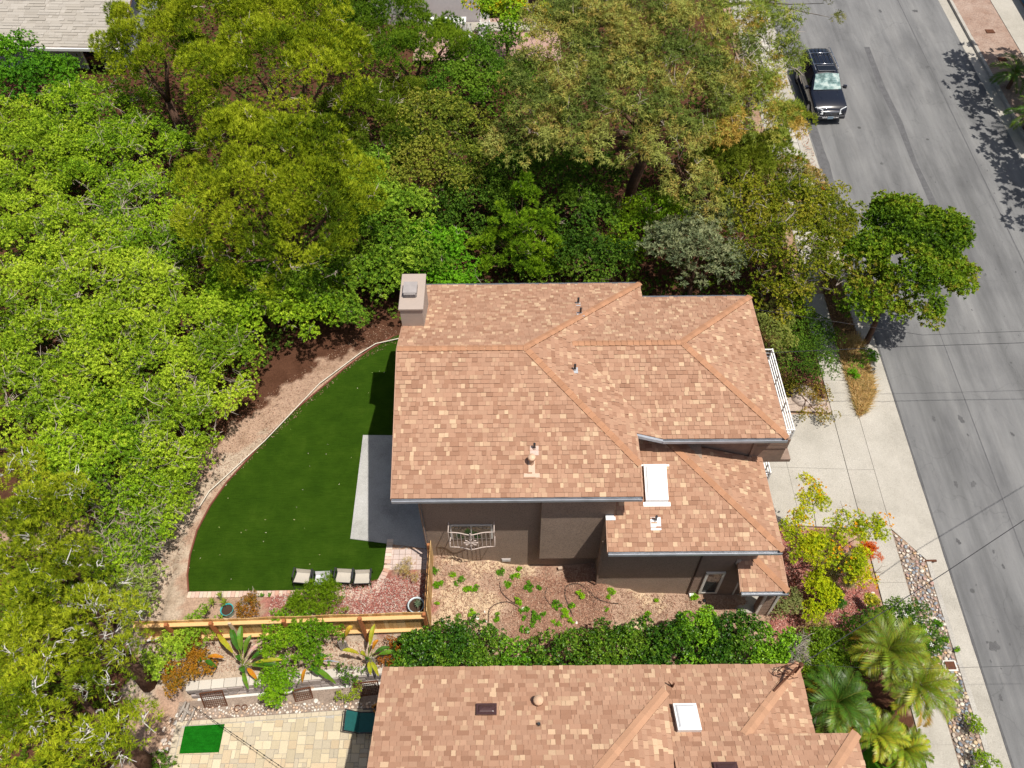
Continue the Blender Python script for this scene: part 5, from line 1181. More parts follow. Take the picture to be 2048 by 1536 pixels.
def twigs(name, subs, n, rr, parent, mat, L_=.6, r_=.008, star=3, reach=1.0):
    """bare forked twigs breaking the surface of the crown"""
    mb = MB(); idx = rr.integers(0, len(subs), n)
    for i in idx:
        x, y, z, R_ = subs[i]; d = shell_dirs(rr, 1, .1)[0]; b_ = Vector((x, y, z))+Vector(d)*R_*.35*reach
        for k in range(star):
            e = (Vector(d)*.7+Vector(rr.normal(0, .55, 3))).normalized(); l = L_*rr.uniform(.4, 1.1); m1 = b_+e*l*.5+Vector(rr.normal(0, .05, 3)); q = m1+(e+Vector(rr.normal(0, .35, 3))).normalized()*l*.5
            mb.tube([b_, m1, q], [r_*1.3, r_, r_*.4], 3, cap=False)
            f = m1+(e+Vector(rr.normal(0, .7, 3))).normalized()*l*.35; mb.tube([m1, f], [r_*.8, r_*.3], 3, cap=False)
    return mb.build(name, mat, parent, kind='stuff')
def limbs(t_, base, tops, r_, mat, lean=.0, name='trunk', kr=.3):
    mb = MB(); b_ = Vector(base); c = sum((Vector(q[:3]) for q in tops), Vector())/len(tops); fork = b_.lerp(c, .45); fork.z = max(fork.z, b_.z+.3)
    mb.tube([b_-Vector((0, 0, .2)), b_.lerp(fork, .5)+Vector((.05, .03, 0)), fork], [r_*1.25, r_, r_*.8], 9)
    for q in tops:
        e = Vector(q[:3]); e.z -= q[4]*.2 if len(q) > 4 else 0; mid = fork.lerp(e, .5)+Vector((rng.uniform(-.15, .15), rng.uniform(-.15, .15), -.1)); mb.tube([fork, mid, e], [r_*.6, r_*kr, r_*.12], 6)
    return mb.build(name, mat, t_, smooth=True)
TR = [0]; M['twig_silver'] = plain('twig_silver', (.52, .50, .48), .85, .2)
def tree(name, label, cat, lobes, kind, cols, base=None, rs=.5, sp=.12, leaf=(.08, .035), m_=6, group=None, seed=1, tw=0, trunk_r=.12, twl=.5, mat='leaf', twmat='twig', up=.5, gap=0., patch=.35, var=.2, bark='bark', dens=1.0, zmin=-.05, droop=0., twr=.008, star=3, crown='crown', spread=(.55, 1.25), inner=.45, tzmin=-.2, kr=(.62, 1.16)):
    rr = np.random.default_rng(seed*17+3)
    cx = sum(l[0] for l in lobes)/len(lobes); cy = sum(l[1] for l in lobes)/len(lobes)
    if base is None: base = (cx, cy, ground(cx, cy))
    t_ = thing(name, label, cat, base, 0, group)
    subs = sublobes(lobes, rs, rr, dens, zmin, kr); P, D = tufts(subs, sp/Q**.5, rr, gap=gap, seed=seed, inner=inner, zmin=tzmin)
    P, D = outer(P, D, base[2]-.4)
    if kind == 'needle': V, F = needles(P, D, m_, leaf[0], leaf[1], rr, up)
    else: V, F = rosettes(P, D, m_, leaf[0], leaf[1], rr, up, spread, droop, tri=leaf[0] < .125)
    C = colors(P, cols, rr, var, patch, seed, m_); npmesh(crown, V, F, C, M[mat], t_); TR[0] += len(F)*(1 if F.shape[1] == 3 else 2)
    limbs(t_, base, lobes, trunk_r, M[bark])
    if tw: twigs('twigs', subs, tw, rr, t_, M[twmat], twl, twr, star)
    return t_
# --- palettes
BR = [(.07, .135, .012), (.14, .23, .018), (.21, .31, .028), (.27, .37, .045)]
BR2 = [(.06, .13, .012), (.115, .215, .015), (.185, .295, .022), (.24, .35, .035)]
EM = [(.05, .12, .014), (.10, .19, .022), (.16, .26, .032), (.21, .31, .05)]
PI = [(.05, .09, .008), (.12, .175, .012), (.215, .275, .020), (.28, .335, .035)]
PI2 = [(.035, .085, .012), (.075, .145, .015), (.125, .21, .02), (.17, .25, .03)]
EU = [(.075, .11, .035), (.13, .16, .05), (.18, .20, .07), (.22, .17, .07), (.19, .22, .085)]
DK = [(.02, .055, .010), (.04, .095, .014), (.07, .14, .02), (.10, .17, .025)]
OL = [(.05, .085, .015), (.10, .14, .025), (.17, .20, .04), (.22, .23, .06)]
GR = [(.05, .075, .06), (.09, .12, .10), (.14, .17, .14), (.18, .20, .17)]
OK_ = [(.05, .08, .010), (.10, .14, .014), (.17, .19, .02), (.22, .21, .04)]
FI = [(.04, .10, .010), (.08, .17, .012), (.14, .24, .016), (.19, .26, .02)]
HE = [(.012, .045, .006), (.026, .08, .009), (.055, .125, .013), (.10, .18, .022)]
# --- big bright shrub bank on the left
bank = [
 ('leftmost bright shrub on the bank just under the dark vine', [(-24.24,33.45,4.4,2.3,1.61), (-21.36,31.83,4.7,2.35,1.64), (-21.99,28.83,4.5,2.02,1.41)], BR, 30),
 ('bright shrub left of the large pine with bare grey twigs', [(-20.15,34.87,4.8,2.34,1.64), (-17.8,32.96,4.4,2.04,1.43), (-18.86,31.17,4.6,2.09,1.47)], BR2, 90),
 ('twiggy thinning shrub between the bank and the large pine', [(-16.16,28.42,4.2,2.02,1.41), (-14.27,25.81,3.9,1.72,1.21), (-16.21,26.34,4.3,1.73,1.21)], BR2, 150),
 ('bright shrub at the left edge, level with the pine\'s lower boughs', [(-20.49,25.03,4.7,1.98,1.39), (-18.83,25.82,4.8,2.01,1.4), (-19.21,22.53,4.6,1.8,1.26)], BR, 80),
 ('bright shrub in the middle of the bank with arching bare stems', [(-16.73,23.14,4.8,2.01,1.41), (-14.81,22.48,4.6,1.89,1.33), (-15.33,20.89,4.6,1.74,1.22)], BR, 95),
 ('bright shrub bulging towards the shaded mulch slope', [(-12.77,20.95,4.2,1.86,1.3), (-11.31,20,3.8,1.45,1.02), (-12.85,18.96,4.2,1.6,1.12), (-11.41,18.45,3.6,1.13,0.79)], BR, 90),
 ('bright shrub left of centre in the bank, above the slope', [(-17.16,19.73,4.8,1.88,1.32), (-17.41,17.69,4.7,1.72,1.2), (-15.38,18.13,4.7,1.73,1.21)], BR, 60),
 ('bright shrub overhanging the pale bank beside the lawn', [(-13.22,16.9,4.2,1.71,1.2), (-12.1,16.79,3.7,1.27,0.89), (-12.31,15.37,3.6,1.33,0.93)], BR, 70),
 ('bright shrub just above the lower left pine', [(-14.81,16.06,4.5,1.58,1.1), (-13.68,14.8,4.2,1.46,1.02), (-15.41,15.24,4.5,1.2,0.84)], BR2, 50),
 ('loose twiggy shrub at the tail of the bank by the pale soil', [(-12.97,13.69,3.4,1.2,0.84), (-13.14,12.58,3,1.02,0.71), (-12.54,14.39,3.2,1.05,0.74)], BR2, 120),
 ('thin straggly shrub beside the left end of the fence', [(-12.8,11.41,2.8,0.8,0.56), (-12.55,12.03,2.6,0.64,0.45), (-12.26,11.05,2.4,0.6,0.42)], [(.09, .15, .04), (.16, .23, .06), (.22, .28, .08)], 70)]
for i, (lb, lo, pc_, tw) in enumerate(bank):
    lo = [(a, b_, c, q*1.13, z_) for a, b_, c, q, z_ in lo]
    tree('large_shrub', lb, 'shrub', lo, 'broad', pc_, rs=.40, sp=.118, leaf=(.10, .048), m_=6, group='bright shrubs on the left bank', seed=100+i, tw=int(tw*1.5), twl=.75, gap=.12 if i < 9 else .4, dens=1.05, up=.7, trunk_r=.08, bark='bark_pale', twr=.009)
tree('creeper_covered_shrub', 'dark green leafy shrub below the grey roof in the top left corner', 'shrub', [(-25.93,40.09,5,1.59,1.11), (-23.87,38.48,4.8,1.56,1.09), (-25.35,37.57,4.8,1.79,1.26), (-22.54,38.01,4.5,1.04,0.73)], 'broad', [(.03, .10, .01), (.055, .16, .012), (.09, .21, .015)], rs=.5, sp=.17, leaf=(.13, .07), m_=6, seed=131, up=.6)
# --- shaded shrubs under the pine and towards the house
mids = [
 ('broad bright green shrub in the pine\'s shade above the mulch slope', [(-10.47,23.95,3.9,1.88,1.31), (-8.77,23.36,3.6,1.56,1.09), (-11.27,22.64,3.8,1.22,0.86)], BR2, .42, 60),
 ('emerald shrub against the slope left of the chimney', [(-8.06,24.71,4,1.58,1.11), (-6.8,24.2,3.6,1.26,0.89)], EM, .4, 30),
 ('vivid emerald shrub behind the chimney', [(-6.48,26.52,4.6,1.72,1.2), (-5.04,27.57,4.8,1.63,1.14), (-5.58,25.28,4,1.38,0.97), (-4.1,25.87,4.3,1.28,0.9)], EM, .45, 25),
 ('emerald shrub at the back eave right of the chimney', [(-3.29,26.6,4.2,1.09,0.76), (-2.32,25.87,3.7,0.78,0.55), (-3.59,25.42,3.7,0.86,0.6), (-2.11,25.45,3.2,0.61,0.43), (-2.96,25.26,3.4,0.78,0.54)], [(.04, .13, .01), (.08, .22, .012), (.13, .30, .02)], .4, 10),
 ('pale green shrub right of the large pine', [(-5.94,30.46,5,1.6,1.12), (-6.2,28.25,4.8,1.32,0.93)], [(.07, .15, .02), (.12, .22, .03), (.17, .28, .04)], .45, 15)]
for i, (lb, lo, pc_, rs_, tw) in enumerate(mids):
    tree('garden_shrub', lb, 'shrub', lo, 'broad', pc_, rs=rs_, sp=.125, leaf=(.12, .055), m_=7, seed=140+i, tw=tw, gap=.2, dens=1.2, up=.6, group='shrubs behind the house')
olive = [('olive green small leaved tree above the shaded hollow', [(-3.91,32.44,6,1.85,1.29), (-2.72,30.61,5.4,1.7,1.19), (-4.55,30.54,5.2,1.36,0.96), (-2.11,32.9,5.4,1.3,0.91)], OL),
 ('dark green small leaved tree below the garden chairs', [(-1.77,38.4,5.2,1.67,1.17), (-0.22,36.54,5.2,1.75,1.23), (-2.98,36.59,5.2,1.5,1.05), (-0.76,41.03,4.8,1.35,0.94)], [(.035, .09, .012), (.07, .15, .018), (.12, .21, .03)]),
 ('dark leafy tree in the hollow behind the conifer', [(-1.61,29.37,4.4,1.7,1.19), (-2.74,28.6,3.9,1.36,0.95), (-0.48,28.24,3.6,1.36,0.95)], DK),
 ('deep green undergrowth tree right of the conifer', [(3.1,28.17,4.2,1.67,1.17), (2.82,26.44,3.4,1.43,1), (4.38,26.53,3.3,1.22,0.85), (1.29,26.35,2.9,1.11,0.78)], DK),
 ('dark understorey tree below the gum tree canopy', [(1.84,30.88,4.6,1.85,1.3), (-0.24,30.54,4.6,1.38,0.97), (3.7,30.75,4.4,1.39,0.97)], DK)]
for i, (lb, lo, pc_) in enumerate(olive):
    tree('small_tree', lb, 'tree', lo, 'broad', pc_, rs=.42, sp=.13, leaf=(.10, .06), m_=6, seed=160+i, tw=35, gap=.3, dens=1.2, up=.4, twmat='twig_dark', group='small trees behind the house')
tree('leafy_tree', 'light green tree with a few orange blooms beside the far white chairs', 'tree', [(-0.2,43.53,6,1.37,0.96), (0.87,42.28,5.8,1.35,0.94), (-1.03,44.1,6,1.1,0.77)], 'broad', [(.10, .20, .015), (.16, .28, .02), (.22, .32, .03), (.5, .28, .01)], rs=.5, sp=.16, leaf=(.13, .07), m_=6, seed=171, gap=.5)
# --- pines
def pine(label, lobes, cols, seed, base=None, tw=40, rs=.5, sp=.105, fine=False, **k):
    lobes = [(a, b_, c+rng.uniform(-.35, .35), r_*1.06, max(rz_, r_*.6)) for a, b_, c, r_, rz_ in lobes]
    return tree('pine_tree', label, 'pine tree', lobes, 'needle', cols, base=base, rs=rs, sp=.10 if fine else sp, leaf=(.145, .021) if fine else (.165, .03), m_=9 if fine else 8, seed=seed, tw=tw, twl=.38 if fine else .6, mat='needle', up=.75, trunk_r=.22, patch=.4, gap=.05, twr=.013, dens=1.1, inner=.2, kr=(.84, 1.12), **k)
def SL(u, v, z, R_, n, rm, sd_, fl=.6):
    pass
pine('tall yellowish pine overlapping the grey shingle roof', [(-16.7,37.33,8.8,1.84,1.01), (-17.66,36.18,8.2,1.13,0.62), (-15.67,35.26,8.2,1.27,0.64), (-17.61,35.38,7.4,0.85,0.42)], PI, 201, tw=30)
pine('largest yellow green pine at the top left, highest crown', [(-12.41,33.97,10.5,1.61,0.97), (-10.55,34.37,10.5,1.73,1.04), (-8.78,34.88,10,1.66,0.99), (-12.22,31.2,9.8,1.45,0.8), (-10.31,31.21,10,1.55,0.85), (-8.63,31.88,9.6,1.48,0.81), (-11.38,30.07,9,1.45,0.73), (-7.7,33.72,9,1.33,0.73), (-9.58,30.18,8.8,1.15,0.57), (-7.39,31.85,8.2,1.2,0.6)], PI, 202, tw=60)
pine('rounded yellow green pine nearest the mulch slope', [(-10.73,27.37,8.6,1.39,0.77), (-8.99,26.74,8.8,1.47,0.81), (-7.59,27.65,8.6,1.3,0.71), (-11.93,26.58,8,1.19,0.6), (-10.05,25.36,8.2,1.35,0.68), (-8.11,25.34,8.2,1.45,0.72), (-6.62,26.77,7.8,1.2,0.6), (-11.57,24.81,7.2,1.17,0.59), (-9.69,24.19,7.2,1.35,0.68), (-7.71,23.88,7.2,1.35,0.67), (-6.31,25.04,7.2,0.98,0.49), (-10.82,23.78,6.3,0.98,0.59), (-9.4,23.65,6,1.18,0.71), (-7.84,23.78,6,1.09,0.65)], PI, 203, tw=60)
pine('dark green pine left of the white walled house', [(-6.42,39.57,7.8,1.87,1.12), (-4.43,38.72,7.2,1.49,0.9), (-7.17,36.44,7.2,1.32,0.79), (-5.61,37,6.6,1.35,0.67), (-3.26,39.2,6.4,1.02,0.61), (-2.78,40.31,6.6,0.62,0.74)], PI2, 204, tw=40)
pine('darker pine between the large pines and the hollow', [(-6.86,32.77,6.6,1.38,0.83), (-5.73,32.08,6,1.26,0.76), (-7.18,31.05,6.2,1.01,0.61), (-5.31,35.23,5.8,1.21,0.73)], [(.04, .08, .012), (.08, .13, .015), (.13, .18, .02)], 205, tw=40)
pine('pine at the left edge with silvery bare twigs, upper part of the lower clump', [(-14.98,12.63,6.6,1.06,0.64), (-13.99,12.33,6.2,0.92,0.55), (-14.43,11.01,6.8,0.87,0.52), (-13.53,10.99,6.2,0.81,0.49)], PI, 206, tw=70, twmat='twig_silver', fine=True)
pine('broad yellow green pine filling the lower left with silvery twigs', [(-12.31,10.12,6,0.87,0.48), (-12.88,9.47,6.8,0.83,0.46), (-11.56,9.29,5.8,0.79,0.43), (-11.97,8.54,6.6,0.89,0.49), (-11.07,8.57,5.4,0.64,0.35), (-11.33,7.72,6.2,0.81,0.45), (-12.24,7.77,7.2,0.85,0.47)], PI, 207, tw=100, twmat='twig_silver', fine=True)
pine('yellow green pine in the bottom left corner', [(-13.41,8.45,7.2,0.93,0.56), (-12.52,6.68,7.4,0.94,0.56), (-11.54,6.49,7.2,0.82,0.45), (-10.89,6.42,6.6,0.77,0.42), (-11.67,5.38,7.4,0.84,0.46), (-10.75,5.36,7,0.73,0.4), (-10.22,5.79,6.2,0.64,0.35), (-10.44,6.83,5.2,0.57,0.29)], [(.055, .10, .008), (.13, .19, .012), (.22, .29, .018), (.29, .345, .03)], 208, tw=100, twmat='twig_silver', fine=True)
# light green young conifer
tree('conifer', 'young light green conifer behind the roof ridge with plumed boughs', 'conifer', [(0.51,27.42,6.6,0.27,0.6), (0.19,27.36,6,0.36,0.65), (0.87,27.27,5.8,0.38,0.61), (-0.35,27.03,5.2,0.43,0.56), (0.61,26.85,5.2,0.51,0.61), (1.49,27.15,4.8,0.43,0.56), (-0.46,26.66,4.4,0.52,0.52), (0.5,26.33,4.4,0.56,0.5), (1.59,26.54,4.2,0.56,0.51), (2.4,26.87,3.6,0.44,0.44), (0.18,26.1,3.6,0.57,0.45), (1.27,26.14,3.4,0.61,0.49), (2.16,26.18,3.2,0.48,0.39), (-1.35,26.7,3.8,0.31,0.49), (-1.19,26.39,3.2,0.4,0.48)], 'needle', [(.06, .13, .012), (.11, .21, .015), (.17, .29, .02), (.22, .32, .03)], rs=.26, sp=.085, leaf=(.16, .028), m_=9, dens=1.2, seed=211, mat='needle', up=.7, tw=15)
# --- gum trees
def gum(label, lobes, cols, seed, base, fork, r_, tw=60, rs=.55):
    rr = np.random.default_rng(seed); t_ = thing('gum_tree', label, 'eucalyptus tree', base)
    lobes2 = [(a, b_, c, q*1.08, z_) for a, b_, c, q, z_ in lobes]; subs = sublobes(lobes2, rs, rr, 1.15, -.1); P, D = tufts(subs, .185, rr, gap=.4, seed=seed, inner=.5); P, D = outer(P, D, 2, keep=1.4)
    V, F = rosettes(P, D, 8, .20, .036, rr, .25, (.4, 1.5), .45, tri=True); npmesh('crown', V, F, colors(P, cols, rr, .22, .75, seed, 8), M['leaf'], t_)
    mb = MB(); b_ = Vector(base); fk = Vector(fork); mb.tube([b_-Vector((0, 0, .3)), b_.lerp(fk, .35)+Vector((-.1, 0, 0)), b_.lerp(fk, .7)+Vector((.08, 0, 0)), fk], [r_*1.3, r_, r_*.85, r_*.7], 12)
    for q in lobes:
        e = Vector(q[:3]); m1 = fk.lerp(e, .35)+Vector((rng.uniform(-.3, .3), rng.uniform(-.3, .3), .25)); m2 = fk.lerp(e, .7)+Vector((rng.uniform(-.3, .3), rng.uniform(-.3, .3), .1)); mb.tube([fk, m1, m2, e], [r_*.42, r_*.3, r_*.2, r_*.07], 7)
    mb.build('trunk', M['bark'] if r_ > .2 else M['bark_pale'], t_, smooth=True); twigs('twigs', subs, tw, rr, t_, M['twig'], .9, .014, 2); return t_
gum('big gum tree with orange tinged leaves and thick red brown trunk behind the house', [(4.78,30.01,9,1.66,0.83), (6.41,28.64,8,1.55,0.77), (2.95,30.83,9.2,1.57,0.78), (1.45,29.24,8.6,1.34,0.67), (2.69,28.7,8,1.34,0.67), (0.21,28.96,7.6,1.05,0.52), (7.89,30.97,8.6,1.59,0.8), (4.88,29.11,7.2,0.96,0.48), (7.37,27.75,6.4,1.27,0.63), (8.76,27.32,5.4,0.96,0.48)], EU, 301, (5.76,31.33,1.98), (5.93,30.27,7), .26)
gum('gum tree with drooping straw coloured leaves at the top centre', [(1.98,33.41,10,1.72,0.86), (3.69,33.43,10.2,1.71,0.86), (5.59,33.43,10.4,1.71,0.85), (7.62,33.73,10,1.62,0.81), (1.1,31.96,9,1.18,0.59), (9.19,33.09,9.2,1.42,0.71), (6.24,32.38,9.4,1.39,0.7), (4.27,32.06,9.6,1.38,0.69)], EU, 302, (8.55,39.03,2.04), (7.17,34.81,8), .18)
gum('pale trunked gum leaning over the parked car', [(10.6,36.08,9.2,1.38,0.69), (12.27,36.77,7.6,1.15,0.58), (13.34,36.35,6.8,0.97,0.48), (10.27,32.61,7.8,1.45,0.72), (11.81,33.29,6.6,1.39,0.69), (8.81,30.26,7.6,1.18,0.59), (10.85,31.64,6.4,1.35,0.68), (12.92,33.57,5.2,1.08,0.54), (13.06,38.06,8.4,0.87,0.43)], [(.09, .13, .03), (.14, .19, .045), (.20, .23, .06), (.25, .18, .06)], 303, (13.53,42.08,2.25), (12.6,40.41,6), .15)
tree('weeping_branch', 'dark hanging spray of gum leaves over the road at the top edge', 'tree', [(15.42,39.09,8.6,0.83,0.83), (16.09,39.57,7.6,0.55,0.55), (15.23,39.78,9,0.98,0.78)], 'broad', [(.05, .07, .02), (.10, .11, .04), (.16, .15, .05)], base=(13.2, 50, 3.0), rs=.35, sp=.14, leaf=(.18, .028), m_=7, droop=.6, gap=.6, seed=304, trunk_r=.1, bark='bark_pale')
tree('feathery_shrub', 'soft feathery olive shrub above the red flowered bottlebrush', 'shrub', [(10.76,31.51,4.6,1.4,0.98), (12.42,32.53,4.4,1.19,0.84), (9.51,31.25,4.8,1.16,0.81), (14.12,35.98,4,0.91,0.64)], 'needle', [(.08, .13, .02), (.15, .20, .03), (.21, .26, .05)], rs=.4, sp=.11, leaf=(.17, .028), m_=9, dens=1.3, seed=305, mat='needle')
# --- right hand trees
tree('silver_tree', 'silvery grey leaved tree against the back eave', 'tree', [(6.72,25.8,4.8,1.06,0.74), (7.87,25.26,5,1.14,0.8), (8.91,24.77,4.6,0.94,0.66), (8.54,26.82,5,0.96,0.67), (7.52,24.76,4.2,0.84,0.59)], 'broad', GR, rs=.38, sp=.15, leaf=(.17, .045), m_=7, seed=311, gap=.45, up=.8)
tree('small_tree', 'bright green small tree between the dark hollow and the silver tree', 'tree', [(5.56,28.03,4,1.12,0.78), (6.48,28.46,4.2,1.12,0.78), (5.09,27.06,3.4,0.89,0.62), (7.2,28.8,4.2,0.79,0.55)], 'broad', [(.07, .15, .01), (.12, .22, .015), (.19, .29, .02)], rs=.36, sp=.12, leaf=(.09, .045), m_=6, seed=312, gap=.4, tw=15, group='small trees behind the house')
tree('dense_tree', 'dense mottled olive tree with grey twigs beside the back corner of the roof', 'tree', [(10.25,27.3,5.4,1.28,0.9), (11.64,27.04,5.6,1.38,0.96), (13.08,26.61,5.4,1.37,0.96), (10.22,25.54,5,1.26,0.88), (11.68,25.07,5.4,1.44,1.01), (13.63,25.8,5,1.05,0.74), (11.1,24.06,4.4,1.14,0.79), (12.61,24.34,4.4,1.14,0.8), (10.75,23.41,3.6,0.83,0.58)], 'broad', OK_, rs=.42, sp=.115, leaf=(.095, .042), m_=8, seed=313, tw=170, twl=.7, gap=.12, dens=1.4, twmat='bark_pale', twr=.011, trunk_r=.16)
tree('street_tree', 'green street tree with rusty tips standing over the road edge', 'tree', [(16.14,26.25,5.4,1.26,0.88), (17.46,25.53,5.2,1.35,0.95), (14.76,24.57,5,1.13,0.79), (16.07,23.75,5.2,1.41,0.99), (17.83,24.06,4.6,1.03,0.72), (14.76,23.15,4.4,1.12,0.78), (16.34,22.76,4.2,1.01,0.71), (15.82,26.58,5.4,0.63,0.44), (14.36,23.17,3.8,0.72,0.5)], 'broad', [(.03, .07, .008), (.055, .115, .010), (.095, .17, .014), (.145, .21, .02), (.15, .14, .03)], base=(15.89,23.89,0.8), rs=.36, sp=.115, leaf=(.12, .075), m_=6, seed=314, gap=.12, trunk_r=.11, dens=2.2, tw=30, twl=.6, twmat='twig_dark', inner=.55)
bb = tree('bottlebrush_shrub', 'dark glossy shrub with red blooms beside the far paver strip', 'shrub', [(12.62,32.31,3.4,0.92,0.65), (13.7,32.56,3.2,0.98,0.69), (14.73,32.29,2.8,0.79,0.55), (13.23,31.29,3,0.87,0.61)], 'broad', [(.04, .07, .02), (.09, .12, .04), (.20, .16, .08), (.30, .20, .12)], rs=.3, sp=.13, leaf=(.14, .045), m_=6, seed=315, gap=.4, up=.9, tw=20, twmat='bark_pale')
for p in ((12.2,32.4,4.3), (13.87,32.65,4.1), (14.87,31.08,3.5), (13.8,31.96,3.6)):
    mb = MB(); 
    for k in range(26):
        d = Vector(shell_dirs(NR, 1, -.2)[0]); s_ = d.cross(Vector(NR.normal(size=3))).normalized()*.02; b_ = Vector(p); mb.add([b_-s_, b_+s_, b_+d*.13+s_*.6, b_+d*.13-s_*.6], [(0, 1, 2, 3)], (.62, .012, .015))
    mb.build('red_bloom', M['leaf'], bb, color=True)
# front yard
front = [('dark rounded hedge shrub beside the pavement and the upstairs railing', [(12.35,23.26,2.2,1.03,0.72), (13.06,22.86,2,0.9,0.63), (12.01,21.67,2.1,1.04,0.73), (12.88,21.56,1.9,0.75,0.53)], DK, .28, .095, (.06, .035)),
 ('grey green loose shrub touching the corner of the roof', [(10.65,22.19,3.4,0.65,0.46), (10.96,21.73,3,0.57,0.4), (11.02,23.21,3.2,0.59,0.41)], [(.07, .10, .03), (.13, .17, .06), (.19, .22, .08)], .28, .11, (.09, .03)),
 ('yellow green shrub in the shade under the mottled tree', [(12.34,24.66,2.6,0.61,0.43), (12.55,24.14,2.2,0.57,0.4), (11.69,24.92,2.8,0.52,0.37)], [(.08, .15, .01), (.14, .22, .015), (.2, .28, .02)], .25, .12, (.08, .04)),
 ('low ground cover shrub below the balcony beside the boulder', [(11.94,20.94,1,0.46,0.19), (12.97,20.74,0.9,0.51,0.2), (12.97,19.77,0.8,0.41,0.12), (12.1,19.71,0.9,0.29,0.09), (11.54,21.33,1.2,0.51,0.2)], [(.08, .10, .02), (.16, .15, .03), (.25, .16, .05)], .16, .09, (.06, .03))]
for i, (lb, lo, pc_, rs_, sp_, lf) in enumerate(front):
    tree('front_shrub', lb, 'shrub', lo, 'broad', pc_, rs=rs_, sp=sp_, leaf=lf, m_=6, seed=330+i, gap=.3, trunk_r=.04)
tree('verge_weed', 'bright weeds in the dry grass between pavement and kerb', 'plant', [(14.99,22.53,0.7,0.31,0.18), (15.66,22.95,0.7,0.35,0.21), (14.73,21.97,0.7,0.26,0.16)], 'broad', [(.07, .2, .01), (.12, .28, .02)], rs=.12, sp=.08, leaf=(.09, .035), m_=6, seed=340, trunk_r=.01)
tree('flowering_tree', 'yellow green tree with orange trumpet blooms beside the driveway', 'tree', [(10.66,14.74,2.9,0.6,0.42), (9.94,13.41,2.8,0.62,0.44), (10.52,12.6,2.5,0.69,0.48), (11.63,13.55,2.5,0.63,0.44), (12.55,13.59,2.4,0.49,0.34), (9.84,12.61,2.5,0.48,0.34), (11.64,12.55,2.2,0.59,0.41), (12.01,12.18,1.8,0.45,0.32)], 'broad', [(.09, .15, .01), (.18, .25, .012), (.28, .33, .015), (.38, .36, .02)], base=(11.52,12.9,0.27), rs=.26, sp=.095, leaf=(.095, .036), m_=6, seed=341, gap=.55, tw=25, twmat='twig_dark', dens=1.1, trunk_r=.05, inner=.6)
fb = bpy.data.objects.get('flowering_tree'); rrf = np.random.default_rng(5); V = []; F = []; C = []
for lx, ly, lz, r_, rz_ in [(10.62,14.82,3.1,0.46,0.32), (9.95,13.69,3,0.45,0.32), (11.82,13.83,2.7,0.53,0.37), (13.2,13.98,2.4,0.28,0.2), (11.42,12.5,2.3,0.52,0.36), (10.7,12.74,2.6,0.45,0.31), (12.09,11.95,1.9,0.45,0.31)]:
    n = 26; d = shell_dirs(rrf, n, 0); P = np.array([lx, ly, lz])+d*np.array([r_, r_, rz_])
    v_, f_ = rosettes(P, d, 4, .07, .05, rrf, .8); F.append(f_+sum(map(len, V))); V.append(v_); C.append(np.repeat(np.array([(.75, .36, .01)])*rrf.uniform(.7, 1.15, (n, 1)), 4, 0))
npmesh('blooms', np.concatenate(V), np.concatenate(F), np.clip(np.concatenate(C), 0, .9), M['leaf'], fb, kind='stuff')
for i, (lb, lo, pc_, lf) in enumerate((('lime yellow shrub in the red mulch below the flowering tree', [(10.57,11.96,1.5,0.45,0.32), (11.02,11.77,1.3,0.38,0.27), (10.62,11.45,1.2,0.42,0.29), (10.35,11.17,1,0.31,0.22)], [(.16, .24, .01), (.26, .33, .012), (.36, .38, .02)], (.075, .03)),
   ('spiky grey rosemary like bush under the flowering tree', [(11.62,12.51,1.1,0.53,0.37), (11.86,12.85,1.2,0.39,0.28)], [(.16, .17, .13), (.24, .24, .19), (.12, .14, .08)], (.14, .014)),
   ('grey green rounded bush beside the porch column', [(9.57,11.54,1,0.42,0.29), (9.28,11.31,0.9,0.31,0.22), (9.91,11.77,0.9,0.28,0.2)], [(.10, .13, .07), (.18, .21, .12), (.26, .27, .17)], (.055, .025)),
   ('rust red tuft beside the pavement near the flowering tree', [(13.08,13.52,0.8,0.29,0.21), (13.04,13.73,0.8,0.22,0.15)], [(.40, .09, .012), (.28, .06, .01)], (.09, .02)),
   ('dark green cycad like clump in the red mulch', [(11.2,11.66,0.9,0.35,0.18)], [(.02, .08, .01), (.05, .13, .02)], (.16, .025)),
   ('small variegated succulent clump on the red mulch', [(12.72,11.69,0.6,0.21,0.13)], [(.10, .16, .08), (.45, .42, .05), (.06, .12, .05)], (.12, .04)),
   ('sparse brown stemmed bush beside the porch path', [(10.59,10.94,0.9,0.31,0.22), (10.02,10.63,0.8,0.28,0.19)], [(.18, .17, .08), (.28, .24, .14)], (.06, .015)))):
    tree('garden_plant', lb, 'plant', lo, 'broad', pc_, rs=.16, sp=.075, leaf=lf, m_=8, seed=350+i, gap=.2, trunk_r=.015, up=.9, inner=.6)
# --- hedge between the houses
hx = [(840,1300,2.3,40), (900,1290,2.3,45), (960,1290,2.2,42), (1030,1300,2.1,30), (1090,1305,2.1,34), (1140,1300,2.2,38), (1190,1295,2.2,40), (1240,1290,2.2,40), (1290,1285,2.2,42), (1340,1275,2.3,45), (1390,1265,2.3,48)]
HL = [(-3.03,9.49,2.3,0.67,0.47), (-2.15,9.65,2.3,0.74,0.52), (-1.11,9.68,2.2,0.71,0.5), (0.02,9.49,2,0.49,0.34), (0.99,9.4,2,0.58,0.41), (1.88,9.49,2.2,0.61,0.43), (2.77,9.56,2.2,0.65,0.45), (3.58,9.63,2.2,0.68,0.48), (4.39,9.63,2.2,0.68,0.48), (5.19,9.66,2.3,0.71,0.5), (5.95,10,2.4,0.65,0.45), (6.68,9.9,2.3,0.68,0.48), (7.5,9.85,2.2,0.72,0.5), (8.3,9.63,2.1,0.68,0.48)]
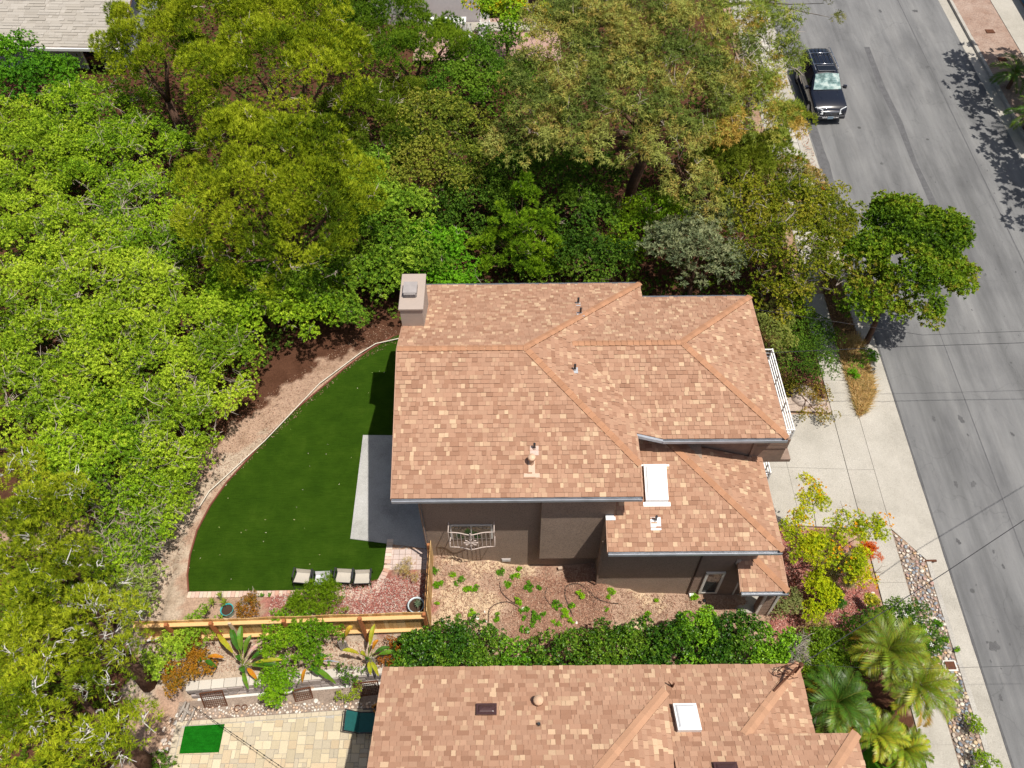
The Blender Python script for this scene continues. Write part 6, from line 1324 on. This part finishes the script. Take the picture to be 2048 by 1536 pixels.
HN = ['first hedge shrub, at the foot of the fence corner', 'second hedge shrub from the fence corner', 'third hedge shrub, left of the light weed gap', 'low hedge shrub filling the gap by the weeds', 'hedge shrub right of the weed gap', 'hedge shrub below the black hoses', 'hedge shrub level with the roof step behind it', 'hedge shrub beside the bare sand patch', 'hedge shrub right of the bare sand patch', 'hedge shrub below the wing of the house', 'tallest bright topped hedge shrub, left of the porch', 'dark hedge shrub opposite the porch window', 'hedge shrub opposite the porch roof', 'last hedge shrub, yellowing at the top, before the bare twigs']
for i, (l, lb) in enumerate(zip(HL, HN)):
    l2 = (l[0]-.25, l[1]-.55, l[2]-.25, l[3]*.9, l[4]*.9); pc_ = HE if i not in (3, 10, 13) else [(.05, .14, .012), (.09, .21, .015), (.15, .29, .02)]
    tree('hedge_shrub', lb+' between the two houses', 'hedge', [l, l2], 'broad', pc_, rs=.24, sp=.085, leaf=(.085, .05), m_=6, seed=360+i, group='hedge shrubs between the two houses', gap=.25, mat='leaf_gloss', trunk_r=.03, zmin=-.5, var=.4)
tree('bare_shrub', 'pale bare twiggy shrub between the hedges at the roof corner', 'shrub', [(9.14,9.66,2,0.42,0.3), (8.94,9.37,1.9,0.32,0.23)], 'broad', [(.2, .2, .12), (.12, .14, .06)], rs=.2, sp=.3, leaf=(.05, .02), m_=3, seed=380, tw=90, twl=.4, twmat='bark_pale', twr=.008, gap=.9)
E2 = [('flat clipped light green hedge beside the roof corner', [(10.14,9.84,1.5,0.53,0.27), (10.76,9.67,1.5,0.59,0.3), (10.15,9.17,1.5,0.56,0.28), (11.04,9.24,1.3,0.43,0.21), (9.66,9.18,1.5,0.42,0.21)], [(.06, .13, .01), (.11, .19, .014), (.16, .25, .02)]),
 ('dark hedge along the upper edge of the palm bed', [(11.65,10.38,1.4,0.4,0.24), (12.4,10.63,1.4,0.44,0.26), (13.12,10.93,1.3,0.44,0.27)], HE),
 ('white flowered dark bush beside the cobble strip', [(13.53,10.71,1.4,0.48,0.29), (13.72,10.14,1.3,0.47,0.28), (13.66,9.58,1.2,0.43,0.26), (13.31,9.89,1.3,0.43,0.26)], HE)]
for i, (lb, lo, pc_) in enumerate(E2): tree('hedge', lb, 'hedge', [(a, b_, c-.1, q*1.2, q*.8) for a, b_, c, q, z_ in lo], 'broad', pc_, rs=.22, sp=.085, leaf=(.065, .034), m_=6, seed=385+i, gap=.15, dens=1.5, mat='leaf_gloss', trunk_r=.03)
hb = bpy.data.objects.get('hedge.002')
for u in ((13.34,10.41,1.85), (13.68,10.19,1.75), (13.33,9.83,1.75), (13.45,9.6,1.6), (13.77,9.77,1.6), (13.17,10.71,1.75)):
    mb = MB(); 
    for k in range(5): a = k*1.257; mb.add([u, (u[0]+.05*math.cos(a-.4), u[1]+.05*math.sin(a-.4), u[2]+.04), (u[0]+.085*math.cos(a), u[1]+.085*math.sin(a), u[2]+.03), (u[0]+.05*math.cos(a+.4), u[1]+.05*math.sin(a+.4), u[2]+.04)], [(0, 1, 2, 3)], (.8, .8, .78))
    mb.build('white_flower', M['leaf'], hb, color=True)
# --- palms: every frond a part
def palm(label, pos, z, n, L_, seed, cols, tr_h=.8, old=3):
    rr = random.Random(seed); base = (pos[0], pos[1], ground(pos[0], pos[1])); t_ = thing('palm', label, 'palm', base, 0, 'young palms beside the neighbour roof')
    mb = MB(); mb.tube([(base[0], base[1], base[2]-.1), (pos[0], pos[1], z)], [.13, .10], 9); mb.build('trunk', M['bark'], t_)
    for k in range(n):
        az_ = k*2.399+rr.uniform(-.2, .2); el_ = .25+1.05*(1-k/n)+rr.uniform(-.1, .1) if k < n-old else rr.uniform(-.1, .15); c = rr.choice(cols) if k < n-old else (.42, .26, .02)
        kk = rr.uniform(.75, 1.25); c = tuple(x*kk for x in c); l = L_*rr.uniform(.85, 1.1); p = Vector((pos[0], pos[1], z)); h = Vector((math.cos(az_), math.sin(az_), 0)); mb = MB(); pts = []; e = el_
        for s_ in range(13): pts.append(p.copy()); p = p+(h*math.cos(e)+Vector((0, 0, math.sin(e))))*l/12; e -= 1.7/12*(.4+1.2*s_/12)
        mb.tube(pts, [.012*(1-.8*i/12) for i in range(13)], 3, (.20, .22, .04))
        side = h.cross(Vector((0, 0, 1)))
        for i in range(1, 12):
            for q in range(3):
                pt = pts[i].lerp(pts[min(i+1, 12)], q/3); d = (pts[min(i+1, 12)]-pts[i]).normalized(); u_ = side.cross(d).normalized(); w_ = math.sin(math.pi*min(1, (i+q/3)/12.5))**.5*.34*rr.uniform(.8, 1.15)*L_
                for s_ in (-1, 1):
                    lf = (side*s_*.85+d*.75+Vector((0, 0, -.22))+u_*.25).normalized()*w_; wd = d*.02
                    mb.add([pt-wd, pt+lf*.5+Vector((0, 0, .01))-wd*.6, pt+lf+Vector((0, 0, -.05*w_)), pt+lf*.5+wd*1.2], [(0, 1, 2, 3)], tuple(x*rr.uniform(.8, 1.2) for x in c))
        mb.build('frond', M['leaf_gloss'], t_, color=True)
PC1 = [(.14, .20, .015), (.21, .27, .02), (.30, .33, .025)]; PC2 = [(.06, .13, .012), (.10, .19, .018), (.15, .24, .02)]
palm('highest yellow green palm in front of the white flowered bush', (11.87,9.25,2.6), 2.55, 24, 1.3, 1, PC1)
palm('dark green palm touching the stepped edge of the neighbour roof', (10.09,7.86,1.9), 1.85, 24, 1.25, 2, PC2, old=2)
palm('windswept palm leaning over the pavement', (12.65,8.25,2.2), 2.2, 24, 1.25, 3, PC1)
palm('small palm beside the tip of the neighbour roof', (11.32,7.05,1.3), 1.3, 18, .95, 4, PC1)
palm('lowest palm on the neighbour front lawn', (12.1,6.65,1.1), 1.1, 18, .85, 5, PC1, old=1)
palm('small dark palm on the far verge at the right edge', (28.37,41.62,3), 3.0, 18, 1.5, 6, PC2, old=0)
palm('second dark palm on the far verge lower down the right edge', (28.05,38.12,2.6), 2.6, 16, 1.4, 7, PC2, old=0)
# palm-bed litter, lawn shrubs by the kerb
for lb, l in (('small round shrub in the cobbles below the palms', (15.3,7.7,-0.2,0.27,0.19)), ('green shrub in the cobbles at the bottom edge', (15.15,6.59,-0.3,0.36,0.25))):
    tree('cobble_shrub', lb, 'shrub', [l], 'broad', [(.07, .15, .01), (.13, .22, .015), (.2, .28, .02)], rs=.14, sp=.07, leaf=(.07, .03), m_=6, seed=int(l[1]*50), trunk_r=.012, group='small shrubs in the cobble strip')
# --- lower left garden
tree('round_conifer', 'dense round green conifer bush rising behind the lounge chairs', 'conifer', [(-6.4,11.13,2.7,0.66,0.46), (-6.99,10.91,2.5,0.46,0.32), (-5.94,10.9,2.5,0.43,0.3), (-6.48,11.58,2.6,0.37,0.26), (-7.36,10.71,2.5,0.33,0.2)], 'needle', [(.05, .11, .008), (.09, .17, .01), (.14, .235, .014)], rs=.24, sp=.07, leaf=(.11, .012), m_=10, seed=401, mat='needle', trunk_r=.05, up=.5)
gp = [('brown leaved shrub in the red mulch above the fence', [(-8.78,10.98,2.3,0.37,0.18)], [(.14, .06, .015), (.22, .10, .02), (.11, .09, .02)], (.06, .03), .14, .075),
 ('leafy green creeper bush spilling over the middle of the fence', [(-7.47,9.92,2.9,0.54,0.27), (-6.59,9.92,2.9,0.54,0.27), (-7.01,9.66,2.6,0.64,0.32), (-5.99,9.81,2.6,0.42,0.21), (-7.84,9.53,2.4,0.38,0.19), (-6.32,9.44,2.3,0.45,0.22)], [(.05, .13, .008), (.09, .19, .01), (.15, .26, .014)], (.085, .038), .2, .10),
 ('trailing green creeper hanging down the block wall', [(-7.69,8.48,1.9,0.48,0.29), (-7.5,8.91,2,0.51,0.31), (-7.77,8.24,1.4,0.29,0.17)], [(.06, .15, .008), (.10, .22, .01), (.16, .28, .014)], (.09, .04), .2, .095),
 ('orange brown dry shrub at the left end of the block wall', [(-10.59,9.1,2,0.48,0.29), (-10.88,8.74,1.8,0.38,0.19), (-10.3,9.58,2,0.36,0.18), (-9.94,9.16,1.8,0.26,0.13)], [(.17, .08, .012), (.26, .13, .018), (.13, .10, .02)], (.055, .03), .18, .065),
 ('light green climbing shrub left of the block wall', [(-10.62,9.89,2.5,0.55,0.27), (-11.04,9.53,2.4,0.48,0.24), (-9.89,10.09,2.4,0.39,0.2), (-11.44,9.08,2.3,0.48,0.24), (-10.11,10.31,2.9,0.32,0.16)], [(.10, .19, .02), (.16, .27, .03), (.24, .33, .05)], (.11, .045), .2, .13),
 ('rusty leaved shrub at the corner of the neighbour roof', [(-3.96,9.61,2,0.33,0.16), (-4.02,9.24,1.9,0.39,0.19), (-3.58,9.81,1.9,0.26,0.13)], [(.17, .06, .012), (.24, .10, .02)], (.055, .03), .15, .075),
 ('small leafy shrub at the fence corner post', [(-3.33,9.98,2.1,0.26,0.16), (-3.6,9.85,1.8,0.26,0.16)], HE, (.06, .035), .14, .09),
 ('thin dark green vine on the right part of the block wall', [(-5.47,9.04,1.8,0.26,0.13), (-5,9.2,1.8,0.23,0.11), (-5.31,8.79,1.6,0.16,0.13)], HE, (.07, .04), .12, .11),
 ('yellow green shrub at the foot of the trellis near the roof', [(-5.53,8.55,1.1,0.26,0.13), (-5.21,8.63,1.1,0.23,0.11)], [(.12, .18, .02), (.2, .26, .03)], (.055, .03), .12, .075),
 ('dark shrub at the bottom edge beside the beige patio', [(-10.88,6.43,1,0.4,0.2)], DK, (.10, .03), .16, .1),
 ('dried domed plant in the red mulch near the fence return', [(-3.63,12.22,2.3,0.31,0.22)], [(.26, .2, .12), (.34, .27, .17), (.22, .22, .05)], (.10, .008), .16, .06)]
for i, (lb, lo, pc_, lf, rs_, sp_) in enumerate(gp): tree('garden_bush', lb, 'shrub', lo, 'broad', pc_, rs=rs_, sp=sp_, leaf=lf, m_=7, seed=410+i, gap=.28, trunk_r=.02, tw=14, twl=.25, twr=.005)
def spiky(label, u, n, L_, cols, w_=.035, z=None, name='succulent', parent=None):
    t_ = thing(name, label, 'succulent', u); mbs = 0
    for k in range(n):
        a = k*2.399; e = rng.uniform(.35, 1.2); h = Vector((math.cos(a), math.sin(a), 0)); d = h*math.cos(e)+Vector((0, 0, math.sin(e))); s_ = h.cross(Vector((0, 0, 1)))*w_/2; b_ = Vector(u); l = L_*rng.uniform(.7, 1.1); mb = MB()
        tip = b_+d*l-Vector((0, 0, .05*l)); mid = b_+d*l*.5; mb.add([b_-s_, b_+s_, mid+s_*.9, tip, mid-s_*.9, mid+Vector((0, 0, -.012))], [(0, 1, 2, 5), (5, 2, 3), (0, 5, 4), (5, 3, 4)], jit(rng.choice(cols), .15)); mb.build('leaf', M['leaf_gloss'], t_, color=True)
YG = [(.20, .27, .03), (.28, .33, .04), (.14, .22, .03)]
spiky('spiky yellow green agave beside the turquoise pot', (-10.05,11.14,2.35), 16, .26, YG); spiky('leggy yellow green agave near the left end of the fence', (-10.21,10.87,2.3), 14, .24, YG); spiky('agave growing in the turquoise pot', (-9.6,11.09,2.45), 18, .28, YG); spiky('topmost small agave behind the turquoise pot', (-9.84,11.38,2.4), 14, .22, YG)
spiky('grey green aloe in the ceramic pot', (-3.18,10.99,2.42), 22, .22, [(.14, .2, .12), (.2, .26, .17)], .03)
spiky('small green aloe left of the round conifer, nearest the bricks', (-8.51,11.47,2.1), 10, .16, [(.10, .24, .02)]); spiky('second small green aloe beside the bricks', (-8.26,11.5,2.1), 9, .14, [(.12, .26, .02)])
# bird of paradise: each big leaf a part
def bird(label, base, leaves, seed):
    rr = random.Random(seed); t_ = thing('bird_of_paradise', label, 'bird of paradise', base)
    mb = MB(); 
    for k in range(5): mb.tube([(base[0]+.05*k-.1, base[1], base[2]-.1), (base[0]+.06*k-.12, base[1]+rr.uniform(-.05, .05), base[2]+.7)], [.05, .035], 6)
    mb.build('stem', M['bark_pale'], t_)
    for (tip, c, wd) in leaves:
        tip = Vector(tip); b_ = Vector((base[0]+rr.uniform(-.05, .05), base[1]+rr.uniform(-.05, .05), base[2]+.65)); st_ = b_.lerp(tip, .35)+Vector((0, 0, .15)); mb = MB(); mb.tube([b_, b_.lerp(st_, .5)+Vector((0, 0, .05)), st_], .012, 4, (.25, .3, .05))
        d = (tip-st_); l = d.length; d.normalize(); s_ = d.cross(Vector((0, 0, 1))).normalized()*wd/2; n = 8; vs_ = []
        for i in range(n+1):
            a = i/n; w2 = math.sin(math.pi*min(1, a*.93+.05))**.6; c0 = st_+d*l*a+Vector((0, 0, .10*math.sin(a*math.pi))); vs_ += [c0-s_*w2*(.9+.2*rr.random())+Vector((0, 0, .045*w2)), c0, c0+s_*w2*(.9+.2*rr.random())+Vector((0, 0, .045*w2))]
        fs = []; 
        for i in range(n): fs += [(3*i, 3*i+1, 3*i+4, 3*i+3), (3*i+1, 3*i+2, 3*i+5, 3*i+4)]
        mb.add(vs_, fs, [tuple(min(.9, x*rr.uniform(.85, 1.15)) for x in c) for _ in fs]); mb.build('leaf', M['leaf_gloss'], t_, color=True)
G1, G2, YL, OR, PL_ = (.05, .15, .012), (.12, .24, .02), (.38, .38, .03), (.55, .24, .02), (.55, .42, .33)
bird('large bird of paradise with torn green leaves right of the fence prop', (-8.71,9.13,1.39), [((-9.56,9.96,2.6), YL, .16), ((-9.09,10.09,2.8), G1, .2), ((-8.74,10.13,2.9), G2, .2), ((-8.39,9.84,2.8), G2, .17), ((-7.4,9.21,2.3), YL, .14), ((-7.57,9.08,2.2), G1, .18), ((-7.82,9.04,2.1), G2, .16), ((-8.56,8.82,2.3), G1, .18), ((-8.21,8.72,1.9), OR, .14), ((-8.44,8.43,1.9), G2, .14), ((-8.09,9.71,2.5), PL_, .12), ((-8.84,9.35,2.4), G1, .14), ((-7.86,9.5,2.4), G1, .16)], 1)
bird('bird of paradise with drooping yellow tips above the block wall', (-6.62,9.19,1.4), [((-7.18,9.29,2.3), G2, .15), ((-5.98,9.32,2.3), G1, .18), ((-5.98,9.2,2.2), OR, .12), ((-6.81,8.69,1.7), OR, .12), ((-6.24,8.82,2), G1, .18), ((-5.91,8.73,1.8), G2, .16), ((-5.75,8.67,1.6), G2, .13), ((-6.88,9.08,2.2), PL_, .14), ((-5.58,9.15,2.2), (.45, .47, .6), .05), ((-6.63,9.49,2.4), G1, .16)], 2)
bird('yellowing bird of paradise nearest the neighbour roof', (-4.68,9.35,1.36), [((-4.48,10.17,2.8), YL, .15), ((-4.35,9.72,2.6), OR, .13), ((-5.46,9.4,2.6), YL, .14), ((-4.91,9.35,2.5), YL, .12), ((-3.75,9.42,2.3), G2, .15), ((-4,9.58,2.3), G1, .14), ((-4.58,8.81,2), YL, .14), ((-4.35,8.81,1.9), YL, .13), ((-4.71,9.22,2.2), G1, .15)], 3)
bird('young bird of paradise with a single orange leaf at the left', (-10.09,9.3,1.41), [((-9.33,9.34,2.2), OR, .13), ((-10.03,9.27,2.1), G1, .14), ((-9.61,9.13,1.9), G1, .14), ((-10.13,9.21,1.9), G1, .12)], 4)
bird('lone yellow leaf plant showing against the fence right of the creeper', (-5.64,9.86,1.37), [((-5.19,10.11,2.8), (.6, .42, .05), .18), ((-5.54,9.9,2.5), YL, .12)], 5)
# --- weeds in the side yard
wd = [((-2.74,12.33,2.16),7,'small weed by the fence at the house corner'),((-2.6,11.89,2),9,'weed clump nearest the fence return'),((-2.06,12.2,2.04),6,'small weed beside the lying timber'),((-1.91,11.95,1.97),9,'weed right of the lying timber'),((-1.59,11.75,1.89),8,'weed cushion left of the foundation vent'),((-1.26,11.78,1.8),8,'weed cushion just below the foundation vent'),
 ((-0.48,12.44,1.69),8,'sparse weed under the bay edge'),((0.24,12.64,1.46),9,'upright dark weed at the shadow of the bay'),((-0.13,12.17,1.53),12,'dense weed patch below the bay'),((0.57,11.96,1.48),16,'long bright weed patch below the bay'),((-1.44,10.98,1.7),10,'weed column between the hoses'),((-0.58,10.85,1.5),12,'weed clump inside the hose loop'),
 ((0.37,10.88,1.5),34,'largest bright weed patch in front of the hedge'),((0.12,11.41,1.5),14,'weed patch at the hose junction'),((1.6,10.9,1.42),26,'second largest weed patch right of the white stone'),((1.45,11.33,1.47),12,'tapering weed patch above the second patch'),((2.31,11.62,1.61),7,'round weed inside the right hose arch'),((3.28,11.64,1.62),9,'weed on the sand near the wing wall'),((1.94,11.25,1.43),6,'small weed on the right hose'),
 ((3.14,11.12,1.5),5,'tiny weed on the bare sand'),((5,11.68,0.92),7,'weed below the wing wall'),((5.78,11.18,0.86),11,'weed at the hedge near the porch'),((6.34,11.78,0.85),9,'bright weed under the porch window'),((4.6,11.08,0.91),9,'thin weed before the tall hedge shrub'),((-1.94,10.66,1.64),13,'yellow green weed beside the hedge start'),((-2.58,11.18,1.96),5,'tiny weed by the fence foot'),
 ((15.26,10.64,-0.27),9,'weed tuft below the rusty utility box'),((15.21,11.26,-0.22),8,'weed tuft beside the white rock'),((15.57,10.28,-0.29),6,'little weed among the lower cobbles')]
for i, (u, r_, lb) in enumerate(wd):
    R2 = r_/78.; z = u[2]; n = max(1, int(r_/2.6)); lo = [(u[0]+(rng.gauss(0, .55)*R2 if n > 1 else 0), u[1]+(rng.gauss(0, .6)*R2 if n > 1 else 0), z+.03, min(R2, rng.uniform(.03, .09)), min(.10, R2)) for _ in range(n)]
    tree('weed', lb, 'plant', lo, 'broad', [(.07, .19, .01), (.13, .28, .012), (.20, .36, .02)] if i % 3 else [(.05, .15, .012), (.10, .23, .02)], base=(u[0], u[1], z), rs=.04, sp=.045, leaf=(.05, .03), m_=5, seed=450+i, trunk_r=.006, group='weeds in the bare ground', up=1.0, gap=.3)
# trees across the road (beyond the right edge) that shade the verge
tree('shade_tree', 'tree beyond the far verge whose shadow falls on the road', 'tree', [(29.6, 31.0, 7.2, 2.3, 1.3), (29.6, 34.2, 7.6, 2.3, 1.4), (29.7, 37.4, 7.6, 2.3, 1.3), (29.5, 27.5, 7.0, 2.2, 1.3), (29.4, 40.4, 7.4, 2.2, 1.1), (29.4, 43.0, 7.0, 1.9, 1.1), (32.3, 36, 8.4, 2.2, 1.3), (32.3, 40.5, 8.0, 2.2, 1.3)], 'broad', DK, base=(32.0, 34.5, 1.6), rs=.6, sp=.34, leaf=(.30, .17), m_=6, seed=500, trunk_r=.2, gap=.3)
print('foliage triangles', TR[0])

# low undergrowth that covers the ground of the little wood
def undergrowth(poly, n, h, cols, seed, name='undergrowth'):
    rr = np.random.default_rng(seed); xs = [p[0] for p in poly]; ys = [p[1] for p in poly]; x = rr.uniform(min(xs), max(xs), n*2); y = rr.uniform(min(ys), max(ys), n*2)
    m_ = np.array([inside((a, b_), poly) for a, b_ in zip(x, y)]); x, y = x[m_][:n], y[m_][:n]; g = np.array([ground(a, b_) for a, b_ in zip(x, y)])
    P = np.stack([x, y, g+h*(.25+.75*np.clip(.5+.5*nz3(np.stack([x, y, x*0], 1), seed, 1.1), 0, 1))*rr.uniform(.7, 1.05, len(x))], 1); D = unit(rr.normal(0, .5, P.shape)+np.array([0, 0, 1.]))
    V, F = rosettes(P, D, 6, .15, .085, rr, .6, tri=True); npmesh(name, V, F, colors(P, cols, rr, .25, .4, seed, 6), M['leaf'], kind='stuff'); print('ug', len(F))
undergrowth([(-22, 17), (-14, 17), (-11.5, 19.5), (-8.5, 23.0), (-3.2, 24.0), (9, 22.8), (12.8, 26), (12.8, 46), (4, 46), (3.5, 43), (-6, 43), (-6.5, 56), (-20.5, 56), (-20.5, 42.5), (-26, 41), (-26, 17)], 24000, 1.2, [(.03, .06, .01), (.05, .10, .014), (.09, .14, .02)], 600)
undergrowth([(-18, 4), (-13, 4), (-13.2, 9), (-14.5, 13), (-18, 16)], 2500, .8, [(.05, .09, .01), (.09, .14, .015)], 601)
